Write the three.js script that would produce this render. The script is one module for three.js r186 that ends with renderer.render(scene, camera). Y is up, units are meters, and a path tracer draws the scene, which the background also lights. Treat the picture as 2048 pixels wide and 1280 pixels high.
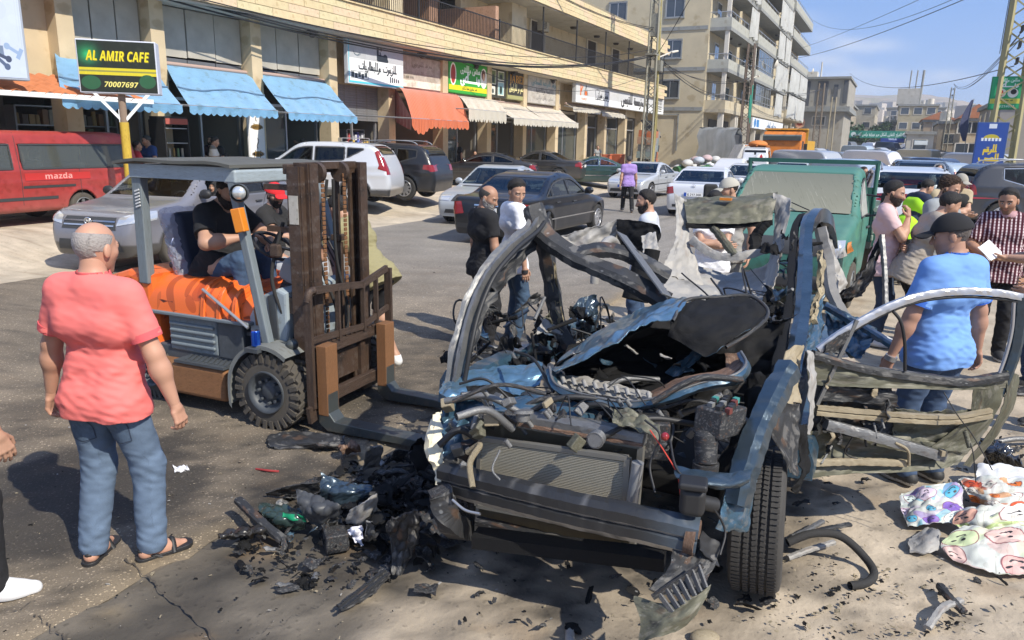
import*as THREE from 'three';
import{RoundedBoxGeometry}from 'three/addons/geometries/RoundedBoxGeometry.js';
import{mergeGeometries,toCreasedNormals}from 'three/addons/utils/BufferGeometryUtils.js';
import{createNoise3D,createNoise4D}from 'simplex-noise';
// ---------- camera, sky, sun, exposure ----------
const scene=new THREE.Scene();
const camera=new THREE.PerspectiveCamera(46.22,1.6,0.1,6000);
camera.rotation.order='YXZ';
camera.position.set(0,2.1,0);
camera.rotation.set(-13.4*Math.PI/180,0,0.02);
camera.updateMatrixWorld(true);
const SUN=new THREE.Vector3(0.62,0.84,0.62).normalize();
const renderer=new THREE.WebGLRenderer({antialias:true});
renderer.toneMapping=THREE.LinearToneMapping;
renderer.toneMappingExposure=1.2;
renderer.shadowMap.enabled=true;
const sun=new THREE.DirectionalLight(new THREE.Color(1,0.935,0.82),5);
sun.position.copy(SUN).multiplyScalar(80).add(new THREE.Vector3(5,0,-30));
sun.target.position.set(5,0,-30);
sun.name='sun';
sun.castShadow=true;
Object.assign(sun.shadow.camera,{left:-70,right:70,top:70,bottom:-70,near:1,far:220});
sun.shadow.mapSize.set(4096,4096);
scene.add(sun,sun.target);
// ---------- random numbers, noise ----------
let seed=7;
function rnd(a=1,b){seed=(seed+0x6d2b79f5)|0;let t=Math.imul(seed^(seed>>>15),1|seed);t=(t+Math.imul(t^(t>>>7),61|t))^t;const r=((t^(t>>>14))>>>0)/4294967296;return b===undefined?r*a:a+r*(b-a);}
const reseed=(s)=>{seed=s|0;};
const noise=createNoise3D(()=>rnd()),noise4=createNoise4D(()=>rnd());
const fbm=(x,y,z,o=4)=>{let s=0,a=0.5,f=1;for(let i=0;i<o;i++){s+=a*noise(x*f,y*f,z*f);a*=0.5;f*=2.03;}return s;};
const clamp=(x,a=0,b=1)=>Math.min(b,Math.max(a,x));
const smooth=(a,b,x)=>{const t=clamp((x-a)/(b-a));return t*t*(3-2*t);};
const lerp=(a,b,t)=>a+(b-a)*t;
const R=(d)=>d*Math.PI/180;
const V3=(x,y,z)=>new THREE.Vector3(x,y,z);
{
const w=1024,h=512,d=new Float32Array(w*h*4);
for(let j=0;j<h;j++)for(let i=0;i<w;i++){
const el=(j+0.5)/h*Math.PI-Math.PI/2,az=(i+0.5)/w*2*Math.PI-Math.PI;
const x=Math.cos(el)*Math.cos(az),y=Math.sin(el),z=Math.cos(el)*Math.sin(az);
const e=Math.max(0,y),t=Math.pow(1-e,3.2),t2=Math.pow(1-e,12);
let r=lerp(0.09,0.25,t),g=lerp(0.24,0.46,t),b=lerp(0.64,0.87,t);
r=lerp(r,0.55,t2*0.75);g=lerp(g,0.69,t2*0.75);b=lerp(b,0.9,t2*0.75);
const glow=Math.pow(Math.max(0,x*SUN.x+y*SUN.y+z*SUN.z),24)*0.5;
const k=0.1+Math.max(0.02,y);
const c=smooth(0.12,0.55,fbm(x/k*0.55+3.1,z/k*0.8,1.7,5)+0.12)*smooth(0.0,0.1,y)*0.5;
r=lerp(r,0.9,c)+glow;g=lerp(g,0.9,c)+glow;b=lerp(b,0.94,c)+glow*0.9;
if(y<0){const q=smooth(0,-0.12,y);r=lerp(r,0.26,q);g=lerp(g,0.24,q);b=lerp(b,0.21,q);}
const o=(j*w+i)*4;d[o]=r;d[o+1]=g;d[o+2]=b;d[o+3]=1;
}
const t=new THREE.DataTexture(d,w,h,THREE.RGBAFormat,THREE.FloatType);
t.mapping=THREE.EquirectangularReflectionMapping;t.magFilter=t.minFilter=THREE.LinearFilter;t.needsUpdate=true;
scene.background=t;scene.environment=t;
}
scene.fog=new THREE.FogExp2(new THREE.Color(0.72,0.78,0.86),0.0006);
// ---------- frames: u along the street, v to its left ----------
const AZ=26.4*Math.PI/180;
const SU=V3(Math.sin(AZ),0,-Math.cos(AZ)),NV=V3(-Math.cos(AZ),0,-Math.sin(AZ));
const YAW=Math.atan2(-SU.z,SU.x);
const uv3=(u,v,y=0)=>SU.clone().multiplyScalar(u).addScaledVector(NV,v).setY(y);
const toUV=(p)=>[p.dot(SU),p.dot(NV)];
function ray(px,py){
const d=V3((px-1024)/1500,-(py-640)/1500,-1);return d.applyQuaternion(camera.quaternion);
}
const at=(px,py,d)=>ray(px,py).multiplyScalar(d).add(camera.position);
const gnd=(px,py,h=0)=>{const d=ray(px,py);return d.multiplyScalar((h-2.1)/d.y).add(camera.position);};
// ---------- ground height: flat by the camera, a raised forecourt on the left, a rise far down the street ----------
function gh(u,v){
let h=smooth(11.8,14.4,v)*smooth(3.5,8,u)*0.32;
if(u>45){const t=u-45;h+=t<95?0.00013*t*t:0.00013*95*95+(t-95)*0.02*Math.exp(-(t-95)/400);}
return h;
}
const ghP=(p)=>{const[u,v]=toUV(p);return gh(u,v);};
// ---------- naming ----------
const used=new Map();
function numbered(name){const n=used.get(name)||0;used.set(name,n+1);return n?name+'_'+String(n).padStart(3,'0'):name;}
function tag(o,label,category,group){o.userData.label=label;o.userData.category=category;if(group)o.userData.group=group;return o;}
function thing(name,label,category,pos,turn=0,group){
const o=new THREE.Group();o.name=numbered(name);scene.add(o);
if(pos)o.position.copy(pos);o.rotation.y=turn;return tag(o,label,category,group);
}
function mesh(name,geo,mat,parent,kind){
if(Array.isArray(geo))geo=merge(geo);
const m=new THREE.Mesh(geo,mat);m.name=parent?name:numbered(name);m.castShadow=m.receiveShadow=true;
(parent||scene).add(m);if(kind)m.userData.kind=kind;return m;
}
const solo=(name,geo,mat,label,category,group)=>tag(mesh(name,geo,mat),label,category,group);
function plain(g){
if(g.index===null){const n=g.attributes.position.count,ix=new Uint32Array(n);for(let i=0;i<n;i++)ix[i]=i;g.setIndex(new THREE.BufferAttribute(ix,1));}
for(const k of Object.keys(g.attributes))if(!['position','normal','uv','color'].includes(k))g.deleteAttribute(k);
if(!g.attributes.normal)g.computeVertexNormals();
if(!g.attributes.uv)g.setAttribute('uv',new THREE.BufferAttribute(new Float32Array(g.attributes.position.count*2),2));
return g;
}
function merge(list){
list=list.flat(9).map(plain);
const anyC=list.some((g)=>g.attributes.color);
if(anyC)for(const g of list)if(!g.attributes.color)g.setAttribute('color',new THREE.BufferAttribute(new Float32Array(g.attributes.position.count*3).fill(1),3));
return list.length===1?list[0]:mergeGeometries(list,false);
}
// ---------- shapes ----------
const P=(a)=>a.isVector3?a:V3(a[0],a[1],a[2]);
function box(x,y,z,w,h,d,ry=0,rx=0,rz=0,r=0){
const g=r?new RoundedBoxGeometry(w,h,d,2,Math.min(r,w/2.01,h/2.01,d/2.01)):new THREE.BoxGeometry(w,h,d);
if(!r){const p=g.attributes.position,n=g.attributes.normal,t=g.attributes.uv;for(let i=0;i<p.count;i++){const a=Math.abs(n.getX(i))>0.5?[p.getZ(i),p.getY(i)]:Math.abs(n.getY(i))>0.5?[p.getX(i),p.getZ(i)]:[p.getX(i),p.getY(i)];t.setXY(i,a[0],a[1]);}}
if(rx)g.rotateX(rx);if(rz)g.rotateZ(rz);if(ry)g.rotateY(ry);return g.translate(x,y,z);
}
function beam(a,b,w,d,up=V3(0,1,0),r=0){
a=P(a);b=P(b);const dir=b.clone().sub(a),L=dir.length();dir.divideScalar(L);
const g=r?new RoundedBoxGeometry(w,d,L,1,r):new THREE.BoxGeometry(w,d,L);
let x=up.clone().cross(dir);if(x.lengthSq()<1e-6)x=V3(1,0,0).cross(dir);x.normalize();const y=dir.clone().cross(x);
return g.applyMatrix4(new THREE.Matrix4().makeBasis(x,y,dir).setPosition(a.clone().add(b).multiplyScalar(0.5)));
}
function cyl(a,b,r,r2=r,seg=12){
a=P(a);b=P(b);const dir=b.clone().sub(a),L=dir.length();
const g=new THREE.CylinderGeometry(r2,r,L,seg);
return g.applyQuaternion(new THREE.Quaternion().setFromUnitVectors(V3(0,1,0),dir.normalize())).translate((a.x+b.x)/2,(a.y+b.y)/2,(a.z+b.z)/2);
}
function tube(pts,r,seg=24,rs=6,closed=false){return new THREE.TubeGeometry(new THREE.CatmullRomCurve3(pts.map((p)=>P(p).clone()),closed,'centripetal'),seg,r,rs,closed);}
function sphere(x,y,z,r,sx=1,sy=1,sz=1,n=14){return new THREE.SphereGeometry(r,n,Math.ceil(n*0.7)).scale(sx,sy,sz).translate(x,y,z);}
function extrude(pts,depth,bevel=0,curve=6){
const s=pts.isShape||pts.isPath?pts:new THREE.Shape(pts.map((p)=>new THREE.Vector2(p[0],p[1])));
return new THREE.ExtrudeGeometry(s,{depth:depth-2*bevel,bevelEnabled:bevel>0,bevelSize:bevel,bevelThickness:bevel,bevelSegments:2,curveSegments:curve}).translate(0,0,-depth/2+bevel);
}
function quadStrip(rows,uvs){
const m=rows.length,n=rows[0].length,p=new Float32Array(m*n*3),t=new Float32Array(m*n*2),ix=[];
for(let i=0;i<m;i++)for(let j=0;j<n;j++){
const q=rows[i][j],o=i*n+j;p.set([q.x,q.y,q.z],o*3);const w=uvs?uvs(i/(m-1),j/(n-1),q):[j/(n-1),i/(m-1)];t.set(w,o*2);
if(i<m-1&&j<n-1)ix.push(o,o+1,o+n,o+1,o+n+1,o+n);
}
const g=new THREE.BufferGeometry();g.setAttribute('position',new THREE.BufferAttribute(p,3));g.setAttribute('uv',new THREE.BufferAttribute(t,2));g.setIndex(ix);g.computeVertexNormals();return g;
}
const paint=(g,f)=>{const p=g.attributes.position,n=g.attributes.normal,c=new Float32Array(p.count*3);for(let i=0;i<p.count;i++)c.set(f(p.getX(i),p.getY(i),p.getZ(i),n.getX(i),n.getY(i),n.getZ(i)),i*3);g.setAttribute('color',new THREE.BufferAttribute(c,3));return g;};
// ---------- surfaces of distance fields (surface nets) ----------
function nets(f,lo,hi,h,lip=1.25){
const B=5,nx=Math.ceil((hi[0]-lo[0])/h/B)*B,ny=Math.ceil((hi[1]-lo[1])/h/B)*B,nz=Math.ceil((hi[2]-lo[2])/h/B)*B;
const X=nx+1,Y=ny+1,XY=X*Y,val=new Float32Array(XY*(nz+1)).fill(1e9);
const rad=B*h*0.8661*lip,act=[];
for(let k=0;k<nz;k+=B)for(let j=0;j<ny;j+=B)for(let i=0;i<nx;i+=B)
if(Math.abs(f(lo[0]+(i+B/2)*h,lo[1]+(j+B/2)*h,lo[2]+(k+B/2)*h))<rad)act.push(i,j,k);
const get=(i,j,k)=>{const o=i+j*X+k*XY;let v=val[o];if(v>9e8)v=val[o]=f(lo[0]+i*h,lo[1]+j*h,lo[2]+k*h);return v;};
const vid=new Map(),pos=[],c=new Float32Array(8);
for(let a=0;a<act.length;a+=3)for(let k=act[a+2];k<act[a+2]+B;k++)for(let j=act[a+1];j<act[a+1]+B;j++)for(let i=act[a];i<act[a]+B;i++){
let m=0;for(let q=0;q<8;q++){c[q]=get(i+(q&1),j+((q>>1)&1),k+(q>>2));if(c[q]<0)m|=1<<q;}
if(m===0||m===255)continue;
let sx=0,sy=0,sz=0,n=0;
for(let q=0;q<8;q++)for(let e=0;e<3;e++){const b=q|(1<<e);if(b===q)continue;const p=c[q],r=c[b];if((p<0)===(r<0))continue;const t=p/(p-r);sx+=(q&1)+(e===0?t:0);sy+=((q>>1)&1)+(e===1?t:0);sz+=(q>>2)+(e===2?t:0);n++;}
vid.set(i+j*X+k*XY,pos.length/3);pos.push(lo[0]+(i+sx/n)*h,lo[1]+(j+sy/n)*h,lo[2]+(k+sz/n)*h);
}
const ix=[],D=[1,X,XY];
const quad=(a,b,c2,d,flip)=>{a=vid.get(a);b=vid.get(b);c2=vid.get(c2);d=vid.get(d);if(a===undefined||b===undefined||c2===undefined||d===undefined)return;flip?ix.push(a,c2,b,a,d,c2):ix.push(a,b,c2,a,c2,d);};
for(const[o]of vid){
const k=Math.floor(o/XY),j=Math.floor((o-k*XY)/X),i=o-k*XY-j*X,v0=get(i,j,k)<0;
for(let e=0;e<3;e++){
const v1=get(i+(e===0),j+(e===1),k+(e===2))<0;if(v0===v1)continue;
const p=D[(e+1)%3],q=D[(e+2)%3];quad(o-p-q,o-q,o,o-p,!v0);
}
}
const P3=new Float32Array(pos),N3=new Float32Array(pos.length),e=h*0.4;
for(let i=0;i<P3.length;i+=3){
const x=P3[i],y=P3[i+1],z=P3[i+2];
let a=f(x+e,y,z)-f(x-e,y,z),b=f(x,y+e,z)-f(x,y-e,z),d=f(x,y,z+e)-f(x,y,z-e);const l=Math.hypot(a,b,d)||1;
N3[i]=a/l;N3[i+1]=b/l;N3[i+2]=d/l;
}
const g=new THREE.BufferGeometry();g.setAttribute('position',new THREE.BufferAttribute(P3,3));g.setAttribute('normal',new THREE.BufferAttribute(N3,3));g.setIndex(new THREE.BufferAttribute(new Uint32Array(ix),1));
const t=new Float32Array(P3.length/3*2);for(let i=0;i<t.length/2;i++){t[2*i]=(Math.abs(N3[3*i])>0.7?P3[3*i+2]:P3[3*i]);t[2*i+1]=P3[3*i+1];}
g.setAttribute('uv',new THREE.BufferAttribute(t,2));return g;
}
const smin=(a,b,k)=>{const h=Math.max(k-Math.abs(a-b),0);return Math.min(a,b)-h*h/(4*k);};
const smax=(a,b,k)=>-smin(-a,-b,k);
function cap(ax,ay,az,bx,by,bz,r1,r2){
const dx=bx-ax,dy=by-ay,dz=bz-az,L=dx*dx+dy*dy+dz*dz||1e-9;
return(x,y,z)=>{const px=x-ax,py=y-ay,pz=z-az,t=Math.min(1,Math.max(0,(px*dx+py*dy+pz*dz)/L));return Math.hypot(px-dx*t,py-dy*t,pz-dz*t)-(r1+(r2-r1)*t);};
}
function poly2(pts){
const n=pts.length,q=new Float64Array(n*2);pts.forEach((p,i)=>{q[2*i]=p[0];q[2*i+1]=p[1];});
return(x,y)=>{
let d=1e9,s=1;
for(let i=0,j=n-1;i<n;j=i++){
const ix=q[2*i],iy=q[2*i+1],ex=q[2*j]-ix,ey=q[2*j+1]-iy,wx=x-ix,wy=y-iy;
const t=Math.min(1,Math.max(0,(wx*ex+wy*ey)/(ex*ex+ey*ey||1e-9))),bx=wx-ex*t,by=wy-ey*t;d=Math.min(d,bx*bx+by*by);
const c1=y>=iy,c2=y<q[2*j+1],c3=ex*wy>ey*wx;if((c1&&c2&&c3)||(!c1&&!c2&&!c3))s=-s;
}
return s*Math.sqrt(d);
};
}
const spline2=(pts,n,closed=false)=>new THREE.CatmullRomCurve3(pts.map((p)=>V3(p[0],p[1],0)),closed,'centripetal').getPoints(n).map((p)=>[p.x,p.y]);
// ---------- textures and materials ----------
function canvas(w,h,draw,opt={}){
const c=document.createElement('canvas');c.width=w;c.height=h;draw(c.getContext('2d'),w,h);
const t=new THREE.CanvasTexture(c);if(!opt.data)t.colorSpace=THREE.SRGBColorSpace;t.wrapS=t.wrapT=THREE.RepeatWrapping;t.anisotropy=8;if(opt.rep)t.repeat.set(opt.rep[0],opt.rep[1]);return t;
}
function field(n,f,{data=false,rep=1}={}){
const d=new Uint8Array(n*n*4);
for(let j=0;j<n;j++)for(let i=0;i<n;i++){const c=f(i/n,j/n),o=(j*n+i)*4;d[o]=clamp(c[0])*255;d[o+1]=clamp(c[1])*255;d[o+2]=clamp(c[2])*255;d[o+3]=255;}
const t=new THREE.DataTexture(d,n,n);t.magFilter=THREE.LinearFilter;t.minFilter=THREE.LinearMipmapLinearFilter;t.wrapS=t.wrapT=THREE.RepeatWrapping;t.repeat.set(rep,rep);if(!data)t.colorSpace=THREE.NoColorSpace;t.needsUpdate=true;return t;
}
const TAU=Math.PI*2;
function pfbm(x,y,f,o,s=0){
let sum=0,a=0.5,r=f/TAU/2.2;const A=x*TAU,B=y*TAU,ca=Math.cos(A),sa=Math.sin(A),cb=Math.cos(B),sb2=Math.sin(B);
for(let i=0;i<o;i++){sum+=a*noise4(ca*r+s,sa*r+5*i,cb*r-s,sb2*r+3*i);a*=0.5;r*=2;}return sum;
}
const M={};
const std=(o)=>new THREE.MeshStandardMaterial({roughness:0.8,metalness:0,...o,color:o.color instanceof THREE.Color?o.color:Array.isArray(o.color)?new THREE.Color(...o.color):o.color??0xffffff});
const phys=(o)=>new THREE.MeshPhysicalMaterial({roughness:0.5,...o,color:Array.isArray(o.color)?new THREE.Color(...o.color):o.color??0xffffff});
const T={};
reseed(11);
T.grain=field(512,(x,y)=>{const v=0.5+0.55*pfbm(x,y,26,4)+rnd(-0.06,0.06);return[v,v,v];},{data:true});
T.cloud=field(512,(x,y)=>{const v=0.82+0.42*pfbm(x,y,5,6,3)+rnd(-0.02,0.02);return[v,v,v];});
T.dirt=field(512,(x,y)=>{const v=0.86+0.25*pfbm(x,y,7,5,9),s=smooth(0.1,0.4,pfbm(x,y,16,4,5));return[v*(1-s*0.18),v*(1-s*0.22),v*(1-s*0.28)];});
T.asphalt=(()=>{
const n=1024,d=new Float32Array(n*n).fill(0);
const hgt=new Float32Array(n*n);
for(let i=0;i<n*n;i++){const x=(i%n)/n,y=Math.floor(i/n)/n;d[i]=0.62+rnd(-0.12,0.12);hgt[i]=0.35+rnd(-0.1,0.1);if(i%1===0)d[i]+=0;}
for(let s=0;s<15000;s++){const r=1.1+rnd()*rnd()*4.2,cx=rnd(n),cy=rnd(n),v=rnd()<0.2?rnd(1.15,1.75):rnd(0.5,1.0),ex=rnd(0.6,1.5);for(let j=-6;j<=6;j++)for(let i=-6;i<=6;i++){if(i*i*ex+j*j/ex>r*r)continue;const o=((Math.floor(cy+j)+n)%n)*n+(Math.floor(cx+i)+n)%n;d[o]=v+rnd(-0.06,0.06);hgt[o]=0.55+0.1*r*0.3+(v-1)*0.2;}}
T.asphaltH=field(n,(x,y)=>{const v=hgt[Math.round(y*n)*n+Math.round(x*n)];return[v,v,v];},{data:true});
return field(n,(x,y)=>{const i=Math.round(y*n)*n+Math.round(x*n),v=d[i]*0.55;return[v*1.02,v,v*0.95];});
})();
T.concrete=field(1024,(x,y)=>{const big=pfbm(x,y,6,6,2)*0.3,f=rnd(-0.07,0.07),pit=smooth(0.25,0.5,pfbm(x,y,60,3,8))*0.25,sp=rnd()<0.012?-0.3:0;const v=0.72+big+f-pit+sp;return[v,v*0.965,v*0.91];});
T.concreteH=field(1024,(x,y)=>{const v=0.5+pfbm(x,y,60,4,8)*0.6+rnd(-0.06,0.06);return[v,v,v];},{data:true});
const burnt=(paint,keep,ashy)=>field(512,(x,y)=>{
const a=pfbm(x,y,5,6,1),b=pfbm(x,y,14,5,6),c=pfbm(x,y,40,3,4),f=rnd(-0.05,0.05);
const soot=smooth(-0.25,0.25,a+0.25*c-keep),ash=smooth(0.02,0.3,b+0.3*c)*ashy,rust=smooth(0.2,0.42,pfbm(x,y,9,5,12))*0.55,scr=smooth(0.42,0.5,pfbm(x,y,25,2,31))*0.6;
let col=[lerp(paint[0],0.035,soot),lerp(paint[1],0.036,soot),lerp(paint[2],0.038,soot)];
const mix=(q,k)=>{col=col.map((v,i)=>lerp(v,q[i],k));};
mix([0.30,0.285,0.26],ash);mix([0.16,0.085,0.045],rust*(0.3+0.5*soot));mix([0.42,0.43,0.43],scr*0.5);
return col.map((v)=>v*(1+f*2));
});
T.burnBlue=burnt([0.06,0.135,0.205],0.34,0.4);
T.burnBlack=burnt([0.045,0.05,0.06],-0.25,0.32);
T.burnGrey=burnt([0.24,0.235,0.225],0.42,0.6);
T.burnOlive=burnt([0.15,0.15,0.115],0.3,0.5);
T.rust=burnt([0.13,0.09,0.065],0.25,0.25);
T.machine=burnt([0.16,0.2,0.22],0.5,0.35);
T.fabric=field(256,(x,y)=>{const v=0.5+0.2*Math.sin(x*TAU*64)*Math.sin(y*TAU*64)+rnd(-0.15,0.15);return[v,v,v];},{data:true});
T.denim=field(512,(x,y)=>{const w=Math.sin((x+y)*TAU*80)*0.05,v=0.86+w+rnd(-0.09,0.09)+pfbm(x,y,8,4,20)*0.35;return[v,v,v];});
const rep=(t,x,y=x)=>{const c=t.clone();c.repeat.set(x,y);c.needsUpdate=true;return c;};
M.metal=(map,o={})=>std({map:rep(map,o.r??1.3),bumpMap:rep(T.grain,2),bumpScale:0.004,roughness:0.55,metalness:0.35,...((({r,...q})=>q)(o))});
M.black=std({color:[0.02,0.02,0.021],roughness:0.55});
M.rubber=std({color:[0.028,0.027,0.026],roughness:0.85,bumpMap:rep(T.grain,3),bumpScale:0.002});
M.dustRubber=std({color:[0.10,0.088,0.072],roughness:0.92,map:rep(T.cloud,2)});
M.trim=std({color:[0.045,0.046,0.048],roughness:0.6});
M.chrome=std({color:[0.7,0.7,0.7],roughness:0.16,metalness:1});
M.alloy=std({color:[0.5,0.5,0.51],roughness:0.35,metalness:0.75});
M.steelGrey=std({color:[0.22,0.23,0.235],roughness:0.5,metalness:0.4,map:rep(T.cloud,1.5)});
M.glass=phys({color:[0.62,0.68,0.66],roughness:0.03,transmission:1,thickness:0,side:THREE.DoubleSide});
M.tint=phys({color:[0.14,0.17,0.18],roughness:0.03,transmission:1,thickness:0,side:THREE.DoubleSide});
M.dustGlass=phys({color:[0.55,0.55,0.5],roughness:0.45,transmission:0.35,thickness:0,side:THREE.DoubleSide,map:rep(T.cloud,1)});
M.redLamp=phys({color:[0.26,0.01,0.008],roughness:0.15,clearcoat:1});
M.amber=phys({color:[0.75,0.24,0.02],roughness:0.2,clearcoat:0.6});
M.headlamp=phys({color:[0.6,0.62,0.64],roughness:0.1,metalness:0.5,clearcoat:1});
M.white=std({color:[0.78,0.78,0.76],roughness:0.6,map:rep(T.dirt,0.6)});
M.seat=std({color:[0.035,0.036,0.04],roughness:0.8});
M.dark=std({color:[0.013,0.013,0.014],roughness:0.9});
const paintMat=(c,o={})=>phys({color:c,roughness:0.42,metalness:0.25,clearcoat:0.85,clearcoatRoughness:0.12,vertexColors:true,...o});
// ---------- Arabic lettering, drawn with strokes: [advance, joined form, last form, dots above, dots below, joins on] in letter units, right to left ----------
const AB='M0,.35Q0,0 .2,0L.7,0Q.88,0 .88,.35',AT='M0,0L.15,0L.15,.4M.15,0L.32,0',AJ='M0,0L.2,0L.48,.36L.1,.42M.2,0L.52,0',AJF='M0,0L.1,0M.05,.4L.5,.42Q.05,.12 .12,-.2Q.3,-.5 .58,-.34',AS='M0,0L.08,.32M0,0L.28,0L.28,.32M.28,0L.5,0L.5,.34M.5,0L.64,0',ASF=AS+'Q.62,-.4 .88,-.4Q1.16,-.38 1.12,.15',AC='M0,0L.1,0Q.02,.42 .32,.42Q.6,.3 .1,0L.8,0M.64,0L.64,.3',AH='M0,0L.4,0M.22,0L.04,.3L.38,.32L.2,0',AF='M0,0L.42,0M.22,0Q0,.16 .14,.38Q.4,.36 .24,0';
const ARAB={'ا':['M0,0L.12,0L.12,1',.28],'ل':['M0,0L.16,0L.16,1M.16,0L.34,0',.34,'M.1,1L.1,0Q.12,-.4 .35,-.4Q.62,-.4 .58,.1',.7],'ب':[AT,.32,AB,1,0,1],'ت':[AT,.32,AB,1,2],'ث':[AT,.32,AB,1,3],'ن':[AT,.32,'M0,.25Q-.02,-.35 .3,-.35Q.62,-.35 .6,.2',.72,1],'ي':[AT,.32,'M0,.1Q.25,.38 .3,.05Q.05,-.35 .45,-.38Q.8,-.32 .74,.1',.85,0,2],'ئ':[AT,.32,AB,1,1],'ج':[AJ,.52,AJF,.65,0,1],'ح':[AJ,.52,AJF,.65],'خ':[AJ,.52,AJF,.65,1],'د':['M.1,.55Q.42,.25 .3,0L0,0',.45],'ذ':['M.1,.55Q.42,.25 .3,0L0,0',.45,,,1],'ر':['M.08,.25Q.1,-.28 .42,-.36',.4],'ز':['M.08,.25Q.1,-.28 .42,-.36',.4,,,1],'س':[AS,.64,ASF,1.25],'ش':[AS,.64,ASF,1.25,3],'ص':[AC,.8,AC,1],'ض':[AC,.8,AC,1,1],'ط':['M0,0L.1,0Q.02,.42 .32,.42Q.6,.3 .1,0L.62,0M.5,1L.5,0',.64],'ع':[AH,.42,'M.38,.5Q0,.52 .06,.25L.36,.2Q0,.05 .06,-.2Q.2,-.5 .5,-.35',.6],'غ':[AH,.42,AH,.5,1],'ف':[AF,.42,AF+'M.4,0L.9,0Q1.05,0 1.05,.3',1.15,1],'ق':[AF,.42,AF+'M.3,0Q.3,-.4 .6,-.4Q.9,-.4 .88,.1',1,2],'ك':['M0,0L.6,0M.05,1L.5,.52L.12,0',.6,'M.05,1L.05,0L.7,0L.72,.3',.85],'م':['M0,0L.42,0M.22,0Q.02,.1 .12,.28Q.34,.3 .26,0',.42,'M0,0L.3,0Q.05,.1 .14,.28Q.36,.3 .3,0L.34,-.45',.48],'ه':['M0,0L.5,0M.2,0Q0,.3 .22,.42Q.48,.25 .24,0M.2,0Q.2,-.3 .36,-.15L.3,0',.5,'M0,0L.14,0Q-.02,.36 .16,.42Q.42,.28 .14,0',.42],'ة':['M0,0L.14,0Q-.02,.36 .16,.42Q.42,.28 .14,0',.42,,,2],'و':['M.3,.05Q.02,.1 .1,.32Q.34,.38 .32,.05Q.3,-.3 0.62,-.38M0,0L.3,.04',.55],'ؤ':['M.3,.05Q.02,.1 .1,.32Q.34,.38 .32,.05Q.3,-.3 0.62,-.38',.55,,,1],'أ':['M0,0L.12,0L.12,.95M.02,1.2L.2,1.2',.28],'ى':[AT,.32,'M0,.1Q.25,.38 .3,.05Q.05,-.35 .45,-.38Q.8,-.32 .74,.1',.85],'ـ':['M0,0L.5,0',.5]};
function arabic(g,text,cx,cy,size,col,lw=0.16,maxW){
const list=[...text];let w=0;const lay=[];
list.forEach((ch,i)=>{
if(ch===' '){w+=0.4;return;}
const a=ARAB[ch];if(!a){w+=0.3;return;}
const last=i===list.length-1||list[i+1]===' '||!ARAB[list[i+1]],fin=last&&a[2];lay.push([a,fin?a[2]:a[0],w]);w+=fin?a[3]:a[1];
});
let sx=size;if(maxW&&w*sx>maxW)sx=maxW/w;
g.save();g.translate(cx+w*sx/2,cy);g.strokeStyle=g.fillStyle=col;g.lineCap='round';g.lineJoin='round';
for(const[a,d,x]of lay){
g.save();g.translate(-x*sx,0);g.scale(-sx,-size);g.lineWidth=lw*size/Math.max(sx,size);g.stroke(new Path2D(d));
const dot=(n,y)=>{for(let i=0;i<n;i++){g.beginPath();g.arc((a[1]||0.4)/2+(n>1?(i%2-0.5)*0.2:0),y+(i===2?0.16:0),0.09,0,TAU);g.fill();}};
if(a[4])dot(a[4],0.62);if(a[5])dot(a[5],-0.26);g.restore();
}
g.restore();
}
const latin=(g,s,x,y,size,col,font='bold',fam='sans-serif',maxW)=>{g.fillStyle=col;g.font=`${font} ${size}px ${fam}`;g.textAlign='center';g.textBaseline='middle';maxW?g.fillText(s,x,y,maxW):g.fillText(s,x,y);};
const worn=(g,w,h,k=0.12,n=260)=>{for(let i=0;i<n;i++){g.fillStyle=rnd()<0.5?`rgba(90,80,60,${rnd(k * 0.4)})`:`rgba(255,250,240,${rnd(k * 0.4)})`;const r=rnd(2,w/14);g.beginPath();g.ellipse(rnd(w),rnd(h),r,r*rnd(0.2,1),rnd(3),0,TAU);g.fill();}for(let i=0;i<30;i++){g.fillStyle=`rgba(70,60,45,${rnd(k)})`;g.fillRect(rnd(w),0,rnd(1,3),rnd(h));}};
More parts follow.
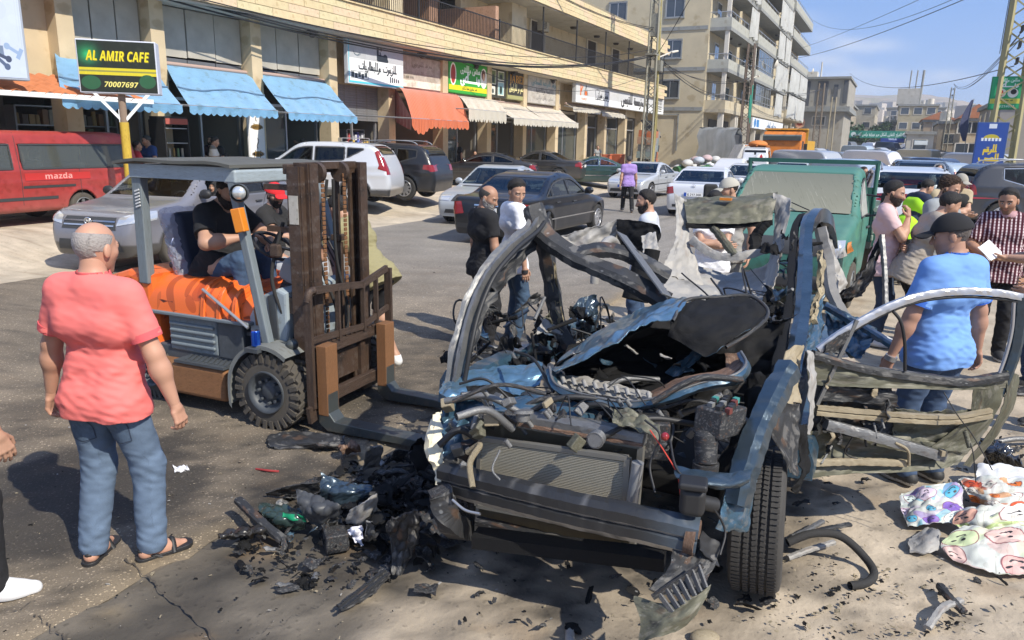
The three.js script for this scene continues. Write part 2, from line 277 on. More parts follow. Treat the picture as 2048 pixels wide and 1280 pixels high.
// ---------- ground: dusty concrete, asphalt road, stains ----------
const blob=(u,v,cu,cv,ru,rv,rag=0.35,s=0)=>{const d=Math.hypot((u-cu)/ru,(v-cv)/rv)+rag*fbm(u*1.7+s,v*1.7,s,3);return 1-smooth(0.55,1.1,d);};
const roadEdge=(u)=>3.02+0.16*fbm(u*0.9,3,5,4)+0.02*(u-2);
function groundColor(u,v,road){
const n1=fbm(u*0.35,v*0.35,1,4),n2=fbm(u*1.6,v*1.6,4,4),n3=fbm(u*5,v*5,8,3);
let c=road?[0.305,0.252,0.19]:[0.54,0.465,0.365];
let k=1+0.22*n1+0.26*n2+0.16*n3;
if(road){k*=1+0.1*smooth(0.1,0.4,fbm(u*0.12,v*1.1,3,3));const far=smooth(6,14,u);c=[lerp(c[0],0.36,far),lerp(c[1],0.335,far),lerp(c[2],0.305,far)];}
else if(v>9){c=[0.68,0.6,0.48];}
c=c.map((q)=>q*k);
const mix=(q,a)=>{a=clamp(a);c=c.map((w,i)=>lerp(w,q[i],a));};
const e=Math.abs(v-roadEdge(u));mix([0.46,0.36,0.23],(1-smooth(0.03,0.22,e+0.05*n2))*0.7*smooth(0.2,-0.3,n1*0.6+n2*0.3-0.1));
if(!road&&v<8){const a=smooth(1.55,2.1,v+0.4*fbm(u*1.1,v*1.1,3,3)-0.22*(u-2.2));mix([0.15*k,0.135*k,0.112*k],a*0.85);mix([0.42,0.33,0.2],a*smooth(0.2,0.5,n2+0.4*n1)*0.5);}
const fine=0.55+0.45*smooth(-0.25,0.2,fbm(u*4,v*4,12,4));
mix([0.035,0.033,0.031],blob(u,v,4.9,1.4,2.7,1.5,0.5,2)*0.92*fine);
mix([0.03,0.028,0.026],blob(u,v,4.9,-1.9,1.5,1.2,0.7,5)*0.9*fine);
mix([0.03,0.028,0.026],blob(u,v,3.15,2.6,0.95,0.8,0.6,9)*0.9*fine);
mix([0.06,0.052,0.045],blob(u,v,2.75,-0.75,0.7,0.45,0.9,14)*0.75*fine);
mix([0.05,0.045,0.04],blob(u,v,5.6,3.9,2.2,1.0,0.7,19)*0.6*fine);
mix([0.04,0.037,0.034],blob(u,v,2.5,4.1,1.2,0.9,0.6,23)*0.85);mix([0.07,0.06,0.05],blob(u,v,4.2,5.6,1.8,0.8,0.8,31)*0.5);mix([0.06,0.052,0.044],blob(u,v,1.5,2.2,0.9,0.7,0.9,37)*0.55);
mix([0.05,0.046,0.04],blob(u,v,1.75,2.7,0.7,0.3,0.7,29)*0.6*fine);
mix([0.06,0.055,0.048],smooth(0.2,0.45,fbm(u*0.9+9,v*0.9,6,5))*0.45*smooth(9,4,u)*(road?1:0.5));
mix([0.05,0.045,0.04],smooth(0.22,0.4,fbm(u*5.6,v*5.6+4,2,4))*0.5*smooth(10,4,u));
mix([0.30,0.2,0.11],smooth(0.25,0.5,fbm(u*1.9+40,v*1.9,9,4))*0.35*(road?0.4:1));
return c;
}
function sheet(us,vs,road,y0,rough){
const m=us.length,n=vs.length,p=new Float32Array(m*n*3),t=new Float32Array(m*n*2),c=new Float32Array(m*n*3),ix=[];
for(let i=0;i<m;i++)for(let j=0;j<n;j++){
let u=us[i],v=vs[j];if(road&&j===0)v=roadEdge(u);if(road&&j>0)v=Math.max(v,roadEdge(u)+0.03*j*0.5);
const o=i*n+j,near=smooth(14,4,Math.hypot(u,v));
let y=gh(u,v)+y0+near*rough*(fbm(u*3,v*3,0,4)+0.5*fbm(u*0.7,v*0.7,2,2));
if(road&&j===0)y-=0.012;
const q=uv3(u,v,y);p.set([q.x,q.y,q.z],o*3);t.set([u/1.6,v/1.6],o*2);c.set(groundColor(u,v,road),o*3);
if(i<m-1&&j<n-1)ix.push(o,o+n,o+1,o+1,o+n,o+n+1);
}
const g=new THREE.BufferGeometry();g.setAttribute('position',new THREE.BufferAttribute(p,3));g.setAttribute('uv',new THREE.BufferAttribute(t,2));g.setAttribute('color',new THREE.BufferAttribute(c,3));g.setIndex(ix);g.computeVertexNormals();return g;
}
const steps=(a,b,s,grow,end)=>{const r=[];let x=a;for(;x<b;x+=s)r.push(x);while(x<end){r.push(x);s*=grow;x+=s;}r.push(end);return r;};
M.road=std({map:T.asphalt,bumpMap:T.asphaltH,bumpScale:0.006,vertexColors:true,roughness:0.9});M.road.color.setRGB(1.65,1.65,1.65);
M.ground=std({map:T.concrete,bumpMap:T.concreteH,bumpScale:0.006,vertexColors:true,roughness:0.95});
{
const us=[-40,-12,-6,-3,-1,...steps(0.2,9,0.07,1.07,900)];
const left=steps(6.5,7,0.25,1.08,500),right=steps(2.6,3,0.25,1.09,500).map((x)=>-x).reverse();
const mid=[];for(let v=-2.6;v<6.5;v+=0.07)mid.push(v);
mesh('ground',sheet(us,[...right,...mid,...left],false,-0.01,0.028),M.ground,null,'structure');
const rv=[0];for(let v=3.1;v<6.5;v+=0.08)rv.push(v);for(let v=6.7;v<=11.3;v+=0.4)rv.push(v);
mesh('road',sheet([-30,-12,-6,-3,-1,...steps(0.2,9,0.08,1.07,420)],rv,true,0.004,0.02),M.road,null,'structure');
}
{
const jag=(pts,wd)=>{const rows=[[],[]];const n=60,c=new THREE.CatmullRomCurve3(pts.map(([x,y])=>gnd(x,y)));for(let i=0;i<=n;i++){const p=c.getPoint(i/n),[u,v]=toUV(p),k=wd*0.45*(0.3+Math.abs(noise(i*0.2,7,3))),o=0.02*noise(i*0.12,1,4);const y=Math.max(gh(u,v)-0.01,0)+0.012+0.02*(fbm(u*3,v*3,0,4)+0.5*fbm(u*0.7,v*0.7,2,2));rows[0].push(uv3(u+o,v+o,y));rows[1].push(uv3(u+o+k,v+o-k*0.4,y));}return quadStrip(rows);};
mesh('pavement_crack',merge([jag([[250,1120],[330,1190],[440,1290]],0.022),jag([[70,1232],[110,1268],[150,1300]],0.016),jag([[440,1090],[300,1120],[130,1180],[20,1235]],0.014),jag([[640,1210],[560,1250],[480,1300]],0.012)]),std({color:[0.07,0.058,0.045],roughness:1,side:THREE.DoubleSide}),null,'structure');
}
{
const rows=[];const n=150;
for(let i=0;i<=34;i++){const row=[];const r=430+i*i*1.9;for(let j=0;j<=n;j++){const a=lerp(-0.75,1.6,j/n),dir=V3(Math.sin(a),0,-Math.cos(a));const rise=smooth(430,1500,r)*(62+26*fbm(a*3.2,2,1,4))*(0.75+0.35*Math.exp(-((a-0.42)**2)/0.012))*smooth(2700,1700,r)+14*smooth(430,600,r);const q=dir.multiplyScalar(r);q.y=rise+fbm(q.x*0.006,q.z*0.006,3,5)*14*smooth(450,800,r)+3;row.push(q);}rows.push(row);}
const g=quadStrip(rows);paint(g,(x,y,z,nx,ny)=>{const a=fbm(x*0.01,z*0.01,2,5),b=smooth(0.05,0.3,fbm(x*0.03,z*0.03,8,4));const c=[lerp(0.34,0.22,b)+a*0.1,lerp(0.27,0.2,b)+a*0.09,lerp(0.2,0.12,b)+a*0.06];return c;});
mesh('hills',g,std({vertexColors:true,roughness:1,side:THREE.DoubleSide}),null,'structure');
}
// ---------- the long shop building on the left ----------
const O1={u:35,v:17.4};
const SX=(u)=>u-O1.u,SZ=(v)=>-(v-O1.v),SY=0.3;
const shop=thing('shop_building','long two storey stone building with balconies above a row of shops','building',uv3(O1.u,O1.v,SY),YAW);
const sb=(u0,u1,y0,y1,v0,v1)=>box(SX((u0+u1)/2),(y0+y1)/2-SY,SZ((v0+v1)/2),Math.abs(u1-u0),y1-y0,Math.abs(v1-v0));
M.stone=[0,1,2,3].map((i)=>std({color:[0.74+0.035*(i%2),0.605+0.02*(i%3),0.36+0.015*i],map:rep(T.dirt,0.7+i*0.1),bumpMap:rep(T.concreteH,1.5),bumpScale:0.006,roughness:0.9}));
M.mortar=std({color:[0.36,0.31,0.22],roughness:0.95,map:T.cloud});
M.plasterTan=std({color:[0.66,0.53,0.34],roughness:0.92,map:rep(T.dirt,0.25)});
M.plasterCream=std({color:[0.74,0.63,0.43],roughness:0.92,map:rep(T.dirt,0.2)});
M.plasterGrey=std({color:[0.50,0.48,0.43],roughness:0.92,map:rep(T.dirt,0.22)});
M.brownWall=std({color:[0.34,0.20,0.13],roughness:0.9,map:rep(T.dirt,0.3)});
M.sheetPanel=std({color:[0.52,0.485,0.41],roughness:0.8,map:rep(T.cloud,0.35)});
M.darkMetal=std({color:[0.035,0.034,0.035],roughness:0.55,metalness:0.3});
M.shutter=std({color:[0.33,0.34,0.36],roughness:0.55,metalness:0.35,map:rep(T.dirt,0.8)});
M.shopGlass=phys({color:[0.45,0.5,0.48],roughness:0.04,transmission:0.9,thickness:0});
M.louvre=std({color:[0.06,0.05,0.045],roughness:0.7});
M.frameWhite=std({color:[0.62,0.58,0.5],roughness:0.7});
M.alum=std({color:[0.42,0.43,0.44],roughness:0.4,metalness:0.6});
const COLS=[11.35,13.75,17.05,20.4,23.65,27.4,31.2,34.95,39.0,43.4,46.85,50.9,54.6,57.4];
mesh('shop_floor',sb(8,57.6,0.24,0.36,16.6,21.6),M.plasterGrey,shop);
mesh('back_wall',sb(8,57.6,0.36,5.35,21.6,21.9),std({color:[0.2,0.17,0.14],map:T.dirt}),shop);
mesh('mezzanine_floor',sb(8,57.6,3.72,3.85,17.55,21.59),M.plasterGrey,shop);
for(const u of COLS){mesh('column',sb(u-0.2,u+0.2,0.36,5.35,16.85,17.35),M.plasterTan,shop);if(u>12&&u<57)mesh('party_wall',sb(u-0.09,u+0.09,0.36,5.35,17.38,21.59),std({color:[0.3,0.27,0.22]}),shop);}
mesh('end_wall',sb(57.3,57.62,0.2,5.35,17.4,22),M.plasterTan,shop);mesh('end_wall',sb(7.9,8.2,0.2,5.35,17.4,22),M.plasterTan,shop);
for(let b=0;b<3;b++)for(let k=0;k<3;k++){const a=COLS[b]+0.22,c=COLS[b+1]-0.22,w=(c-a)/3;mesh('panel',sb(a+k*w+0.015,a+(k+1)*w-0.02,4.08+(k%2)*0.02,5.3,17.2+rnd(0.02),17.25),M.sheetPanel,shop);mesh('panel',sb(a+k*w+0.015,a+(k+1)*w-0.02,3.6,4.04,17.24,17.28),std({color:[0.16,0.17,0.19],map:rep(T.cloud,0.5)}),shop);}
mesh('wall_panel',sb(20.6,57.3,3.9,5.34,17.3,17.45),M.plasterTan,shop);
mesh('wall_panel',sb(8.2,11.15,3.0,5.34,17.2,17.5),M.plasterTan,shop);
mesh('balcony_slab',[sb(2,57.5,5.36,6.28,16.16,17.4),sb(2,57.5,6.0,6.28,17.4,22.5)],M.mortar,shop);
mesh('ceiling',sb(8,57.5,5.33,5.357,16.17,17.4),std({color:[0.55,0.5,0.42],map:T.dirt}),shop);
{
const geos=[0.93,0.97,1].map((k)=>box(0,0,0,1.285,0.213,0.05,0,0,0));let n=0;
for(let r=0;r<4;r++)for(let u=4+(r%2)*0.65;u<57;u+=1.3){const m=mesh('stone',geos[n++%3],M.stone[(n*7+r*3)%4],shop);m.position.set(SX(u+0.65),5.375+0.115+r*0.228-SY,SZ(16.135)+rnd(0.01));}
mesh('coping',sb(2,57.55,6.29,6.33,16.05,16.5),M.stone[0],shop);
for(let k=0;k<8;k++){const m=mesh('stone',geos[k%3],M.stone[k%4],shop);m.rotation.y=Math.PI/2;m.position.set(SX(57.53),5.49+(k>>1)*0.228-SY,SZ(16.85+(k%2)*1.3));}
}
mesh('railing',[sb(13,31,7.2,7.24,16.28,16.32),sb(13,57.3,6.42,6.45,16.28,16.32),sb(31,57.3,7.2,7.24,16.28,16.32),sb(57.25,57.29,7.2,7.24,16.3,18.4)],M.darkMetal,shop);
{const a=[];for(let u=13.2;u<57.2;u+=0.125)a.push(sb(u,u+0.018,6.44,7.2,16.29,16.31));mesh('baluster',a,M.darkMetal,shop).userData.kind='stuff';}
for(const u of[13,20.5,24.6,31,35.6,40,44.6,49,53,57.25])mesh('post',sb(u,u+0.06,6.33,u>31?8.6:7.3,16.27,16.33),M.darkMetal,shop);
mesh('upper_wall',[sb(31.4,57,6.28,9.4,18.5,18.8)],M.plasterCream,shop);
mesh('upper_wall',[sb(2,31.4,6.28,10.5,19.6,19.9)],M.brownWall,shop);
mesh('dividing_wall',[sb(31.2,31.5,6.28,7.9,16.6,19.6)],std({color:[0.5,0.3,0.2],map:T.dirt}),shop);
mesh('dividing_wall',[sb(25.2,26.1,6.28,10.5,18.0,19.6)],M.plasterCream,shop);mesh('dividing_wall',[sb(28.6,29.3,6.28,10.5,18.4,19.6)],M.brownWall,shop);mesh('dividing_wall',[sb(34.0,35.6,6.28,9.4,17.2,18.5)],M.plasterCream,shop);
function doorway(u,w,y0,y1,v){
const d=mesh('door',sb(u-w/2,u+w/2,y0,y1,v-0.04,v),M.louvre,shop);
const slats=[];for(let y=y0+0.1;y<y1-0.05;y+=0.09)slats.push(sb(u-w/2+0.05,u+w/2-0.05,y,y+0.05,v-0.065,v-0.041));mesh('slats',slats,std({color:[0.09,0.075,0.06]}),d);
mesh('frame',[sb(u-w/2-0.16,u-w/2,y0,y1+0.16,v-0.09,v),sb(u+w/2,u+w/2+0.16,y0,y1+0.16,v-0.09,v),sb(u-w/2,u+w/2,y1,y1+0.16,v-0.09,v)],M.frameWhite,d);
}
for(const[u,w]of[[39.6,1.7],[47.9,1.5],[52.6,1.4]])doorway(u,w,6.32,8.45,18.49);
for(const[u,w]of[[20.5,2.2],[23,1.4],[27.3,1.5],[30.3,1.2],[15.5,1.6]])doorway(u,w,6.32,8.7,19.59);
mesh('canopy_slab',[sb(31.5,57.5,8.52,8.66,16.2,18.9)],M.plasterGrey,shop);
{const geos=box(0,0,0,1.285,0.213,0.05);let n=0;for(let r=0;r<4;r++)for(let u=32+(r%2)*0.65;u<56.8;u+=1.3){const m=mesh('stone',geos,M.stone[(n++*5+r)%4],shop);m.position.set(SX(u+0.65),8.68+r*0.228-SY,SZ(16.13)+rnd(0.01));}mesh('parapet',sb(32,57.5,8.57,9.6,16.16,16.4),M.mortar,shop);}
mesh('canopy_slab',sb(2,31.4,9.6,10.4,16.4,19.5),M.plasterTan,shop);
mesh('roof',sb(2,57.5,9.41,9.55,18.9,26),M.plasterGrey,shop);mesh('rear_wall',sb(2,57.4,0.2,9.4,25.7,26),M.plasterGrey,shop);
for(const[u,v]of[[19.4,16.8],[25.6,16.8],[29.9,16.8],[33.5,16.8],[38.2,16.8],[43,16.8]]){const l=mesh('ceiling_lamp',[cyl([SX(u),5.33-SY,SZ(v)],[SX(u),5.29-SY,SZ(v)],0.2,0.2,14),sphere(SX(u),5.22-SY,SZ(v),0.1)],M.louvre,shop);}
for(const[u,v]of[[42.2,17.4],[46,17.4],[49.6,17.4],[52.6,17.4]])mesh('ceiling_lamp',cyl([SX(u),8.51-SY,SZ(v)],[SX(u),8.4-SY,SZ(v)],0.2,0.16,14),M.louvre,shop);
function front(k,kind){
const a=COLS[k]+0.21,b=COLS[k+1]-0.21,top=3.7;
const f=mesh('shop_front',[sb(a,a+0.07,0.36,top,17.42,17.5),sb(b-0.07,b,0.36,top,17.42,17.5),sb((a+b)/2-0.03,(a+b)/2+0.03,0.36,top-0.71,17.42,17.5),sb(a+0.07,b-0.07,top-0.7,top-0.62,17.42,17.5)],M.alum,shop);
if(kind>0){mesh('pane',sb(a+0.07,(a+b)/2-0.03,0.4,top-0.7,17.45,17.456),M.shopGlass,f);if(kind>1)mesh('pane',sb((a+b)/2+0.03,b-0.07,0.4,top-0.7,17.45,17.456),M.shopGlass,f);}
}
[0,0,1,0,2,1,1,2,2,1,2,1,2].forEach((k,i)=>{if(i!==4)front(i,k);});
{const sl=[];for(let y=2.75;y<3.9;y+=0.085)sl.push(box(SX(22.05),y-SY,SZ(17.36),2.85,0.075,0.03,0,0.25));mesh('shutter',sl,M.shutter,shop);}
{const ac=thing('air_conditioner','white air conditioner box on the upper balcony wall near the curved corner','air conditioner',uv3(40,18.3,8.05),YAW);
mesh('casing',box(0,0.3,0,0.95,0.62,0.34,0,0,0,0.03),std({color:[0.6,0.58,0.52]}),ac);mesh('fan_grille',[new THREE.TorusGeometry(0.22,0.012,6,24).translate(-0.15,0.3,0.175),...[0,1,2,3].map((i)=>box(-0.15,0.3,0.178,0.44,0.014,0.01,0,0,i*Math.PI/4))],M.dark,ac);mesh('bracket',[box(-0.3,-0.02,-0.02,0.04,0.04,0.4),box(0.3,-0.02,-0.02,0.04,0.04,0.4)],M.darkMetal,ac);}
// ---------- awnings ----------
const stripes=(a,b,n)=>canvas(256,16,(g)=>{g.fillStyle=a;g.fillRect(0,0,256,16);g.fillStyle=b;for(let i=0;i<n;i++)g.fillRect(i*256/n,0,256/n*0.3,16);});
const cloth=(o)=>phys({roughness:0.95,transmission:0.28,thickness:0,side:THREE.DoubleSide,bumpMap:rep(T.grain,0.8),bumpScale:0.01,...o});
M.blueCloth=cloth({color:[0.22,0.48,0.74],map:rep(T.dirt,0.4)});
M.orangeCloth=cloth({map:stripes('#e27a4c','#b8532f',10)});
M.redCloth=cloth({color:[0.34,0.09,0.06],map:rep(T.dirt,1)});
M.creamCloth=cloth({color:[0.72,0.62,0.47],map:rep(T.dirt,0.5)});
M.whiteCloth=cloth({color:[0.8,0.78,0.72],map:stripes('#f2eee4','#d8cfbd',14)});
M.seam=std({color:[0.12,0.2,0.3]});
function awning(label,u0,u1,u0b,u1b,yt,yb,vt,vb,mat,vmat,opt={}){
const o=thing('awning',label,'awning',uv3((u0+u1)/2,vt,yt),YAW,opt.group);
const C=(u,y,v)=>V3(u-(u0+u1)/2,y-yt,-(v-vt));
const rows=[],nU=40,nS=14,sag=opt.sag??0.1,rag=(x)=>opt.ragged?0.25*Math.max(0,Math.sin(x*9))*smooth(0.45,0.1,x):0;
for(let i=0;i<=nS;i++){const t=i/nS,row=[];for(let j=0;j<=nU;j++){const s=j/nU;row.push(C(lerp(lerp(u0,u1,s),lerp(u0b,u1b,s),t),lerp(yt,yb,t)-sag*Math.sin(Math.PI*t)*(0.7+0.3*Math.sin(s*7))+0.02*Math.sin(s*31+t*4)*t-rag(s)*t*0.2+(opt.bulge||0)*Math.sin(Math.PI*t),lerp(vt,vb,t)));}rows.push(row);}
mesh('canopy',quadStrip(rows,(a,b)=>[b*(u1-u0),a*2.6]),mat,o);
const v=[],sc=opt.scallops||14;
for(let i=0;i<=4;i++){const row=[];for(let j=0;j<=nU*3;j++){const s=j/nU/3,p=C(lerp(u0b,u1b,s),yb,vb);p.y-=i/4*(opt.val??0.2)*(0.72+0.28*Math.abs(Math.sin(s*sc*Math.PI)))+rag(s)*i/4;p.z+=0.02*Math.sin(s*40)*i/4+0.004;p.x+=0.0;row.push(p);}v.push(row);}
mesh('valance',quadStrip(v,(a,b)=>[b*(u1-u0),a*0.3]),vmat,o);
if(opt.seam)mesh('seam',tube([...Array(30)].map((_,j)=>{const s=j/29,t=0.52+0.02*Math.sin(s*9);const q=C(lerp(lerp(u0,u1,s),lerp(u0b,u1b,s),t),lerp(yt,yb,t)-sag*0.98*(0.7+0.3*Math.sin(s*7))+0.02,lerp(vt,vb,t)-0.02);return q;}),0.018,58,5),M.seam,o);
mesh('frame_arm',[0,1].map((k)=>cyl(C(k?u1b:u0b,yb,vb),C(k?u1b:u0b,yb+0.1,vt),0.025,0.025,8)).concat(cyl(C(u0b,yb,vb+0.03),C(u1b,yb,vb+0.03),0.022,0.022,8)),M.alum,o);
mesh('roller',cyl(C(u0,yt+0.03,vt),C(u1,yt+0.03,vt),0.055,0.055,10),std({color:[0.42,0.3,0.25]}),o);
if(opt.side){const r2=[];for(let i=0;i<=10;i++){const row=[];for(let j=0;j<=16;j++){const t=j/16,s=i/10;const p=C(lerp(u0,u0b,t),lerp(yt,yb,t)-s*(0.25+t*0.15+(1-t)*1.0),lerp(vt,vb,t));p.x+=0.07*Math.sin(j*1.9)*s;row.push(p);}r2.push(row);}mesh('side_curtain',quadStrip(r2),opt.side,o);}
return o;
}
awning('blue awning at the left end, half behind the cafe sign',11.2,13.7,9.6,12.4,3.85,2.75,17.1,14.6,M.blueCloth,M.blueCloth,{group:'pale blue awnings',seam:1});
awning('blue awning right of the cafe sign, above the parked motorbikes',14.1,17.0,12.6,15.4,3.85,2.75,17.1,14.6,M.blueCloth,M.blueCloth,{group:'pale blue awnings',seam:1});
awning('third and rightmost blue awning, left of the white oil sign',17.35,20.4,15.8,18.7,3.88,2.72,17.1,14.6,M.blueCloth,M.blueCloth,{group:'pale blue awnings',seam:1});
awning('orange striped awning with ragged hanging edge and dark red side',24.2,28.3,21.6,25.4,3.98,2.78,17.1,14.6,M.orangeCloth,M.orangeCloth,{bulge:0.35,sag:0,val:0.3,side:M.redCloth,ragged:1});
awning('cream awning with long white valance, just right of the orange one',28.5,31.9,25.4,28.5,3.96,3.25,17.1,14.6,M.creamCloth,M.whiteCloth,{val:0.46,bulge:0.12,sag:0});
awning('cream awning in the middle of the three pale ones',31.6,35.2,29.2,32.9,3.88,3.05,17.1,14.6,M.creamCloth,M.whiteCloth,{val:0.3});
awning('rightmost cream awning, below the grey clothing shop sign',35.3,39.9,32.8,36.5,3.88,3.05,17.1,14.6,M.creamCloth,M.whiteCloth,{val:0.26});
awning('short rolled cream awning on the left under the long white sign',40.2,44.6,40.0,44.4,4.2,3.98,16.9,16.35,M.creamCloth,M.whiteCloth,{val:0.22,sag:0});
awning('short rolled cream awning on the right under the long white sign',44.8,49.2,44.7,49.1,4.15,3.9,16.9,16.35,M.creamCloth,M.whiteCloth,{val:0.22,sag:0});
// ---------- shop signs ----------
function sign(name,label,u0,u1,y0,y1,v,tex,depth=0.16,frame=0xc8ccd0,o={}){
const w=Math.abs(u1-u0),h=y1-y0,s=thing(name,label,o.cat||'sign',uv3((u0+u1)/2,v,y0),YAW+(o.turn||0),o.group);
mesh('sign_box',box(0,h/2,-depth/2,w,h,depth,0,0,0,0.015),std({color:new THREE.Color(frame),roughness:0.6}),s);
const g=new THREE.PlaneGeometry(w-0.08,h-0.08,12,6).translate(0,h/2,0.006);
if(o.rumple){const p=g.attributes.position;for(let i=0;i<p.count;i++)p.setZ(i,0.03+0.03*fbm(p.getX(i)*1.3,p.getY(i)*2,3,2));g.computeVertexNormals();}
mesh('sign_face',g,std({map:tex,roughness:o.rough??0.55}),s);return s;
}
reseed(5);
sign('shop_sign','big white and grey sign of the oil and battery shop',20.85,24.05,3.88,5.32,16.6,canvas(640,300,(g,w,h)=>{
g.fillStyle='#f4f5f4';g.fillRect(0,0,w,h);g.fillStyle='#b9bcc0';g.fillRect(0,0,w,h*0.42);g.fillStyle='#58c8dc';g.fillRect(0,h-14,w,14);g.fillRect(0,0,8,h);
arabic(g,'صفا',380,112,84,'#2c333c',0.3,420);g.fillStyle='#6a4a3c';g.save();g.translate(370,34);g.rotate(0.78);g.fillRect(-11,-11,22,22);g.restore();
g.strokeStyle='#5a6a78';g.lineWidth=5;g.beginPath();g.arc(90,62,40,0.5,2.9);g.stroke();g.beginPath();g.arc(95,50,55,0.7,2.3);g.stroke();
arabic(g,'للزيوت والبطاريات',330,196,58,'#2e3338',0.2,590);g.fillStyle='#41474d';for(let i=0;i<5;i++)g.fillRect(28+i*36,222+(i%2)*8,30,40-i*2);for(let i=0;i<5;i++){g.fillRect(470+i*26,224+i*4,16,46-i*5);}g.strokeStyle='#888';g.strokeRect(24,216,190,50);worn(g,w,h,0.08);
}));
sign('banner','worn grey fabric banner hung between the oil sign and the green sign',24.2,27.6,4.0,5.2,17.0,canvas(512,220,(g,w,h)=>{g.fillStyle='#b7aea2';g.fillRect(0,0,w,h);arabic(g,'معرض الاوروبي',250,60,34,'#7c736a',0.14,260);g.fillStyle='#e9e2d2';g.fillRect(0,168,w,52);arabic(g,'مفروشات اثاث منزلي',260,120,24,'#8d8378',0.12,360);g.fillStyle='#4a4440';latin(g,'03 888 888',100,150,24,'#4a4440');worn(g,w,h,0.25,500);}),0.03,0xb7aea2,{rumple:1,cat:'banner',rough:0.95});
const greenSign=(g,w,h)=>{
g.fillStyle='#35a33a';g.fillRect(0,0,w,h);g.fillStyle='#e8d21c';g.fillRect(0,h*0.76,w,h*0.16);g.fillStyle='#35a33a';g.fillRect(0,h*0.92,w,h*0.08);
arabic(g,'صالون والانتري',w*0.52,h*0.3,h*0.2,'#f6f8ee',0.18,w*0.5);arabic(g,'هنـــادي',w*0.52,h*0.62,h*0.3,'#ffffff',0.24,w*0.5);arabic(g,'قص سشوار صبغ مكياج',w*0.5,h*0.87,h*0.09,'#3a5a20',0.16,w*0.85);
g.fillStyle='#f4efe6';g.beginPath();g.ellipse(w*0.1,h*0.42,w*0.075,h*0.36,0,0,TAU);g.fill();g.beginPath();g.ellipse(w*0.87,h*0.42,w*0.09,h*0.34,0,0,TAU);g.fill();
g.fillStyle='#b03a2c';g.beginPath();g.ellipse(w*0.1,h*0.42,w*0.055,h*0.3,0,0,TAU);g.fill();g.fillStyle='#6a3524';g.beginPath();g.ellipse(w*0.86,h*0.3,w*0.05,h*0.17,0,0,TAU);g.fill();g.fillStyle='#d9a98a';g.beginPath();g.ellipse(w*0.87,h*0.38,w*0.03,h*0.13,0,0,TAU);g.fill();worn(g,w,h,0.06,120);
};
sign('shop_sign','green hair salon sign with yellow strip above the cream awning',27.7,31.2,4.02,5.35,16.9,canvas(640,300,greenSign),0.14,0x2f8a33);
sign('photo_board','dark board with framed pictures between the green and the charcoal signs',31.3,33.0,4.05,5.4,16.95,canvas(256,220,(g,w,h)=>{g.fillStyle='#3c3b30';g.fillRect(0,0,w,h);for(const[x,y,a,b,c]of[[12,16,90,110,'#6d7a4a'],[130,20,100,70,'#7d8a60'],[20,140,70,64,'#d8d8d0'],[130,100,100,106,'#9cc0c0']]){g.fillStyle='#e6e2cf';g.fillRect(x,y,a,b);g.fillStyle=c;g.fillRect(x+7,y+7,a-14,b-14);g.fillStyle='#2c3a30';g.beginPath();g.ellipse(x+a/2,y+b*0.6,a*0.2,b*0.3,0,0,TAU);g.fill();}}),0.08,0x4b4638);
sign('shop_sign','dark charcoal shop sign reading JABER in gold letters',33.05,35.2,4.05,5.4,16.9,canvas(400,260,(g,w,h)=>{g.fillStyle='#38342a';g.fillRect(0,0,w,h);latin(g,'JABER',205,72,104,'#d99a1e','bold','serif',340);arabic(g,'للفحم و الأراجيل',200,176,56,'#efe3a4',0.17,340);g.fillStyle='#a3a06a';g.fillRect(0,226,w,34);worn(g,w,h,0.08,100);}),0.12,0x8b875c);
sign('shop_sign','faded grey clothing and shoe shop sign above the rightmost cream awning',35.3,39.4,4.0,5.35,16.9,canvas(512,260,(g,w,h)=>{g.fillStyle='#b9b3aa';g.fillRect(0,0,w,h);arabic(g,'معرض الوحدة السعادي',260,70,48,'#6f8d94',0.2,470);arabic(g,'للالبسة والاحذية',260,146,46,'#5e5852',0.15,360);arabic(g,'نسائي رجالي ولادي',260,214,34,'#6e6860',0.12,360);worn(g,w,h,0.2,500);}),0.1,0x9d978c);
sign('shop_sign','long white shop sign with orange emblem at the right end of the row',40.2,58.0,4.28,5.42,16.3,canvas(1400,110,(g,w,h)=>{
g.fillStyle='#cfcfcf';g.fillRect(0,0,w,h);g.fillStyle='#f7f7f5';g.fillRect(0,72,w,38);g.fillStyle='#e06a1c';g.save();g.translate(70,44);g.fillRect(-22,-34,12,62);g.rotate(0.5);g.fillRect(-12,-30,10,40);g.restore();g.strokeStyle='#222';g.lineWidth=5;g.beginPath();g.moveTo(96,66);g.lineTo(118,12);g.lineTo(140,66);g.stroke();g.fillStyle='#e06a1c';g.fillRect(104,44,28,24);latin(g,'FAMILY',100,88,20,'#c2601c');
g.strokeStyle='#333';g.lineWidth=4;g.strokeRect(240,26,190,54);arabic(g,'فيش غبران',335,66,34,'#2b2b2b',0.2,170);arabic(g,'مؤسسة القيسي',800,74,64,'#33302e',0.2,560);latin(g,'03 888 881',1290,34,30,'#444');for(let i=0;i<3;i++){g.fillStyle='#444';g.fillRect(1210,56+i*16,150,7);}worn(g,w,h,0.08,120);
}),0.22,0xb9bbbb);
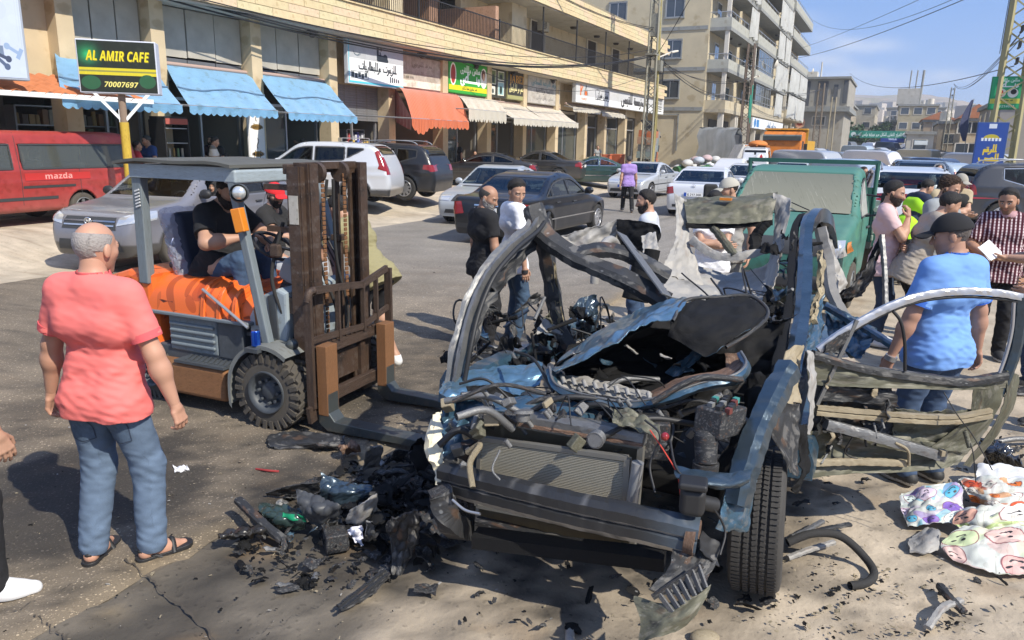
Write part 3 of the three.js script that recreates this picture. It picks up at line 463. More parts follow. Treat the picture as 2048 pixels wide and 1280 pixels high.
// ---------- the apartment block and the town behind ----------
reseed(41);
M.winGlass=phys({color:[0.05,0.06,0.07],roughness:0.06,clearcoat:1});
M.curtain=phys({color:[0.62,0.63,0.6],roughness:0.95,transmission:0.25,thickness:0,side:THREE.DoubleSide,map:rep(T.dirt,0.4)});
M.concreteBand=std({color:[0.30,0.31,0.30],roughness:0.9,map:rep(T.dirt,0.3)});
M.parapet=std({color:[0.46,0.46,0.40],roughness:0.9,map:rep(T.dirt,0.3)});
const local=(o,u0,v0,y0)=>(a,b,y1,y2,c,d)=>box((a+b)/2-u0,(y1+y2)/2-y0,-((c+d)/2-v0),Math.abs(b-a),y2-y1,Math.abs(d-c));
const draped=(a,b,y0,y1,v,amp=0.12)=>{const rows=[];const ph=rnd(9);for(let i=0;i<=6;i++){const row=[];for(let j=0;j<=26;j++){const t=j/26;row.push(V3(lerp(a,b,t),lerp(y1,y0,i/6)+(i===6?0.08*Math.sin(t*9+ph):0),v+amp*Math.sin(t*34+ph)*(0.3+0.7*i/6)));}rows.push(row);}return quadStrip(rows);};
{
const o=thing('apartment_building','tall cream apartment block with rows of balconies and hanging white curtains','building',uv3(62,14.2,0.4),YAW),b=local(o,62,14.2,0.4);
const cream=std({color:[0.60,0.52,0.36],roughness:0.92,map:rep(T.dirt,0.12)});
mesh('wall',b(62,118,0,20.2,14.2,33),cream,o);
const fl=[4.9,7.95,11.0,14.05,17.1];
for(const y of fl)mesh('band',b(61.93,62.0,y-0.14,y+0.14,14.3,33.05),M.concreteBand,o);
for(const y of fl)for(const v of[17,21.7,27]){const y0=y+0.85,fr=mesh('window',[b(61.86,62,y0-0.1,y0,v-0.82,v+0.82),b(61.9,62,y0+1.35,y0+1.45,v-0.8,v+0.8),b(61.9,62,y0,y0+1.35,v-0.8,v-0.7),b(61.9,62,y0,y0+1.35,v+0.7,v+0.8)],M.concreteBand,o);mesh('pane',[b(61.95,61.99,y0,y0+1.35,v-0.7,v-0.02),b(61.95,61.99,y0,y0+1.35,v+0.02,v+0.7)],y>12?phys({color:[0.3,0.35,0.38],roughness:0.1,clearcoat:1}):M.winGlass,fr);mesh('sash',[b(61.93,61.98,y0,y0+1.35,v-0.03,v+0.03),b(61.93,61.98,y0,y0+0.05,v-0.7,v+0.7),b(61.93,61.98,y0+1.3,y0+1.35,v-0.7,v+0.7),b(61.93,61.98,y0,y0+1.35,v+0.65,v+0.7)],M.alum,fr);}
mesh('drainpipe',[b(61.9,61.96,1.6,4.5,16.1,16.2),b(61.9,61.96,4.4,4.5,16.1,20)],M.concreteBand,o);
for(const[s,u0,u1,dy]of[[0,62.1,73,0],[1,74.6,96,0.25],[2,98,117,0.75]])for(let k=0;k<5;k++){
const y=fl[k]+dy,vf=12.55,low=k===0;if(s<2&&k>4)continue;
const bal=mesh('balcony',[b(u0,u1,y-0.26,y,vf,14.2)],low?std({color:[0.52,0.46,0.34],map:rep(T.dirt,0.3)}):M.concreteBand,o);
mesh('parapet',[b(u0,u1,y,y+(s?0.78:0.68),vf,vf+0.12),b(u0,u0+0.12,y,y+0.68,vf+0.12,14.2),b(u1-0.12,u1,y,y+0.68,vf+0.12,14.2)],low?cream:M.parapet,bal);
mesh('rail',[b(u0,u1,y+1.08,y+1.13,vf+0.03,vf+0.08),b(u0+0.03,u0+0.08,y+1.08,y+1.13,vf,14.2),...[...Array(Math.round((u1-u0)/1.8))].map((_,i)=>b(u0+i*1.8+0.02,u0+i*1.8+0.06,y+0.68,y+1.1,vf+0.04,vf+0.08))],M.alum,bal);
for(let q=0;q<(s?4:2);q++){const u=lerp(u0,u1,(q+0.5)/(s?4:2)),dr=mesh('balcony_door',b(u-0.75,u+0.75,y+0.05,y+2.2,14.12,14.19),M.frameWhite,o);mesh('pane',[b(u-0.66,u-0.04,y+0.15,y+2.1,14.1,14.118),b(u+0.04,u+0.66,y+0.15,y+2.1,14.1,14.118)],M.winGlass,dr);}
mesh('pillar',[b(u0+0.1,u0+0.4,y,y+2.8,vf+0.15,vf+0.45)],M.frameWhite,o);
const cur=(a,c)=>mesh('curtain',draped(a-62,c-62,y-0.2-0.4+rnd(0.5),y+2.55-0.4,-(vf-0.14-14.2)),M.curtain,o);
if(s===0&&k>=2)cur(69.6,72.9);if(s===1&&k>0&&k<4){cur(86,91);cur(91.2,95.8);}if(s===1&&k===0)cur(88,93);if(s===2&&(k===1||k===0)){cur(98.4,107);cur(107.5,116);}
}
for(const[u0,y]of[[76,4.9+0.25],[76,7.95+0.25]]){const fr=[];for(let i=0;i<=6;i++)fr.push(b(u0+i*1.5,u0+i*1.5+0.06,y+0.8,y+2.7,12.6,12.66));for(const q of[0.8,1.7,2.65])fr.push(b(u0,u0+9,y+q,y+q+0.06,12.6,12.66));const g=mesh('glazed_screen',fr,M.alum,o);mesh('pane',b(u0,u0+9,y+0.8,y+2.7,12.62,12.64),M.shopGlass,g);}
for(const[u,y]of[[66,7.6],[70,7.6],[66,10.65],[70,10.65],[78,7.85],[84,7.85],[78,10.9],[84,10.9],[90,13.9],[104,12.1],[110,15.1],[104,15.1]])mesh('ceiling_lamp',cyl([u-62,y-0.38,0.9],[u-62,y-0.52,0.9],0.16,0.12,10),M.louvre,o);
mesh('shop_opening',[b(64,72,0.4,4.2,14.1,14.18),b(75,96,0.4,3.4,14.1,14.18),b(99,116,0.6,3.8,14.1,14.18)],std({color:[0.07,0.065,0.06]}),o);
for(const u of[62.3,67.6,68.4,73.4,78,84,90,96.4,102,108,114])mesh('column',b(u,u+0.4,0,4.7,12.7,13.1),M.frameWhite,o);
{const d=(x,y,z,r)=>[new THREE.SphereGeometry(r,20,8,0,TAU,0,0.9).rotateX(1.9).translate(x,y,z)];mesh('satellite_dish',d(21,9.9,1.75,0.62),M.frameWhite,o);mesh('satellite_dish',d(54.4,12.1,1.9,0.55),M.frameWhite,o);}
}
sign('shop_sign','white and blue shop sign low on the apartment block',75,96,3.75,4.75,12.5,canvas(900,60,(g,w,h)=>{g.fillStyle='#eef0f2';g.fillRect(0,0,w,h);g.fillStyle='#2e7fc4';g.beginPath();g.arc(60,30,26,0,TAU);g.fill();g.fillRect(100,8,60,44);arabic(g,'فروج الحسن للمشاوي',520,42,34,'#3a5f86',0.2,620);worn(g,w,h,0.1,60);}));
function building(label,u0,u1,v0,v1,h,o={}){
const y0=gh((u0+u1)/2,(v0+v1)/2),b0=thing('house',label,'building',uv3(u0,v0,y0),YAW),b=(a,c,p,q,d,e)=>local(0,u0,v0,0)(a,c,p,q,d,e),wall=std({color:o.col||[0.45,0.4,0.31],roughness:0.95,map:rep(T.dirt,0.1)});
mesh('wall',b(u0,u1,-1,h,v0,v1),wall,b0);mesh('roof_edge',b(u0-0.25,u1+0.2,h,h+0.35,v0-0.25,v1+0.25),o.roofM||M.concreteBand,b0);
const fs=o.floors||Math.max(1,Math.round(h/3.2)),wn=o.wn||Math.max(1,Math.round((v1-v0)/3.4));
for(let f=0;f<fs;f++)for(let i=0;i<wn;i++){const v=lerp(v0,v1,(i+0.5)/wn),y=(f+0.45)*h/fs,ww=o.ww||0.7;const fr=mesh('window',[b(u0-0.08,u0,y-0.08,y,v-ww-0.1,v+ww+0.1),b(u0-0.06,u0,y+1.2,y+1.3,v-ww-0.1,v+ww+0.1),b(u0-0.06,u0,y,y+1.2,v-ww-0.1,v-ww),b(u0-0.06,u0,y,y+1.2,v+ww,v+ww+0.1)],M.frameWhite,b0);mesh('pane',b(u0-0.03,u0-0.005,y,y+1.2,v-ww,v+ww),M.winGlass,fr);}
const sv=v1<3?v1:v0,sd=v1<3?1:-1;for(let f=0;f<fs;f++)for(let i=0;i<4;i++){const u=lerp(u0,u1,(i+0.5)/4),y=(f+0.45)*h/fs;mesh('window',b(u-0.8,u+0.8,y,y+1.2,sv+sd*0.005,sv+sd*0.04),M.winGlass,b0);if(f&&o.balc)mesh('balcony',[b(u-1.6,u+1.6,y-1.2,y-1.0,sv,sv+sd*1.3),b(u-1.6,u+1.6,y-1.0,y-0.2,sv+sd*1.2,sv+sd*1.3)],M.parapet,b0);}
for(let i=0;i<(o.tanks??2);i++){const u=lerp(u0,u1,rnd(0.1,0.7)),v=lerp(v0,v1,rnd(0.15,0.85));mesh('water_tank',[cyl([u-u0,h+0.5,-(v-v0)],[u-u0,h+1.7,-(v-v0)],0.55,0.55,14),b(u-0.6,u+0.6,h+0.3,h+0.5,v-0.6,v+0.6)],M.frameWhite,b0);}
if(o.tile){const m=std({color:[0.5,0.2,0.1],roughness:0.9,map:rep(T.dirt,0.3)});mesh('tiled_roof',extrude([[-(v1-v0)/2-0.5,0],[(v1-v0)/2+0.5,0],[0,o.tile]],u1-u0+0.8).rotateY(-Math.PI/2).translate((u1-u0)/2,h+0.34,-(v1-v0)/2),m,b0);}
return b0;
}
{const y0=gh(124,11),o=thing('house','unfinished grey concrete building with dark openings beyond the apartment block','building',uv3(122,10.6,y0),YAW),b=local(o,122,10.6,y0),c=std({color:[0.4,0.375,0.32],map:rep(T.dirt,0.1)});
mesh('wall',[b(122,140,y0-1,8,7.6,19),b(122.5,140,8.0,11.8,7.4,14.6)],c,o);mesh('slab',[b(121.2,140,7.2,7.9,6.9,19),b(122,140,11.8,12.1,7.2,14.8)],M.concreteBand,o);
for(const[v0,v1,ya,yb]of[[12.6,14.1,8,11.5],[10.2,11.6,8.2,11.5],[7.5,8.1,8.4,11.6],[8.8,9.4,8.9,11]])mesh('opening',b(122.38,122.49,ya,yb,v0,v1),std({color:[0.09,0.095,0.105]}),o);
mesh('window',[b(121.9,122,5.2,6.6,10.0,11.9)],M.frameWhite,o);mesh('pane',b(121.86,121.895,5.35,6.45,10.15,11.75),M.winGlass,o);mesh('round_sign',new THREE.CylinderGeometry(0.75,0.75,0.08,24).rotateZ(Math.PI/2).translate(-0.1,5.6-y0,-2.9),std({color:[0.75,0.4,0.25],map:canvas(64,64,(g)=>{g.fillStyle='#fff';g.fillRect(0,0,64,64);g.fillStyle='#d2602c';g.beginPath();g.arc(32,32,18,0,TAU);g.fill();})}),o);mesh('rooftop_pipe',[cyl([1,11.5-y0,-0.8],[1,14.2-y0,-0.8],0.1),b(124,126,12.1,13,12,13.6)],M.frameWhite,o);}
const bpx=(label,x0,x1,top,d,depth,o)=>{const[u]=toUV(at((x0+x1)/2,290,d));const hit=(x)=>{const r=ray(x,290),t=u/r.dot(SU);return r.multiplyScalar(t).add(camera.position);};const va=toUV(hit(x0))[1],vb=toUV(hit(x1))[1];const r=ray((x0+x1)/2,top),t=u/r.dot(SU);return building(label,u,u+depth,Math.min(va,vb),Math.max(va,vb),2.1+r.y*t-gh(u,(va+vb)/2),o);};
{const b0=bpx('tall olive building with three pipe columns on its roof in the distance',1788,1866,214,150,22,{col:[0.42,0.37,0.25],tanks:4,balc:1,floors:3,wn:3});mesh('roof_pipe',[0,1,2].map((i)=>cyl([2,8,-3.4-1.1*i],[2,15.4,-3.3-1.1*i],0.12+0.1*(i===0))),M.concreteBand,b0);mesh('roof_room',box(4,10.4,-5.5,6,3,4),M.plasterGrey,b0);}
bpx('low house with a long terracotta roof right of the olive building',1842,1900,246,118,16,{col:[0.46,0.36,0.26],tile:1.2,tanks:1});
bpx('beige house with an orange pyramid roof near the lattice mast',1918,1972,244,88,12,{col:[0.58,0.46,0.3],tile:1.6,tanks:0,ww:1,wn:2,floors:2});
bpx('dull brown two storey house standing behind the blue banner flag',1872,1924,250,102,16,{col:[0.36,0.3,0.22]});
bpx('grey block at the far right behind the lattice tower',1990,2120,206,58,18,{col:[0.34,0.32,0.3]});
bpx('pale concrete shop with flat canopy on the right side of the road',1812,1866,270,92,10,{col:[0.52,0.5,0.45],tanks:0,floors:1});
bpx('small cream building at the left foot of the hillside',1690,1722,236,175,14,{col:[0.52,0.46,0.36]});
bpx('narrow grey house just left of the olive building',1752,1786,248,165,14,{col:[0.42,0.39,0.34]});
building('distant cream block at the end of the street on the left',190,215,5.5,18,9,{col:[0.48,0.43,0.33]});
building('distant grey block at the far end of the street, middle',235,260,-10,4,10,{col:[0.4,0.38,0.34]});
building('distant white house in the far right of the street',205,225,-34,-18,9,{col:[0.55,0.52,0.46]});
building('far tan block behind the unfinished concrete building',165,185,9,22,8,{col:[0.44,0.38,0.29]});
{const g=[];for(let i=0;i<420;i++){const a=lerp(0.15,0.95,rnd()),r=rnd(300,980),x=Math.sin(a)*r,z=-Math.cos(a)*r,p=V3(x,0,z),[u,v]=toUV(p);if(Math.abs(v)<9&&u<300)continue;const h=rnd(4,10);const rise=smooth(430,1500,r)*(62+26*fbm(a*3.2,2,1,4))*(0.75+0.35*Math.exp(-((a-0.42)**2)/0.012))+14*smooth(430,600,r)+3;const base=r<430?8:rise;const c=rnd(0.3,0.6),q=box(x,base+h/2-3,z,rnd(7,14),h+6,rnd(7,14),rnd(3));g.push(paint(q,()=>[c,c*0.9,c*rnd(0.7,0.82)]));}mesh('hillside_town',g,std({vertexColors:true,roughness:1}),null,'stuff');}
// ---------- trees, far right and down the street ----------
function tree(label,u,v,h,r,col){
const o=thing('tree',label,'tree',uv3(u,v,gh(u,v)),0);mesh('trunk',[tube([[0,-0.2,0],[0.1,h*0.3,0.05],[0,h*0.6,0]],0.16,10,8),...[...Array(5)].map((_,i)=>cyl([0,h*0.4+i*0.15,0],[Math.cos(i*1.3)*r*0.6,h*0.65+i*0.1,Math.sin(i*1.3)*r*0.6],0.07,0.03,6))],std({color:[0.14,0.1,0.07],roughness:0.95}),o);
const im=new THREE.InstancedMesh(new THREE.PlaneGeometry(0.34,0.22),std({color:[1,1,1],roughness:0.85,side:THREE.DoubleSide}),1500),m4=new THREE.Matrix4(),q=new THREE.Quaternion(),cl=[...Array(13)].map(()=>V3(rnd(-1,1)*r*0.7,h*0.68+rnd(-0.9,1)*r*0.6,rnd(-1,1)*r*0.7)),cc=new THREE.Color();
for(let i=0;i<1500;i++){const c=cl[i%13],d=V3(rnd(-1,1),rnd(-1,1),rnd(-1,1)).normalize().multiplyScalar(r*0.45*Math.cbrt(rnd()));q.setFromEuler(new THREE.Euler(rnd(6),rnd(6),rnd(6)));m4.compose(c.clone().add(d),q,V3(1,1,1).multiplyScalar(rnd(0.6,1.4)));im.setMatrixAt(i,m4);const k=rnd(0.6,1.4)*(0.8+0.1*(i%13%4));im.setColorAt(i,cc.setRGB(col[0]*k,col[1]*k,col[2]*k));}
im.name='crown';im.userData.kind='stuff';im.castShadow=im.receiveShadow=true;o.add(im);return o;
}
tree('dark green tree at the extreme right behind the lattice tower',33,-8.2,5.2,1.9,[0.045,0.085,0.03]);
tree('small green tree left of the road in the far distance',150,7.4,5,2.2,[0.06,0.12,0.04]);tree('bushy tree below the green street banner',175,3.5,5.5,2.6,[0.06,0.11,0.04]);tree('small dark tree beside the orange roofed house',95,-9.6,4,1.5,[0.04,0.07,0.03]);
// ---------- lattice poles, wires ----------
function lattice(name,label,cat,u,v,h,w0,w1,step,mat,top=[]){
const o=thing(name,label,cat,uv3(u,v,gh(u,v)-0.1),YAW),W2=(y)=>lerp(w0,w1,y/h)/2,legs=[],br=[];const C=[[1,1],[1,-1],[-1,-1],[-1,1]];
C.forEach(([a,b])=>mesh('leg',beam([a*W2(0),0,b*W2(0)],[a*W2(h),h,b*W2(h)],w0*0.14,w0*0.14),mat,o));
for(let y=0;y<h-step;y+=step)C.forEach(([a,b],i)=>{const[c,d]=C[(i+1)%4],k=(Math.round(y/step)+i)%2;const y1=y+step;br.push(k?beam([a*W2(y),y,b*W2(y)],[c*W2(y1),y1,d*W2(y1)],w0*0.06,w0*0.06):beam([c*W2(y),y,d*W2(y)],[a*W2(y1),y1,b*W2(y1)],w0*0.06,w0*0.06));});
const bm=mesh('bracing',br,mat,o);bm.userData.kind='stuff';for(const t of top)mesh(...t,o);return o;
}
M.poleSteel=std({color:[0.32,0.31,0.25],roughness:0.6,metalness:0.3,map:rep(T.dirt,1)});M.poleYellow=std({color:[0.42,0.38,0.2],roughness:0.7,map:rep(T.dirt,1.2)});
const insul=(y,x,n=2)=>['insulator',[box(x,y,0,0.7,0.07,0.07),...[...Array(n)].map((_,i)=>cyl([x-0.3+i*0.25,y+0.03,0],[x-0.3+i*0.25,y+0.2,0],0.05))],M.darkMetal];
lattice('utility_pole','lattice steel pole hung with cables in front of the long white sign','utility pole',44.2,13.2,13,0.62,0.42,0.5,M.poleSteel,[['junction_box',box(0.1,6.4,0.3,0.5,0.6,0.4),M.poleSteel],['cross_arm',box(-0.2,7,0,0.9,0.1,0.6),M.poleSteel],['junction_box',box(0,8.6,0,0.5,1.2,0.5),M.poleSteel],['cable_bundle',[0,1,2,3,4].map((i)=>tube([[0.2-i*0.1,0.5,0.25],[0.1-i*0.05,4,0.28],[-0.1+i*0.06,7,0.2],[0.1,12,0.1]].map((p)=>V3(...p).add(V3(rnd(0.1),0,rnd(0.1)))),0.03+0.01*(i%2),30,5)),std({color:[0.35,0.3,0.12]})],['street_light',[cyl([0.2,6.8,0],[1.6,7.3,0.6],0.04),box(1.8,7.35,0.68,0.7,0.12,0.25,-0.3,0,0.2,0.05)],M.frameWhite]]);
lattice('utility_pole','rusty lattice pole with green sleeves before the apartment balconies','utility pole',66,11.6,10.2,0.7,0.5,0.55,std({color:[0.12,0.09,0.07]}),[['sleeve',[cyl([0.3,4,0.3],[0.3,7,0.3],0.07),cyl([-0.3,4.4,0.3],[-0.3,6.2,0.3],0.07)],std({color:[0.02,0.28,0.2]})],['lamp_arm',[cyl([0,7.4,0],[1.5,7.8,0.4],0.04),box(1.7,7.82,0.45,0.6,0.1,0.22)],M.frameWhite]]);
lattice('utility_pole','distant dark lattice pole by the unfinished building','utility pole',104,9.4,9.5,0.8,0.6,0.7,std({color:[0.15,0.12,0.09]}));
lattice('utility_pole','thin distant lattice pole right of the orange truck','utility pole',112,8.4,8.2,0.7,0.5,0.7,std({color:[0.3,0.26,0.18]}));
lattice('utility_pole','distant pole with three arms above the terracotta roof','utility pole',120,-5.6,9.6,0.6,0.4,0.8,M.poleSteel,[insul(9.3,0),insul(8.5,0)]);
lattice('lattice_tower','tall yellowish lattice tower at right carrying a green and a blue sign','tower',...toUV(at(2001,300,31)),15,0.95,0.62,0.62,M.poleYellow,[insul(5.6,-0.5),insul(6.2,-0.5),insul(6.8,-0.5),insul(9.6,-0.4)]);
const frontTurn=-YAW+R(-14);
sign('billboard','back of a grey billboard with white frame behind the lattice tower',39.5-1.25,39.5+1.25,0.9,4.1,-5.6,canvas(32,32,(g)=>{g.fillStyle='#8d8983';g.fillRect(0,0,32,32);}),0.2,0xd8d6d2,{turn:frontTurn});
const farSign=(name,label,x0,x1,y0,y1,d,tex,dep,col,cat)=>{const p=at((x0+x1)/2,(y0+y1)/2,d),[u,v]=toUV(p),w=(x1-x0)*d/1500,h=Math.abs(y1-y0)*d/1500;sign(name,label,u-w/2,u+w/2,p.y-h/2,p.y+h/2,v,tex,dep,col,{turn:-YAW-0.45,cat});};
farSign('pole_sign','green salon sign fixed high on the lattice tower',1985,2043,154,218,30.3,canvas(320,360,(g,w,h)=>{g.fillStyle='#2fae72';g.fillRect(0,0,w,h);g.fillStyle='#d8d05a';g.fillRect(0,h*0.68,w,h*0.16);arabic(g,'صالون والانتري',160,46,34,'#eafff0',0.18,240);arabic(g,'هنـــادي',160,106,54,'#fff',0.24,250);g.fillStyle='#f2efe6';g.beginPath();g.arc(100,180,52,0,TAU);g.arc(220,180,54,0,TAU);g.fill();g.fillStyle='#b23a2c';g.beginPath();g.ellipse(96,180,28,40,0,0,TAU);g.fill();g.fillStyle='#2b2320';g.beginPath();g.arc(226,166,30,0,TAU);g.fill();arabic(g,'قص سشوار صبغ',160,270,22,'#31502a',0.16,260);latin(g,'03/214074',160,332,40,'#e6fff0');}),0.15,0x2f8f60);
farSign('banner_sign','tall blue banner with yellow Arabic writing at the foot of the lattice tower',1953,2007,246,342,29.3,canvas(300,520,(g,w,h)=>{g.fillStyle='#2b4f9e';g.fillRect(0,0,w,h);g.fillStyle='#dfe6ee';g.fillRect(110,6,80,50);g.fillStyle='#c9b73a';g.beginPath();g.ellipse(150,170,84,50,0,Math.PI,TAU);g.fill();g.fillStyle='#e8eef4';for(let i=0;i<6;i++)g.fillRect(48+i*36,160,24,34);arabic(g,'الرقم',150,310,74,'#e8c93a',0.22,230);arabic(g,'الصعب',150,410,74,'#e8c93a',0.22,230);g.fillStyle='#e8c93a';g.beginPath();g.arc(150,455,14,0,TAU);g.fill();latin(g,'03050533',150,495,36,'#f2f2f2');}),0.12,0x35558f);
farSign('street_banner','green cloth banner strung across the far street',1704,1812,262,276,130,canvas(700,90,(g,w,h)=>{g.fillStyle='#2a8f7a';g.fillRect(0,0,w,h);arabic(g,'الافراح للتعازي المكان حرم ديوانية وانس القيسي',340,60,40,'#e8f4ef',0.16,560);g.fillStyle='#dfe9e2';g.beginPath();g.arc(45,45,32,0,TAU);g.arc(655,45,32,0,TAU);g.fill();}),0.06,0x2a8f7a,'banner');
farSign('shop_sign','blue shop sign below the far green banner',1764,1806,268,284,134,canvas(200,70,(g,w,h)=>{g.fillStyle='#2b479e';g.fillRect(0,0,w,h);arabic(g,'محطة',100,50,36,'#c8d4f0',0.2,150);}),0.2,0x2b479e);
farSign('white_sign','blank white board above the distant cars',1830,1854,281,290,82,canvas(32,32,(g)=>{g.fillStyle='#e6edee';g.fillRect(0,0,32,32);}),0.15,0xb8c4c8);
{const o=thing('banner_flag','dark blue feather flag in front of the beige house','flag',at(1928,306,66));mesh('flag_pole',tube([[0,0,0],[0,3,0],[0.15,4.6,0]],0.03,20),M.alum,o);const rows=[];for(let i=0;i<=10;i++){const t=i/10;rows.push([0,0.5,1].map((s)=>V3(-s*0.75*Math.sin(Math.PI*(0.12+t*0.8))+0.12*t*t,1.0+t*3.5,0.06*Math.sin(t*6+s*3))));}mesh('flag_cloth',quadStrip(rows),std({color:[0.05,0.06,0.13],side:THREE.DoubleSide}),o);}
function cable(label,a,b,sag,r=0.014,n=1){const o=thing('overhead_cable',label,'cable');for(let k=0;k<n;k++){const A1=P(a).clone().add(V3(rnd(0.12)*(n>1),rnd(0.25)*(n>1),0)),B1=P(b).clone().add(V3(0,rnd(0.3)*(n>1),0)),s=sag*rnd(0.85,1.15);mesh('wire',tube([...Array(11)].map((_,i)=>{const t=i/10,q=A1.clone().lerp(B1,t);q.y-=s*4*t*(1-t);return q;}),r,40,5),M.black,o);}return o;}
const PT=(h)=>uv3(44.2,13.2,h),T2=(h)=>uv3(66,11.6,h),T3=(h)=>at(2000,300,30.6).setY(h);
cable('thick cable bundle sagging across the left shop fronts to the lattice pole',at(190,-40,17),PT(7.0),1.2,0.026,3);
cable('thin cable just above the thick bundle over the shop fronts',at(330,-20,18),PT(7.4),0.9,0.016);
cable('pale wire from the green sign up to the lattice pole',uv3(27.5,16.5,5.3),PT(6.2),1.1,0.012);
cable('cables from the lattice pole across to the balcony corner',PT(8.4),uv3(36,16.2,9.2),0.3,0.02,2);
cable('cables from the lattice pole down to the apartment corner',PT(7.0),uv3(63,12.5,5.6),0.7,0.018,3);
cable('cable climbing from the lattice pole out of the top of the picture',PT(6.8),uv3(40,8,14),0.4,0.02);
cable('cables between the two lattice poles before the apartments',PT(6.8),T2(7.4),0.8,0.018,2);
cable('cables running on from the rusty pole down the street',T2(7.2),uv3(104,9.4,9),1.0,0.02,3);
cable('lower long cable crossing the sky from the right tower to the balconies',T3(8.9),uv3(98,12.4,12.2),0.5,0.022);
cable('upper thin cable crossing the sky from the right tower',T3(9.8),uv3(104,12.5,14),0.3,0.016);
cable('nearly level thin cable high in the sky at right',T3(9.2),uv3(116,12.5,19),1.6,0.016);
cable('wires fanning from the right tower to the far pole with three arms',T3(6.4),uv3(120,-5.6,10.5),1.2,0.018,3);
cable('cable from the right tower over the distant roofs',T3(5.4),uv3(122,7.5,12.5),1.4,0.02);
cable('vertical wires rising beside the right tower',T3(5.8).add(V3(-0.7,0,0)),T3(16).add(V3(-0.5,0,0)),0,0.014,2);
// ---------- left edge: cafe sign, tiled canopy, billboard ----------
{const o=thing('cafe_sign','box sign reading AL AMIR CAFE on a post painted yellow','sign',gnd(252,352).setY(0.05));const o2=at(266,430,15.5).setY(0.12);o.position.copy(o2);o.rotation.y=0.28;
const tex=canvas(640,440,(g,w,h)=>{g.fillStyle='#23271c';g.fillRect(0,0,w,h);const gr=g.createRadialGradient(80,120,10,80,120,160);gr.addColorStop(0,'#2fae6a');gr.addColorStop(1,'rgba(20,60,40,0)');g.fillStyle=gr;g.fillRect(0,0,w,h);g.fillStyle='#cfc02a';g.fillRect(0,230,w,62);g.fillStyle='#8b8a48';g.fillRect(0,252,w,14);g.fillStyle='#2c5a3a';g.beginPath();g.ellipse(90,360,80,60,0,0,TAU);g.ellipse(560,340,70,60,0,0,TAU);g.fill();g.save();g.transform(1,0,-0.16,1,40,0);latin(g,'AL AMIR CAFE',316,132,118,'#8a7a18','bold','sans-serif',520);latin(g,'AL AMIR CAFE',310,126,118,'#e6d21e','bold','sans-serif',520);g.restore();latin(g,'70007697',330,372,64,'#e8dc7a','bold italic');worn(g,w,h,0.1,120);});
mesh('sign_box',box(0.02,3.24,0,1.42,1.0,0.4,0,0,0,0.02),std({color:[0.55,0.58,0.66]}),o);mesh('sign_face',new THREE.PlaneGeometry(1.37,0.95).translate(0.02,3.24,0.203),std({map:tex,roughness:0.4}),o);
mesh('post',cyl([0,1.9,0],[0,2.8,0],0.07,0.07,12),std({color:[0.25,0.18,0.13]}),o);mesh('painted_post',cyl([0,0.9,0],[0,2.2,0],0.085,0.085,14),std({color:[0.62,0.42,0.05],map:rep(T.dirt,2)}),o);mesh('post_foot',cyl([0,0,0],[0,0.92,0],0.08,0.08,12),M.rubber,o);mesh('brace',[cyl([0,2.2,0],[-0.55,2.85,0.1],0.03),cyl([0,2.2,0],[0.6,2.85,0.1],0.03)],M.rustOrange,o);}
{const o=thing('canopy','sloping corrugated terracotta canopy left of the cafe sign','canopy',uv3(9,16,2.9),YAW);const rows=[];for(let i=0;i<=8;i++){const row=[];for(let j=0;j<=130;j++){const x=lerp(-4,2.6,j/130);row.push(V3(x,0.42-0.5*i/8+0.035*Math.sin(j*1.05)-0.012*x,lerp(-0.7,1.5,i/8)));}rows.push(row);}mesh('roof_sheet',quadStrip(rows),std({color:[0.62,0.22,0.09],side:THREE.DoubleSide,roughness:0.9,map:rep(T.dirt,2)}),o);mesh('beam',[box(-0.7,-0.12,1.45,6.6,0.09,0.06),box(-0.7,0.32,-0.65,6.6,0.09,0.06),cyl([-3.8,-2.9,1.4],[-3.8,-0.1,1.4],0.05),cyl([2.0,-2.9,1.2],[2.0,-0.1,1.2],0.05)],M.rustOrange,o);}
sign('billboard','large pale billboard printed with tools at the upper left corner',6.9,8.9,3.0,6.5,14.6,canvas(600,900,(g,w,h)=>{g.fillStyle='#b9c4d6';g.fillRect(0,0,w,h);g.fillStyle='#c9b3c8';g.fillRect(0,110,w,80);arabic(g,'معدات صناعية وزراعية',380,70,50,'#b08aa6',0.14,420);arabic(g,'للتجارة العامة',400,165,44,'#cfc6d8',0.14,380);for(let i=0;i<16;i++){const x=rnd(60,w-40),y=rnd(300,h-60);g.save();g.translate(x,y);g.rotate(rnd(6));g.fillStyle=['#4a5a78','#6a7a94','#39445e','#8aa0c0'][i%4];g.fillRect(-8,-36,16,72);g.fillRect(-26,-40,52,20);g.beginPath();g.arc(0,36,15,0,TAU);g.fill();g.restore();}worn(g,w,h,0.12,200);}),0.25,0x9aa2ae,{turn:R(-16)});
{const o=thing('fence_panel','grey rubble wall and white pillar behind the red van','wall',uv3(10.2,19.6,0),YAW);mesh('pillar',box(0.9,1.25,0,0.5,2.5,0.5,0,0,0,0.02),M.white,o);const st=[M.stone[0],M.concreteBand,M.plasterGrey,M.parapet];for(let r=0;r<7;r++)for(let i=0;i<12;i++){const s=mesh('stone',box(0,0,0,rnd(0.36,0.44),rnd(0.28,0.33),0.3,0,0,0,0.05),st[(i*3+r*5)%4],o);s.position.set(-5.2+i*0.46+(r%2)*0.2,0.18+r*0.345,-0.1+rnd(0.06));}mesh('tarpaulin',(()=>{const rows=[];for(let i=0;i<=8;i++){const row=[];for(let j=0;j<=20;j++)row.push(V3(-3+j*0.2,3.1-i*0.14-0.15*Math.sin(j*0.7)*i/8,0.3+0.06*Math.sin(j*1.3)));rows.push(row);}return quadStrip(rows);})(),std({color:[0.3,0.29,0.27],side:THREE.DoubleSide,map:rep(T.cloud,1)}),o);}
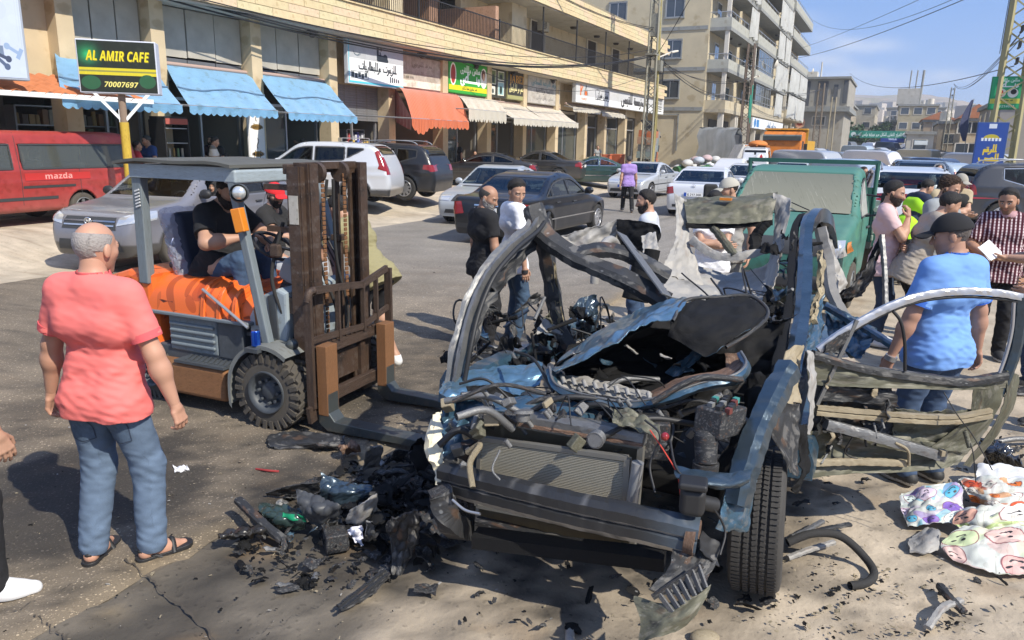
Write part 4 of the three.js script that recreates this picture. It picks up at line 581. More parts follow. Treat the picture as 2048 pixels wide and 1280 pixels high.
// ---------- goods before and in the shops ----------
function shelves(label,u,v,w,h,cols,n,rows,y0,group){const o=thing('shelf_unit',label,'shelf',uv3(u,v,y0),YAW),bs=[[],[],[],[],[],[]];const fr=[box(-w/2,h/2,0,0.04,h,0.4),box(w/2,h/2,0,0.04,h,0.4)];for(let r=0;r<=rows;r++)fr.push(box(0,r*h/rows,0,w-0.04,0.03,0.4));mesh('shelf_frame',fr,M.alum,o);for(let r=0;r<rows;r++)for(let i=0;i<n;i++){const hh=h/rows*rnd(0.5,0.85);bs[(rnd(6))|0].push(i%3?box(-w/2+(i+0.5)*w/n,r*h/rows+0.015+hh/2,0.06,w/n*0.82,hh,0.2):cyl([-w/2+(i+0.5)*w/n,r*h/rows+0.016,0.08],[-w/2+(i+0.5)*w/n,r*h/rows+0.016+hh,0.08],w/n*0.4,w/n*0.34,10));}bs.forEach((b,i)=>{if(b.length){const m=mesh('goods',b,std({color:cols[i%cols.length],roughness:0.45}),o);m.userData.kind='stuff';}});return o;}
shelves('shelves of jars and packets at the back of the cafe kiosk',12.3,18.7,2.6,2.2,[[0.2,0.12,0.05],[0.35,0.25,0.1],[0.12,0.1,0.08],[0.3,0.3,0.26],[0.25,0.15,0.08],[0.1,0.14,0.08]],16,5,0.5);
shelves('colourful grocery shelves standing outside right of the third blue awning',21.3,16.9,1.5,1.7,[[0.1,0.12,0.5],[0.5,0.06,0.06],[0.6,0.6,0.6],[0.12,0.2,0.6],[0.55,0.4,0.1],[0.25,0.1,0.35]],12,5,0.4);
shelves('blue and white packs stacked inside the grocery door',22.7,18.0,1.0,2.0,[[0.15,0.25,0.6],[0.6,0.62,0.66],[0.1,0.1,0.3],[0.5,0.1,0.1]],8,5,0.4);
{const o=thing('drinks_fridge','tall glass drinks fridge with white cups below, right of the navy shirt','fridge',uv3(13.65,16.6,0.36),YAW);mesh('cabinet',[box(0,1.05,-0.28,0.72,2.1,0.04),box(-0.35,1.05,0,0.04,2.1,0.56),box(0.35,1.05,0,0.04,2.1,0.56),box(0,2.08,0,0.68,0.2,0.56),box(0,0.1,0,0.68,0.2,0.56)],M.black,o);for(let r=0;r<5;r++)mesh('shelf',box(0,0.45+r*0.36,0,0.66,0.02,0.5),M.alum,o);mesh('header',box(0,2.06,0.29,0.66,0.14,0.01),std({color:[0.4,0.1,0.08]}),o);for(let i=0;i<15;i++)mesh('bottle',cyl([-0.26+(i%5)*0.13,0.46+(i/5|0)*0.36,0.1],[-0.26+(i%5)*0.13,0.68+(i/5|0)*0.36,0.1],0.035,0.028,8),std({color:[[0.3,0.18,0.06],[0.12,0.2,0.1],[0.4,0.36,0.3]][i%3]}),o);}
sign('cafe_banner','tall white cafe banner with cup emblem beside the cafe door',16.5,17.15,0.4,2.75,16.8,canvas(160,560,(g,w,h)=>{g.fillStyle='#e9e6e2';g.fillRect(0,0,w,h);const emb=(y)=>{g.strokeStyle='#2c2018';g.lineWidth=7;g.beginPath();g.ellipse(84,y,30,24,0,0,Math.PI);g.stroke();g.beginPath();g.moveTo(84,y-14);g.bezierCurveTo(50,y-40,120,y-50,84,y-86);g.stroke();g.fillStyle='#8a6a2c';g.beginPath();g.ellipse(84,y+26,60,20,0,0,TAU);g.fill();latin(g,'Al Amir Cafe',82,y+26,30,'#241a12','bold italic','sans-serif',140);};emb(60);emb(250);emb(480);}),0.06,0xd8d6d2);
{const o=thing('fruit_stand','orange tray on a tall yellow crate stand outside the grocery','stand',uv3(22.2,16.4,0.36),YAW);for(const[x,z]of[[-0.3,-0.2],[0.3,-0.2],[-0.3,0.2],[0.3,0.2]])mesh('leg',box(x,0.6,z,0.06,1.2,0.06),std({color:[0.65,0.45,0.05]}),o);mesh('tray',box(0,1.25,0,0.95,0.16,0.6,0,0,0,0.02),std({color:[0.75,0.16,0.03]}),o);mesh('shelf',[box(0,0.4,0,0.54,0.04,0.36),box(0,0.8,0,0.54,0.04,0.36)],std({color:[0.65,0.45,0.05]}),o);}
for(const[u,l]of[[31.6,'white metal table and stools outside the tobacco shop'],[33.2,'second white metal table further right outside the tobacco shop']]){const o=thing('table',l,'table',uv3(u,16.4,0.36),YAW);mesh('table_top',box(0,0.74,0,0.8,0.04,0.6),M.frameWhite,o);for(const[x,z]of[[-0.36,-0.26],[0.36,-0.26],[-0.36,0.26],[0.36,0.26]])mesh('leg',cyl([x,0,z],[x,0.72,z],0.02),M.frameWhite,o);mesh('goods',[0,1,2,3].map((i)=>cyl([-0.3+i*0.2,0.76,0],[-0.3+i*0.2,0.95,0],0.05,0.03,8)),M.steelGrey,o);}
for(const[u,l,c]of[[45.6,'orange plastic bin standing by the boy in grey',[0.55,0.14,0.06]],[48.2,'orange plastic bin between the last columns',[0.55,0.14,0.06]]]){const o=thing('bin',l,'bin',uv3(u,16.4,0.36),YAW);mesh('bin_body',[extrude([[-0.34,0],[0.34,0],[0.42,1.0],[-0.42,1.0]],0.7,0.03)],std({color:c}),o);mesh('lid',box(0,1.03,0,0.9,0.06,0.76,0,0,0,0.02),std({color:c}),o);}
{const o=thing('panel_stack','tall stack of orange, grey and black slatted panels by the lattice pole','stack',at(1302,330,47).setY(0.3),YAW);for(let i=0;i<6;i++)for(let j=0;j<3;j++)mesh('panel',box(-1.2+j*1.05+(i%2)*0.2,0.3+i*0.42,-j*0.2,1.0,0.4,0.9,0.06*((i*3+j)%3),0.06,0),std({color:[[0.5,0.16,0.07],[0.3,0.31,0.32],[0.05,0.05,0.055],[0.42,0.25,0.17],[0.24,0.3,0.3]][(i*2+j*3)%5],map:rep(T.dirt,1)}),o);const br=[];for(let i=0;i<12;i++)br.push(box(0.6+i*0.24,2.75,-0.7,0.06,1.2,0.05,0,-0.5));br.push(box(2,3.2,-0.95,3,0.06,0.06),box(2,2.3,-0.5,3,0.06,0.06));mesh('slatted_panel',br,M.dark,o);}
{const o=thing('sack_heap','heap of white sacks and green turf rolls beside the panel stack','heap',at(1395,330,49).setY(0.2),YAW);for(let i=0;i<34;i++){const x=rnd(-2.6,4.4),y=0.25+rnd(0.9)*(1-Math.abs(x)/6),z=rnd(-1,1);if(i%3)mesh('sack',sphere(x,y,z,0.5,rnd(0.8,1.3),0.5,0.7,12).rotateX(0),std({color:[[0.62,0.62,0.6],[0.5,0.55,0.62],[0.6,0.45,0.45]][i%5%3],map:rep(T.cloud,2)}),o);else mesh('turf_roll',cyl([x-0.6,y,z],[x+0.6,y+0.1,z+0.3],0.26,0.26,14),std({color:[0.03,0.13,0.04],bumpMap:rep(T.grain,3),bumpScale:0.03}),o);}}
{const o=thing('covered_load','object under a grey plastic sheet beside the apartment wall','tarpaulin',at(1436,325,58).setY(0.2),YAW);const rows=[];for(let i=0;i<=12;i++){const row=[];for(let j=0;j<=30;j++){const a=j/30*Math.PI,t=i/12;row.push(V3(Math.cos(a)*1.3+0.1*Math.sin(j*2.2+i),0.1+3.1*Math.min(1,Math.sin(a)*1.6)+0.08*noise(j*0.4,i*0.4,2),lerp(-1.4,1.4,t)+0.1*Math.sin(j*1.7)));}rows.push(row);}mesh('plastic_sheet',quadStrip(rows),phys({color:[0.3,0.31,0.31],roughness:0.35,clearcoat:0.3,side:THREE.DoubleSide,map:rep(T.cloud,2)}),o);mesh('load',box(0,1.4,0,2,2.6,2.5),M.trim,o);}
// ---------- cars: a body as a distance field, opened for its windows, with panes, lamps and trim laid on its skin ----------
function grid2(f,x0,x1,y0,y1,s){
const nx=Math.ceil((x1-x0)/s)+1,ny=Math.ceil((y1-y0)/s)+1,d=new Float32Array(nx*ny);
for(let j=0;j<ny;j++)for(let i=0;i<nx;i++)d[j*nx+i]=f(x0+i*s,y0+j*s);
return(x,y)=>{const a=clamp((x-x0)/s,0,nx-1.001),b=clamp((y-y0)/s,0,ny-1.001),i=a|0,j=b|0,u=a-i,v=b-j,o=j*nx+i;return(d[o]*(1-u)+d[o+1]*u)*(1-v)+(d[o+nx]*(1-u)+d[o+nx+1]*u)*v;};
}
function wheelParts(r,w,spokes,rimMat,hub=0.66){
const pts=[[r*hub,-w/2+0.01],[r*0.9,-w/2],[r*0.97,-w/2+0.02],[r,-w/2+0.05],[r,w/2-0.05],[r*0.97,w/2-0.02],[r*0.9,w/2],[r*hub,w/2-0.01]].map((p)=>new THREE.Vector2(p[0],p[1]));
const tyre=new THREE.LatheGeometry(pts,40).rotateX(Math.PI/2);
const R=r*hub,rim=[new THREE.CylinderGeometry(R,R,w*0.7,30,1,true).rotateX(Math.PI/2),new THREE.TorusGeometry(R*0.97,0.014,6,36).translate(0,0,w*0.43),new THREE.CylinderGeometry(R*0.2,R*0.24,0.05,16).rotateX(Math.PI/2).translate(0,0,w*0.34)];
for(let i=0;i<spokes;i++){const a=i/spokes*TAU;rim.push(extrude([[-0.016-R*0.07,R*0.15],[R*0.07+0.016,R*0.15],[R*0.06+0.012,R*0.97],[-R*0.06-0.012,R*0.97]],0.035,0.006).translate(0,0,w*0.33).rotateZ(a));}
const back=new THREE.CylinderGeometry(R*0.98,R*0.98,0.02,24).rotateX(Math.PI/2).translate(0,0,w*0.12);
return{tyre,rim:merge(rim),back,rimMat};
}
const wheelCache=new Map();
function buildCar(S){
const L2=S.L/2,H=S.H,k=S.round??0.1,wr=S.wr,w0=S.W/2,belt=S.belt,clad=S.clad;
const prof0=spline2(S.prof,S.prof.length*6).concat();const prof=[...prof0];
const bottom=S.sill??0.2,closed=[...prof,[prof[prof.length-1][0],bottom],[prof[0][0],bottom]];
const side=grid2(poly2(closed),-L2-0.4,L2+0.4,-0.1,H+0.4,0.018);
const top=(x)=>{let m=-1;for(let i=0;i<prof.length-1;i++){const[a,b]=prof[i],[c,d]=prof[i+1];if((a-x)*(c-x)<=0&&a!==c)m=Math.max(m,b+(d-b)*(x-a)/(c-a));}return m;};
const W=(x,y)=>{const e=Math.abs(x/L2),nose=x>0?S.nose??0.16:S.tail??0.12;let w=w0*(1-nose*Math.pow(e,5))-0.012;if(y>belt){const t=(y-belt);w-=t*(S.tumble??0.34);}else{const t=(belt-y)/belt;w-=0.05*t*t;w+=0.012*Math.exp(-((y-belt*0.78)**2)/0.004);}for(const a of S.axles){const d=Math.hypot(x-a,y-wr);w+=0.022*Math.exp(-((d-wr-0.05)**2)/0.008)*(y<belt?1:0);}return w;};
const solidF=(x,y,z)=>{const d=smax(side(x,y),(Math.abs(z)-W(x,y))*0.95,k);return d;};
const arch=(x,y)=>Math.min(Math.hypot(x-S.axles[0],y-wr),Math.hypot(x-S.axles[1],y-wr))-wr-0.045;
const inset=S.inset??0.13,upper=(x)=>Math.min(H-(S.rail??0.14),top(x)-inset),wins=[];
for(const[a,b]of S.wins){const p=[],n=16;const lo=(x)=>belt+0.035+(S.rise||0)*(S.axles[0]-x)+(S.kick&&x<S.kick[0]?(S.kick[0]-x)*S.kick[1]:0);for(let i=0;i<=n;i++){const x=lerp(a,b,i/n);const y=upper(x);if(y>lo(x)+0.02)p.push([x,y]);}const q=[...p].reverse().map(([x])=>[x,lo(x)]);if(p.length>2)wins.push([...p,...q]);}
const winD=wins.map((p)=>poly2(p));const win=wins.length?grid2((x,y)=>Math.min(...winD.map((f)=>f(x,y))),-L2,L2,belt-0.1,H+0.1,0.02):()=>1;
const[A,Bp,C,D]=S.glassLine;
const seg=(x0,x1)=>{const p=[];for(let i=0;i<=12;i++){const x=lerp(x0,x1,i/12);p.push([x,top(x)]);}return p;};
const ws=seg(A-0.05,Bp+0.03),rs=S.noRear?null:seg(C-0.04,D+0.05);
const slab=(p)=>poly2([...p.map(([x,y])=>[x,y+0.16]),...[...p].reverse().map(([x,y])=>[x,y-0.22])]);
const s1=slab(ws),s2=rs?slab(rs):()=>1,openD=grid2((x,y)=>Math.min(s1(x,y),s2(x,y)),-L2-0.3,L2+0.3,belt-0.2,H+0.2,0.02);
const cav0=S.cab[0],cav1=S.cab[1];
const hollow=S.hollow!==false;
const f=(x,y,z)=>{
let d=solidF(x,y,z);const az=Math.abs(z),a=arch(x,y);d=Math.max(d,Math.min(-a,0.55*w0+0.05-az)*1>0?d:d);if(a<0.3)d=Math.max(d,-Math.max(a,(w0-0.32)-az));
if(hollow&&y>0.4&&d<0.3){
const c=Math.max(side(x,y)+0.055,az-W(x,y)+0.065,0.48-y,x-cav0,cav1-x);d=Math.max(d,-c);
if(y>belt-0.1){if(az>0.3)d=Math.max(d,-win(x,y));const o=Math.max(openD(x,y),az-W(x,y)+(S.pillar??0.11));d=Math.max(d,-o);}
}
return d;
};
const body=nets(f,[-L2-0.1,bottom-0.1,-w0-0.1],[L2+0.1,H+0.1,w0+0.1],S.h);
const dust=S.dust??0.35;
paint(body,(x,y,z,nx,ny,nz)=>{const a=arch(x,y),low=clad?Math.max(smooth(clad+0.02,clad-0.02,y),smooth(0.075,0.05,a)*(y<belt?1:0)):0,dd=dust*(smooth(0.7,0.25,y)*0.8+0.3*smooth(0.3,0.9,ny))+0.1*fbm(x*2,y*2,z*2,3);const inside=hollow&&solidF(x,y,z)<-0.03?1:0;const col=S.paint||[1,1,1];const ref=S.col;const base=low>0?[0.04,0.041,0.043]:ref;let c=ref.map((v,i)=>lerp(v,[0.04,0.041,0.043][i],low));c=c.map((v,i)=>lerp(v,[0.3,0.26,0.21][i],clamp(dd)*0.6));return inside?[0.03,0.03,0.032]:c;});
const march=(p,d)=>{let t=0;for(let i=0;i<70;i++){const v=solidF(p.x+d.x*t,p.y+d.y*t,p.z+d.z*t);if(v<0.0006)break;t+=Math.max(v*0.8,0.0005);if(t>4)return null;}return V3(p.x+d.x*t,p.y+d.y*t,p.z+d.z*t);};
const grad=(p)=>{const e=0.012;return V3(solidF(p.x+e,p.y,p.z)-solidF(p.x-e,p.y,p.z),solidF(p.x,p.y+e,p.z)-solidF(p.x,p.y-e,p.z),solidF(p.x,p.y,p.z+e)-solidF(p.x,p.y,p.z-e)).normalize();};
const from={'z+':(a,b)=>[V3(a,b,1.6),V3(0,0,-1)],'z-':(a,b)=>[V3(a,b,-1.6),V3(0,0,1)],'x+':(a,b)=>[V3(L2+0.6,b,a),V3(-1,0,0)],'x-':(a,b)=>[V3(-L2-0.6,b,a),V3(1,0,0)],'y+':(a,b)=>[V3(a,H+0.6,b),V3(0,-1,0)]};
const drop=(pl,a,b,off)=>{const[p,d]=from[pl](a,b);const q=march(p,d);if(!q)return null;return q.addScaledVector(grad(q),off);};
const patch=(poly,pl,off=0.004,lim=0.1,uvBox)=>{
const pts=poly.map((p)=>new THREE.Vector2(p[0],p[1]));let tris=THREE.ShapeUtils.triangulateShape(pts,[]).map((t)=>t.map((i)=>pts[i]));
for(let it=0;it<6;it++){const out=[];let did=false;for(const t of tris){const m=[0,1,2].map((i)=>t[i].distanceTo(t[(i+1)%3])>lim?t[i].clone().add(t[(i+1)%3]).multiplyScalar(0.5):null);const n=m.filter(Boolean).length;if(!n){out.push(t);continue;}did=true;if(n===3)out.push([t[0],m[0],m[2]],[m[0],t[1],m[1]],[m[2],m[1],t[2]],[m[0],m[1],m[2]]);else{const i=n===1?m.findIndex(Boolean):m.findIndex((q)=>!q);if(n===1)out.push([t[i],m[i],t[(i+2)%3]],[m[i],t[(i+1)%3],t[(i+2)%3]]);else{const a=t[i],b=t[(i+1)%3],c=t[(i+2)%3],mb=m[(i+1)%3],mc=m[(i+2)%3];out.push([a,b,mb],[a,mb,mc],[mc,mb,c]);}}}tris=out;if(!did)break;}
const pos=[],nor=[],uvs=[],bx=uvBox||[Math.min(...poly.map((p)=>p[0])),Math.min(...poly.map((p)=>p[1])),Math.max(...poly.map((p)=>p[0])),Math.max(...poly.map((p)=>p[1]))];
for(const t of tris){const q=t.map((p)=>drop(pl,p.x,p.y,off));if(q.some((p)=>!p))continue;const fn=q[1].clone().sub(q[0]).cross(q[2].clone().sub(q[0]));const g=q.map(grad);const o=fn.dot(g[0])<0?[0,2,1]:[0,1,2];for(const i of o){pos.push(...q[i]);nor.push(...g[i]);const fl=pl==='z-'||pl==='x+'?1:0;const uu=(t[i].x-bx[0])/(bx[2]-bx[0]);uvs.push(pl==='x-'||pl==='z+'?uu:1-uu,(t[i].y-bx[1])/(bx[3]-bx[1]));}}
const g=new THREE.BufferGeometry();g.setAttribute('position',new THREE.Float32BufferAttribute(pos,3));g.setAttribute('normal',new THREE.Float32BufferAttribute(nor,3));g.setAttribute('uv',new THREE.Float32BufferAttribute(uvs,2));return g;
};
const ribbon=(pts,pl,w,off=0.003,close=false)=>{
const q=[];const list=close?[...pts,pts[0]]:pts;for(let i=0;i<list.length-1;i++){const[a,b]=list[i],[c,d]=list[i+1],n=Math.max(1,Math.ceil(Math.hypot(c-a,d-b)/0.09));for(let j=0;j<n;j++)q.push([lerp(a,c,j/n),lerp(b,d,j/n)]);}q.push(list[list.length-1]);
const rows=[[],[]];for(let i=0;i<q.length;i++){const p=q[Math.max(0,i-1)],r=q[Math.min(q.length-1,i+1)];const A1=close&&i===0?q[q.length-2]:p,B1=close&&i===q.length-1?q[1]:r;let tx=B1[0]-A1[0],ty=B1[1]-A1[1];const l=Math.hypot(tx,ty)||1;tx/=l;ty/=l;const u=drop(pl,q[i][0]-ty*w/2,q[i][1]+tx*w/2,off),v=drop(pl,q[i][0]+ty*w/2,q[i][1]-tx*w/2,off);if(!u||!v)continue;rows[0].push(u);rows[1].push(v);}
return rows[0].length>1?quadStrip(rows):new THREE.BufferGeometry().setAttribute('position',new THREE.Float32BufferAttribute([],3));
};
return{S,body,wins,patch,ribbon,drop,grad,top,W,ws,rs,march,L2,w0,solidF};
}
function glassSheet(B,line,inset){
const rows=line.map(([x,y],i)=>{const row=[],p=line[Math.max(0,i-1)],q=line[Math.min(line.length-1,i+1)],n=V3(q[1]-p[1],p[0]-q[0],0).normalize();if(n.y<0)n.negate();for(let j=0;j<=14;j++){const z=lerp(-1,1,j/14)*(B.W(x,y)-inset+0.02);const o=V3(x,y,z).addScaledVector(n,0.3);const s=B.march(o,n.clone().negate());row.push((s||V3(x,y,z)).addScaledVector(n,-0.012));}return row;});
return quadStrip(rows);
}
function car(name,label,cat,u,v,turn,S,group){
const B=buildCar(S),o=thing(name,label,cat,uv3(u,v,gh(u,v)),YAW+turn,group),fine=S.detail??2;
const bm=mesh('body',B.body,S.mat||paintMat([1,1,1],S.finish||{}),o);
const gl=S.glass||M.tint;
for(const s of['z+','z-'])for(const w of B.wins){if(S.openWin&&s==='z-'&&w===B.wins[0])continue;const g=mesh('side_window',B.patch(w,s,-0.012,0.16),S.sideGlass||gl,o);if(fine>0)mesh('window_trim',B.ribbon(w,s,S.chromeTrim?0.022:0.03,0.004,true),S.chromeTrim?M.chrome:M.trim,g);}
mesh('windscreen',glassSheet(B,B.ws,S.pillar??0.11),S.wsGlass||M.glass,o);if(B.rs)mesh('rear_window',glassSheet(B,B.rs,S.pillar??0.11),S.rearGlass||gl,o);
const dark=[],chrome=[],lampR=[],lampA=[],lampW=[];
for(const s of['z+','z-']){
if(fine>0)for(const p of S.seams||[])dark.push(B.ribbon(p,s,0.012,0.0025));
for(const p of S.strips||[])mesh('rubbing_strip',B.ribbon(p.pts,s,p.w,0.008),p.chrome?M.chrome:M.trim,o);
if(fine>0)for(const h of S.handles||[]){const q=B.drop(s,h[0],h[1],0.015);if(q)mesh('door_handle',box(q.x,q.y,q.z,0.19,0.032,0.035,0,0,0,0.014),S.handleChrome?M.chrome:M.trim,o);}
}
const mir=(p)=>[p,p.map(([z,y])=>[-z,y])];
for(const p of S.grille||[])mesh('grille',B.patch(p,'x+',0.006,0.08),M.trim,o);
for(const p of S.rearDark||[])mesh('rear_trim',B.patch(p,'x-',0.006,0.08),M.trim,o);
for(const[pl,list,out]of[['x+',S.heads,lampW],['x+',S.turnsF,lampA],['x-',S.tails,lampR],['x-',S.turnsR,lampA]])for(const p of list||[])for(const q of mir(p))out.push(B.patch(q,pl,0.008,0.05));
for(const p of S.grilleBars||[])chrome.push(B.ribbon(p,'x+',0.022,0.016));
for(const p of S.rearBars||[])chrome.push(B.ribbon(p,'x-',0.03,0.012));
for(const p of S.sideTails||[])for(const s of['z+','z-'])lampR.push(B.patch(p,s,0.006,0.06));
for(const p of S.sideHeads||[])for(const s of['z+','z-'])lampW.push(B.patch(p,s,0.006,0.06));
if(dark.length)mesh('panel_gap',dark,M.trim,o);if(chrome.length)mesh('chrome_trim',chrome,M.chrome,o);
for(const g of lampR)mesh('tail_lamp',g,M.redLamp,o);for(const g of lampA)mesh('indicator',g,M.amber,o);for(const g of lampW)mesh('headlamp',g,M.headlamp,o);
if(S.star){const st=(pl,y,r)=>{const q=B.drop(pl,0,y,0.012);if(!q)return;const dir=pl==='x+'?1:-1;mesh('emblem',[new THREE.TorusGeometry(r,r*0.09,6,24),...[0,1,2].map((i)=>box(0,r*0.48,0,r*0.16,r*0.96,0.006).rotateZ(i*TAU/3))].map((g)=>g.rotateY(Math.PI/2*dir).translate(q.x+dir*0.012,q.y,0)),M.chrome,o);};for(const a of S.star)st(...a);}
if(S.badgeTex)for(const[pl,z0,z1,y0,y1,tex]of S.badgeTex)mesh('badge',B.patch([[z0,y0],[z1,y0],[z1,y1],[z0,y1]],pl,0.01,0.2,[z0,y0,z1,y1]),std({map:tex,roughness:0.5}),o);
for(const[pl,y,w,h,tex,out]of S.plates||[]){const q=B.drop(pl,0,y,0.02),s=pl==='x+'?1:-1;const m=mesh('number_plate',box(q.x+s*(out??0.01),y,0,0.012,h,w),M.white,o);if(tex)mesh('plate_face',new THREE.PlaneGeometry(w-0.01,h-0.01).rotateY(s*Math.PI/2).translate(q.x+s*((out??0.01)+0.008),y,0),std({map:tex,roughness:0.5}),m);}
if(S.mirror)for(const s of[1,-1]){const z=s*(B.W(S.mirror[0],S.mirror[1])+0.1);mesh('wing_mirror',[sphere(S.mirror[0],S.mirror[1]+0.05,z,0.1,0.62,0.8,1.1),box(S.mirror[0],S.mirror[1],z-s*0.08,0.07,0.05,0.14)],S.mirrorMat||bm.material,o);if(!S.mirrorMat)paint(o.children[o.children.length-1].geometry,()=>S.col);}
const key=S.wr+'_'+S.spokes+'_'+(S.ww??0.2);if(!wheelCache.has(key))wheelCache.set(key,wheelParts(S.wr,S.ww??0.2,S.spokes,0,S.hub));const wp=wheelCache.get(key);
for(const a of S.axles)for(const s of[1,-1]){const m=mesh('wheel',wp.tyre,S.dustTyre?M.dustRubber:M.rubber,o);m.position.set(a,S.wr,s*(B.w0-0.105-(S.wheelIn||0)));m.rotation.y=s>0?0:Math.PI;if(a>0&&S.steer)m.rotation.y+=S.steer;mesh('rim',wp.rim,S.rimMat||M.alloy,m);mesh('rim_back',wp.back,M.dark,m);}
if(S.seats!==false&&S.hollow!==false){const bs=[],y=S.belt-0.5;for(const[x,z]of[[S.axles[0]-1.35,0.36],[S.axles[0]-1.35,-0.36]])bs.push(box(x,y+0.05,z,0.5,0.16,0.46,0,0,0,0.05),box(x-0.28,y+0.38,z,0.14,0.62,0.44,0,0,0.18,0.06),box(x-0.36,y+0.78,z,0.09,0.17,0.24,0,0,0.12,0.04));bs.push(box(S.axles[0]-2.3,y+0.05,0,0.5,0.16,1.2,0,0,0,0.05),box(S.axles[0]-2.55,y+0.36,0,0.14,0.56,1.2,0,0,0.2,0.06));mesh('seats',bs,M.seat,o);mesh('dashboard',[box(S.axles[0]-0.5,S.belt-0.12,0,0.4,0.25,1.3,0,0,0,0.08),new THREE.TorusGeometry(0.17,0.014,6,20).rotateY(Math.PI/2).rotateZ(-0.4).translate(S.axles[0]-0.8,S.belt-0.05,-0.36)],M.seat,o);}
if(S.rails)mesh('roof_rails',[1,-1].map((s)=>tube([[-L(S)*0.36,S.H-0.04,s*0.56],[-L(S)*0.33,S.H+0.04,s*0.56],[0.1,S.H+0.04,s*0.58],[0.3,S.H-0.02,s*0.58]],0.018,20)),M.alum,o);
return{o,B};
}
const L=(S)=>S.L;
function sedanSpec(o){
const{L:l=4.6,H=1.43,belt=0.93}=o,a=l/2;
return{L:l,W:1.78,H,belt,h:0.045,wr:0.31,spokes:5,axles:[a-0.82,-a+1.05],round:0.1,tumble:0.42,sill:0.2,cab:[a-1.5,-a+0.75],glassLine:[a-1.42,a-2.15,-a+1.55,-a+0.82],
prof:[[a-0.05,0.24],[a,0.42],[a-0.02,0.58],[a-0.14,0.7],[a-0.5,0.82],[a-1.0,0.9],[a-1.4,0.96],[a-1.8,1.2],[a-2.2,H-0.04],[a-2.75,H],[-a+2.0,H-0.02],[-a+1.55,H-0.09],[-a+0.82,1.02],[-a+0.4,0.99],[-a+0.08,0.95],[-a+0.01,0.7],[-a,0.5],[-a+0.06,0.24]],
wins:[[a-1.72,a-2.52],[a-2.6,a-3.42],[a-3.48,a-3.78]].map((w)=>[w[0],w[1]]),mirror:[a-1.68,0.98],
seams:[[[a-1.45,0.9],[a-1.5,0.35]],[[a-2.56,0.92],[a-2.58,0.35]],[[a-3.5,0.92],[a-3.35,0.6]],[[a-1.5,0.33],[a-3.1,0.33]]],strips:[{pts:[[a-0.85,0.55],[-a+0.75,0.57]],w:0.035}],handles:[[a-2.35,0.8],[a-3.25,0.82]],
grille:[[[-0.36,0.6],[0.36,0.6],[0.3,0.76],[-0.3,0.76]],[[-0.55,0.3],[0.55,0.3],[0.5,0.4],[-0.5,0.4]]],heads:[[[0.42,0.6],[0.74,0.62],[0.72,0.74],[0.42,0.74]]],tails:[[[0.5,0.68],[0.76,0.66],[0.76,0.9],[0.52,0.86]]],sideTails:[[[-a+0.06,0.7],[-a+0.3,0.72],[-a+0.28,0.86],[-a+0.08,0.88]]],rearDark:[],plates:[],...o};
}
function suvSpec(o){
const{L:l=4.5,H=1.66,belt=1.06}=o,a=l/2;
return{L:l,W:1.82,H,belt,h:0.045,wr:0.35,spokes:5,axles:[a-0.93,-a+0.95],round:0.13,tumble:0.3,sill:0.26,clad:0.46,cab:[a-1.35,-a+0.25],glassLine:[a-1.2,a-1.95,-a+0.55,-a+0.2],
prof:[[a-0.06,0.28],[a,0.46],[a-0.02,0.72],[a-0.12,0.88],[a-0.4,0.97],[a-0.9,1.04],[a-1.18,1.09],[a-1.6,1.36],[a-2.0,H-0.06],[a-2.6,H],[-a+1.2,H-0.02],[-a+0.5,H-0.08],[-a+0.3,H-0.22],[-a+0.12,1.12],[-a+0.04,0.9],[-a,0.6],[-a+0.05,0.3]],
wins:[[a-1.55,a-2.42],[a-2.5,a-3.3],[a-3.38,a-4.0]],mirror:[a-1.5,1.1],kick:[a-3.38,0.28],
seams:[[[a-1.3,1.0],[a-1.35,0.4]],[[a-2.46,1.04],[a-2.48,0.4]],[[a-3.34,1.04],[a-3.2,0.75]],[[a-1.35,0.48],[a-3.0,0.48]]],handles:[[a-2.28,0.92],[a-3.1,0.94]],
grille:[[[-0.5,0.68],[0.5,0.68],[0.46,0.86],[-0.46,0.86]],[[-0.6,0.36],[0.6,0.36],[0.55,0.52],[-0.55,0.52]]],heads:[[[0.52,0.72],[0.8,0.76],[0.78,0.92],[0.52,0.86]]],tails:[[[0.66,0.85],[0.8,0.85],[0.74,1.3],[0.66,1.3]]],sideTails:[[[-a+0.06,0.9],[-a+0.3,0.95],[-a+0.24,1.16],[-a+0.14,1.28]]],plates:[],...o};
}
const plate=(txt,o={})=>canvas(256,60,(g,w,h)=>{g.fillStyle='#f2f2f0';g.fillRect(0,0,w,h);if(o.top){g.fillStyle='#2b55a8';g.fillRect(0,0,w,20);latin(g,txt,w/2,41,34,'#20242c');}else{g.fillStyle='#1d4fb0';g.fillRect(0,0,36,h);latin(g,txt,w/2+18,32,48,'#15171a','bold','sans-serif',205);}});
reseed(21);
const cr=car('parked_suv','grey SUV with a woman at its open front window behind the forklift','SUV',9.5,11.25,R(191),suvSpec({L:4.5,h:0.03,col:[0.2,0.2,0.225],dust:0.5,glass:M.tint,W:1.8,spokes:7,wr:0.345,hub:0.62,dustTyre:1,mirrorMat:M.black,wins:[[0.5,-0.24],[-0.32,-1.1],[-1.18,-1.85]],
grilleBars:[[[-0.46,0.74],[0.46,0.74]],[[-0.47,0.8],[0.47,0.8]]],heads:[[[0.5,0.74],[0.8,0.8],[0.79,0.95],[0.52,0.86]]],sideHeads:[[[1.78,0.82],[2.1,0.79],[2.02,0.94],[1.72,0.95]]],plates:[['x+',0.52,0.34,0.17,plate('T 472816',{top:1})]],steer:-0.1,round:0.15,openWin:1,pillar:0.15}));
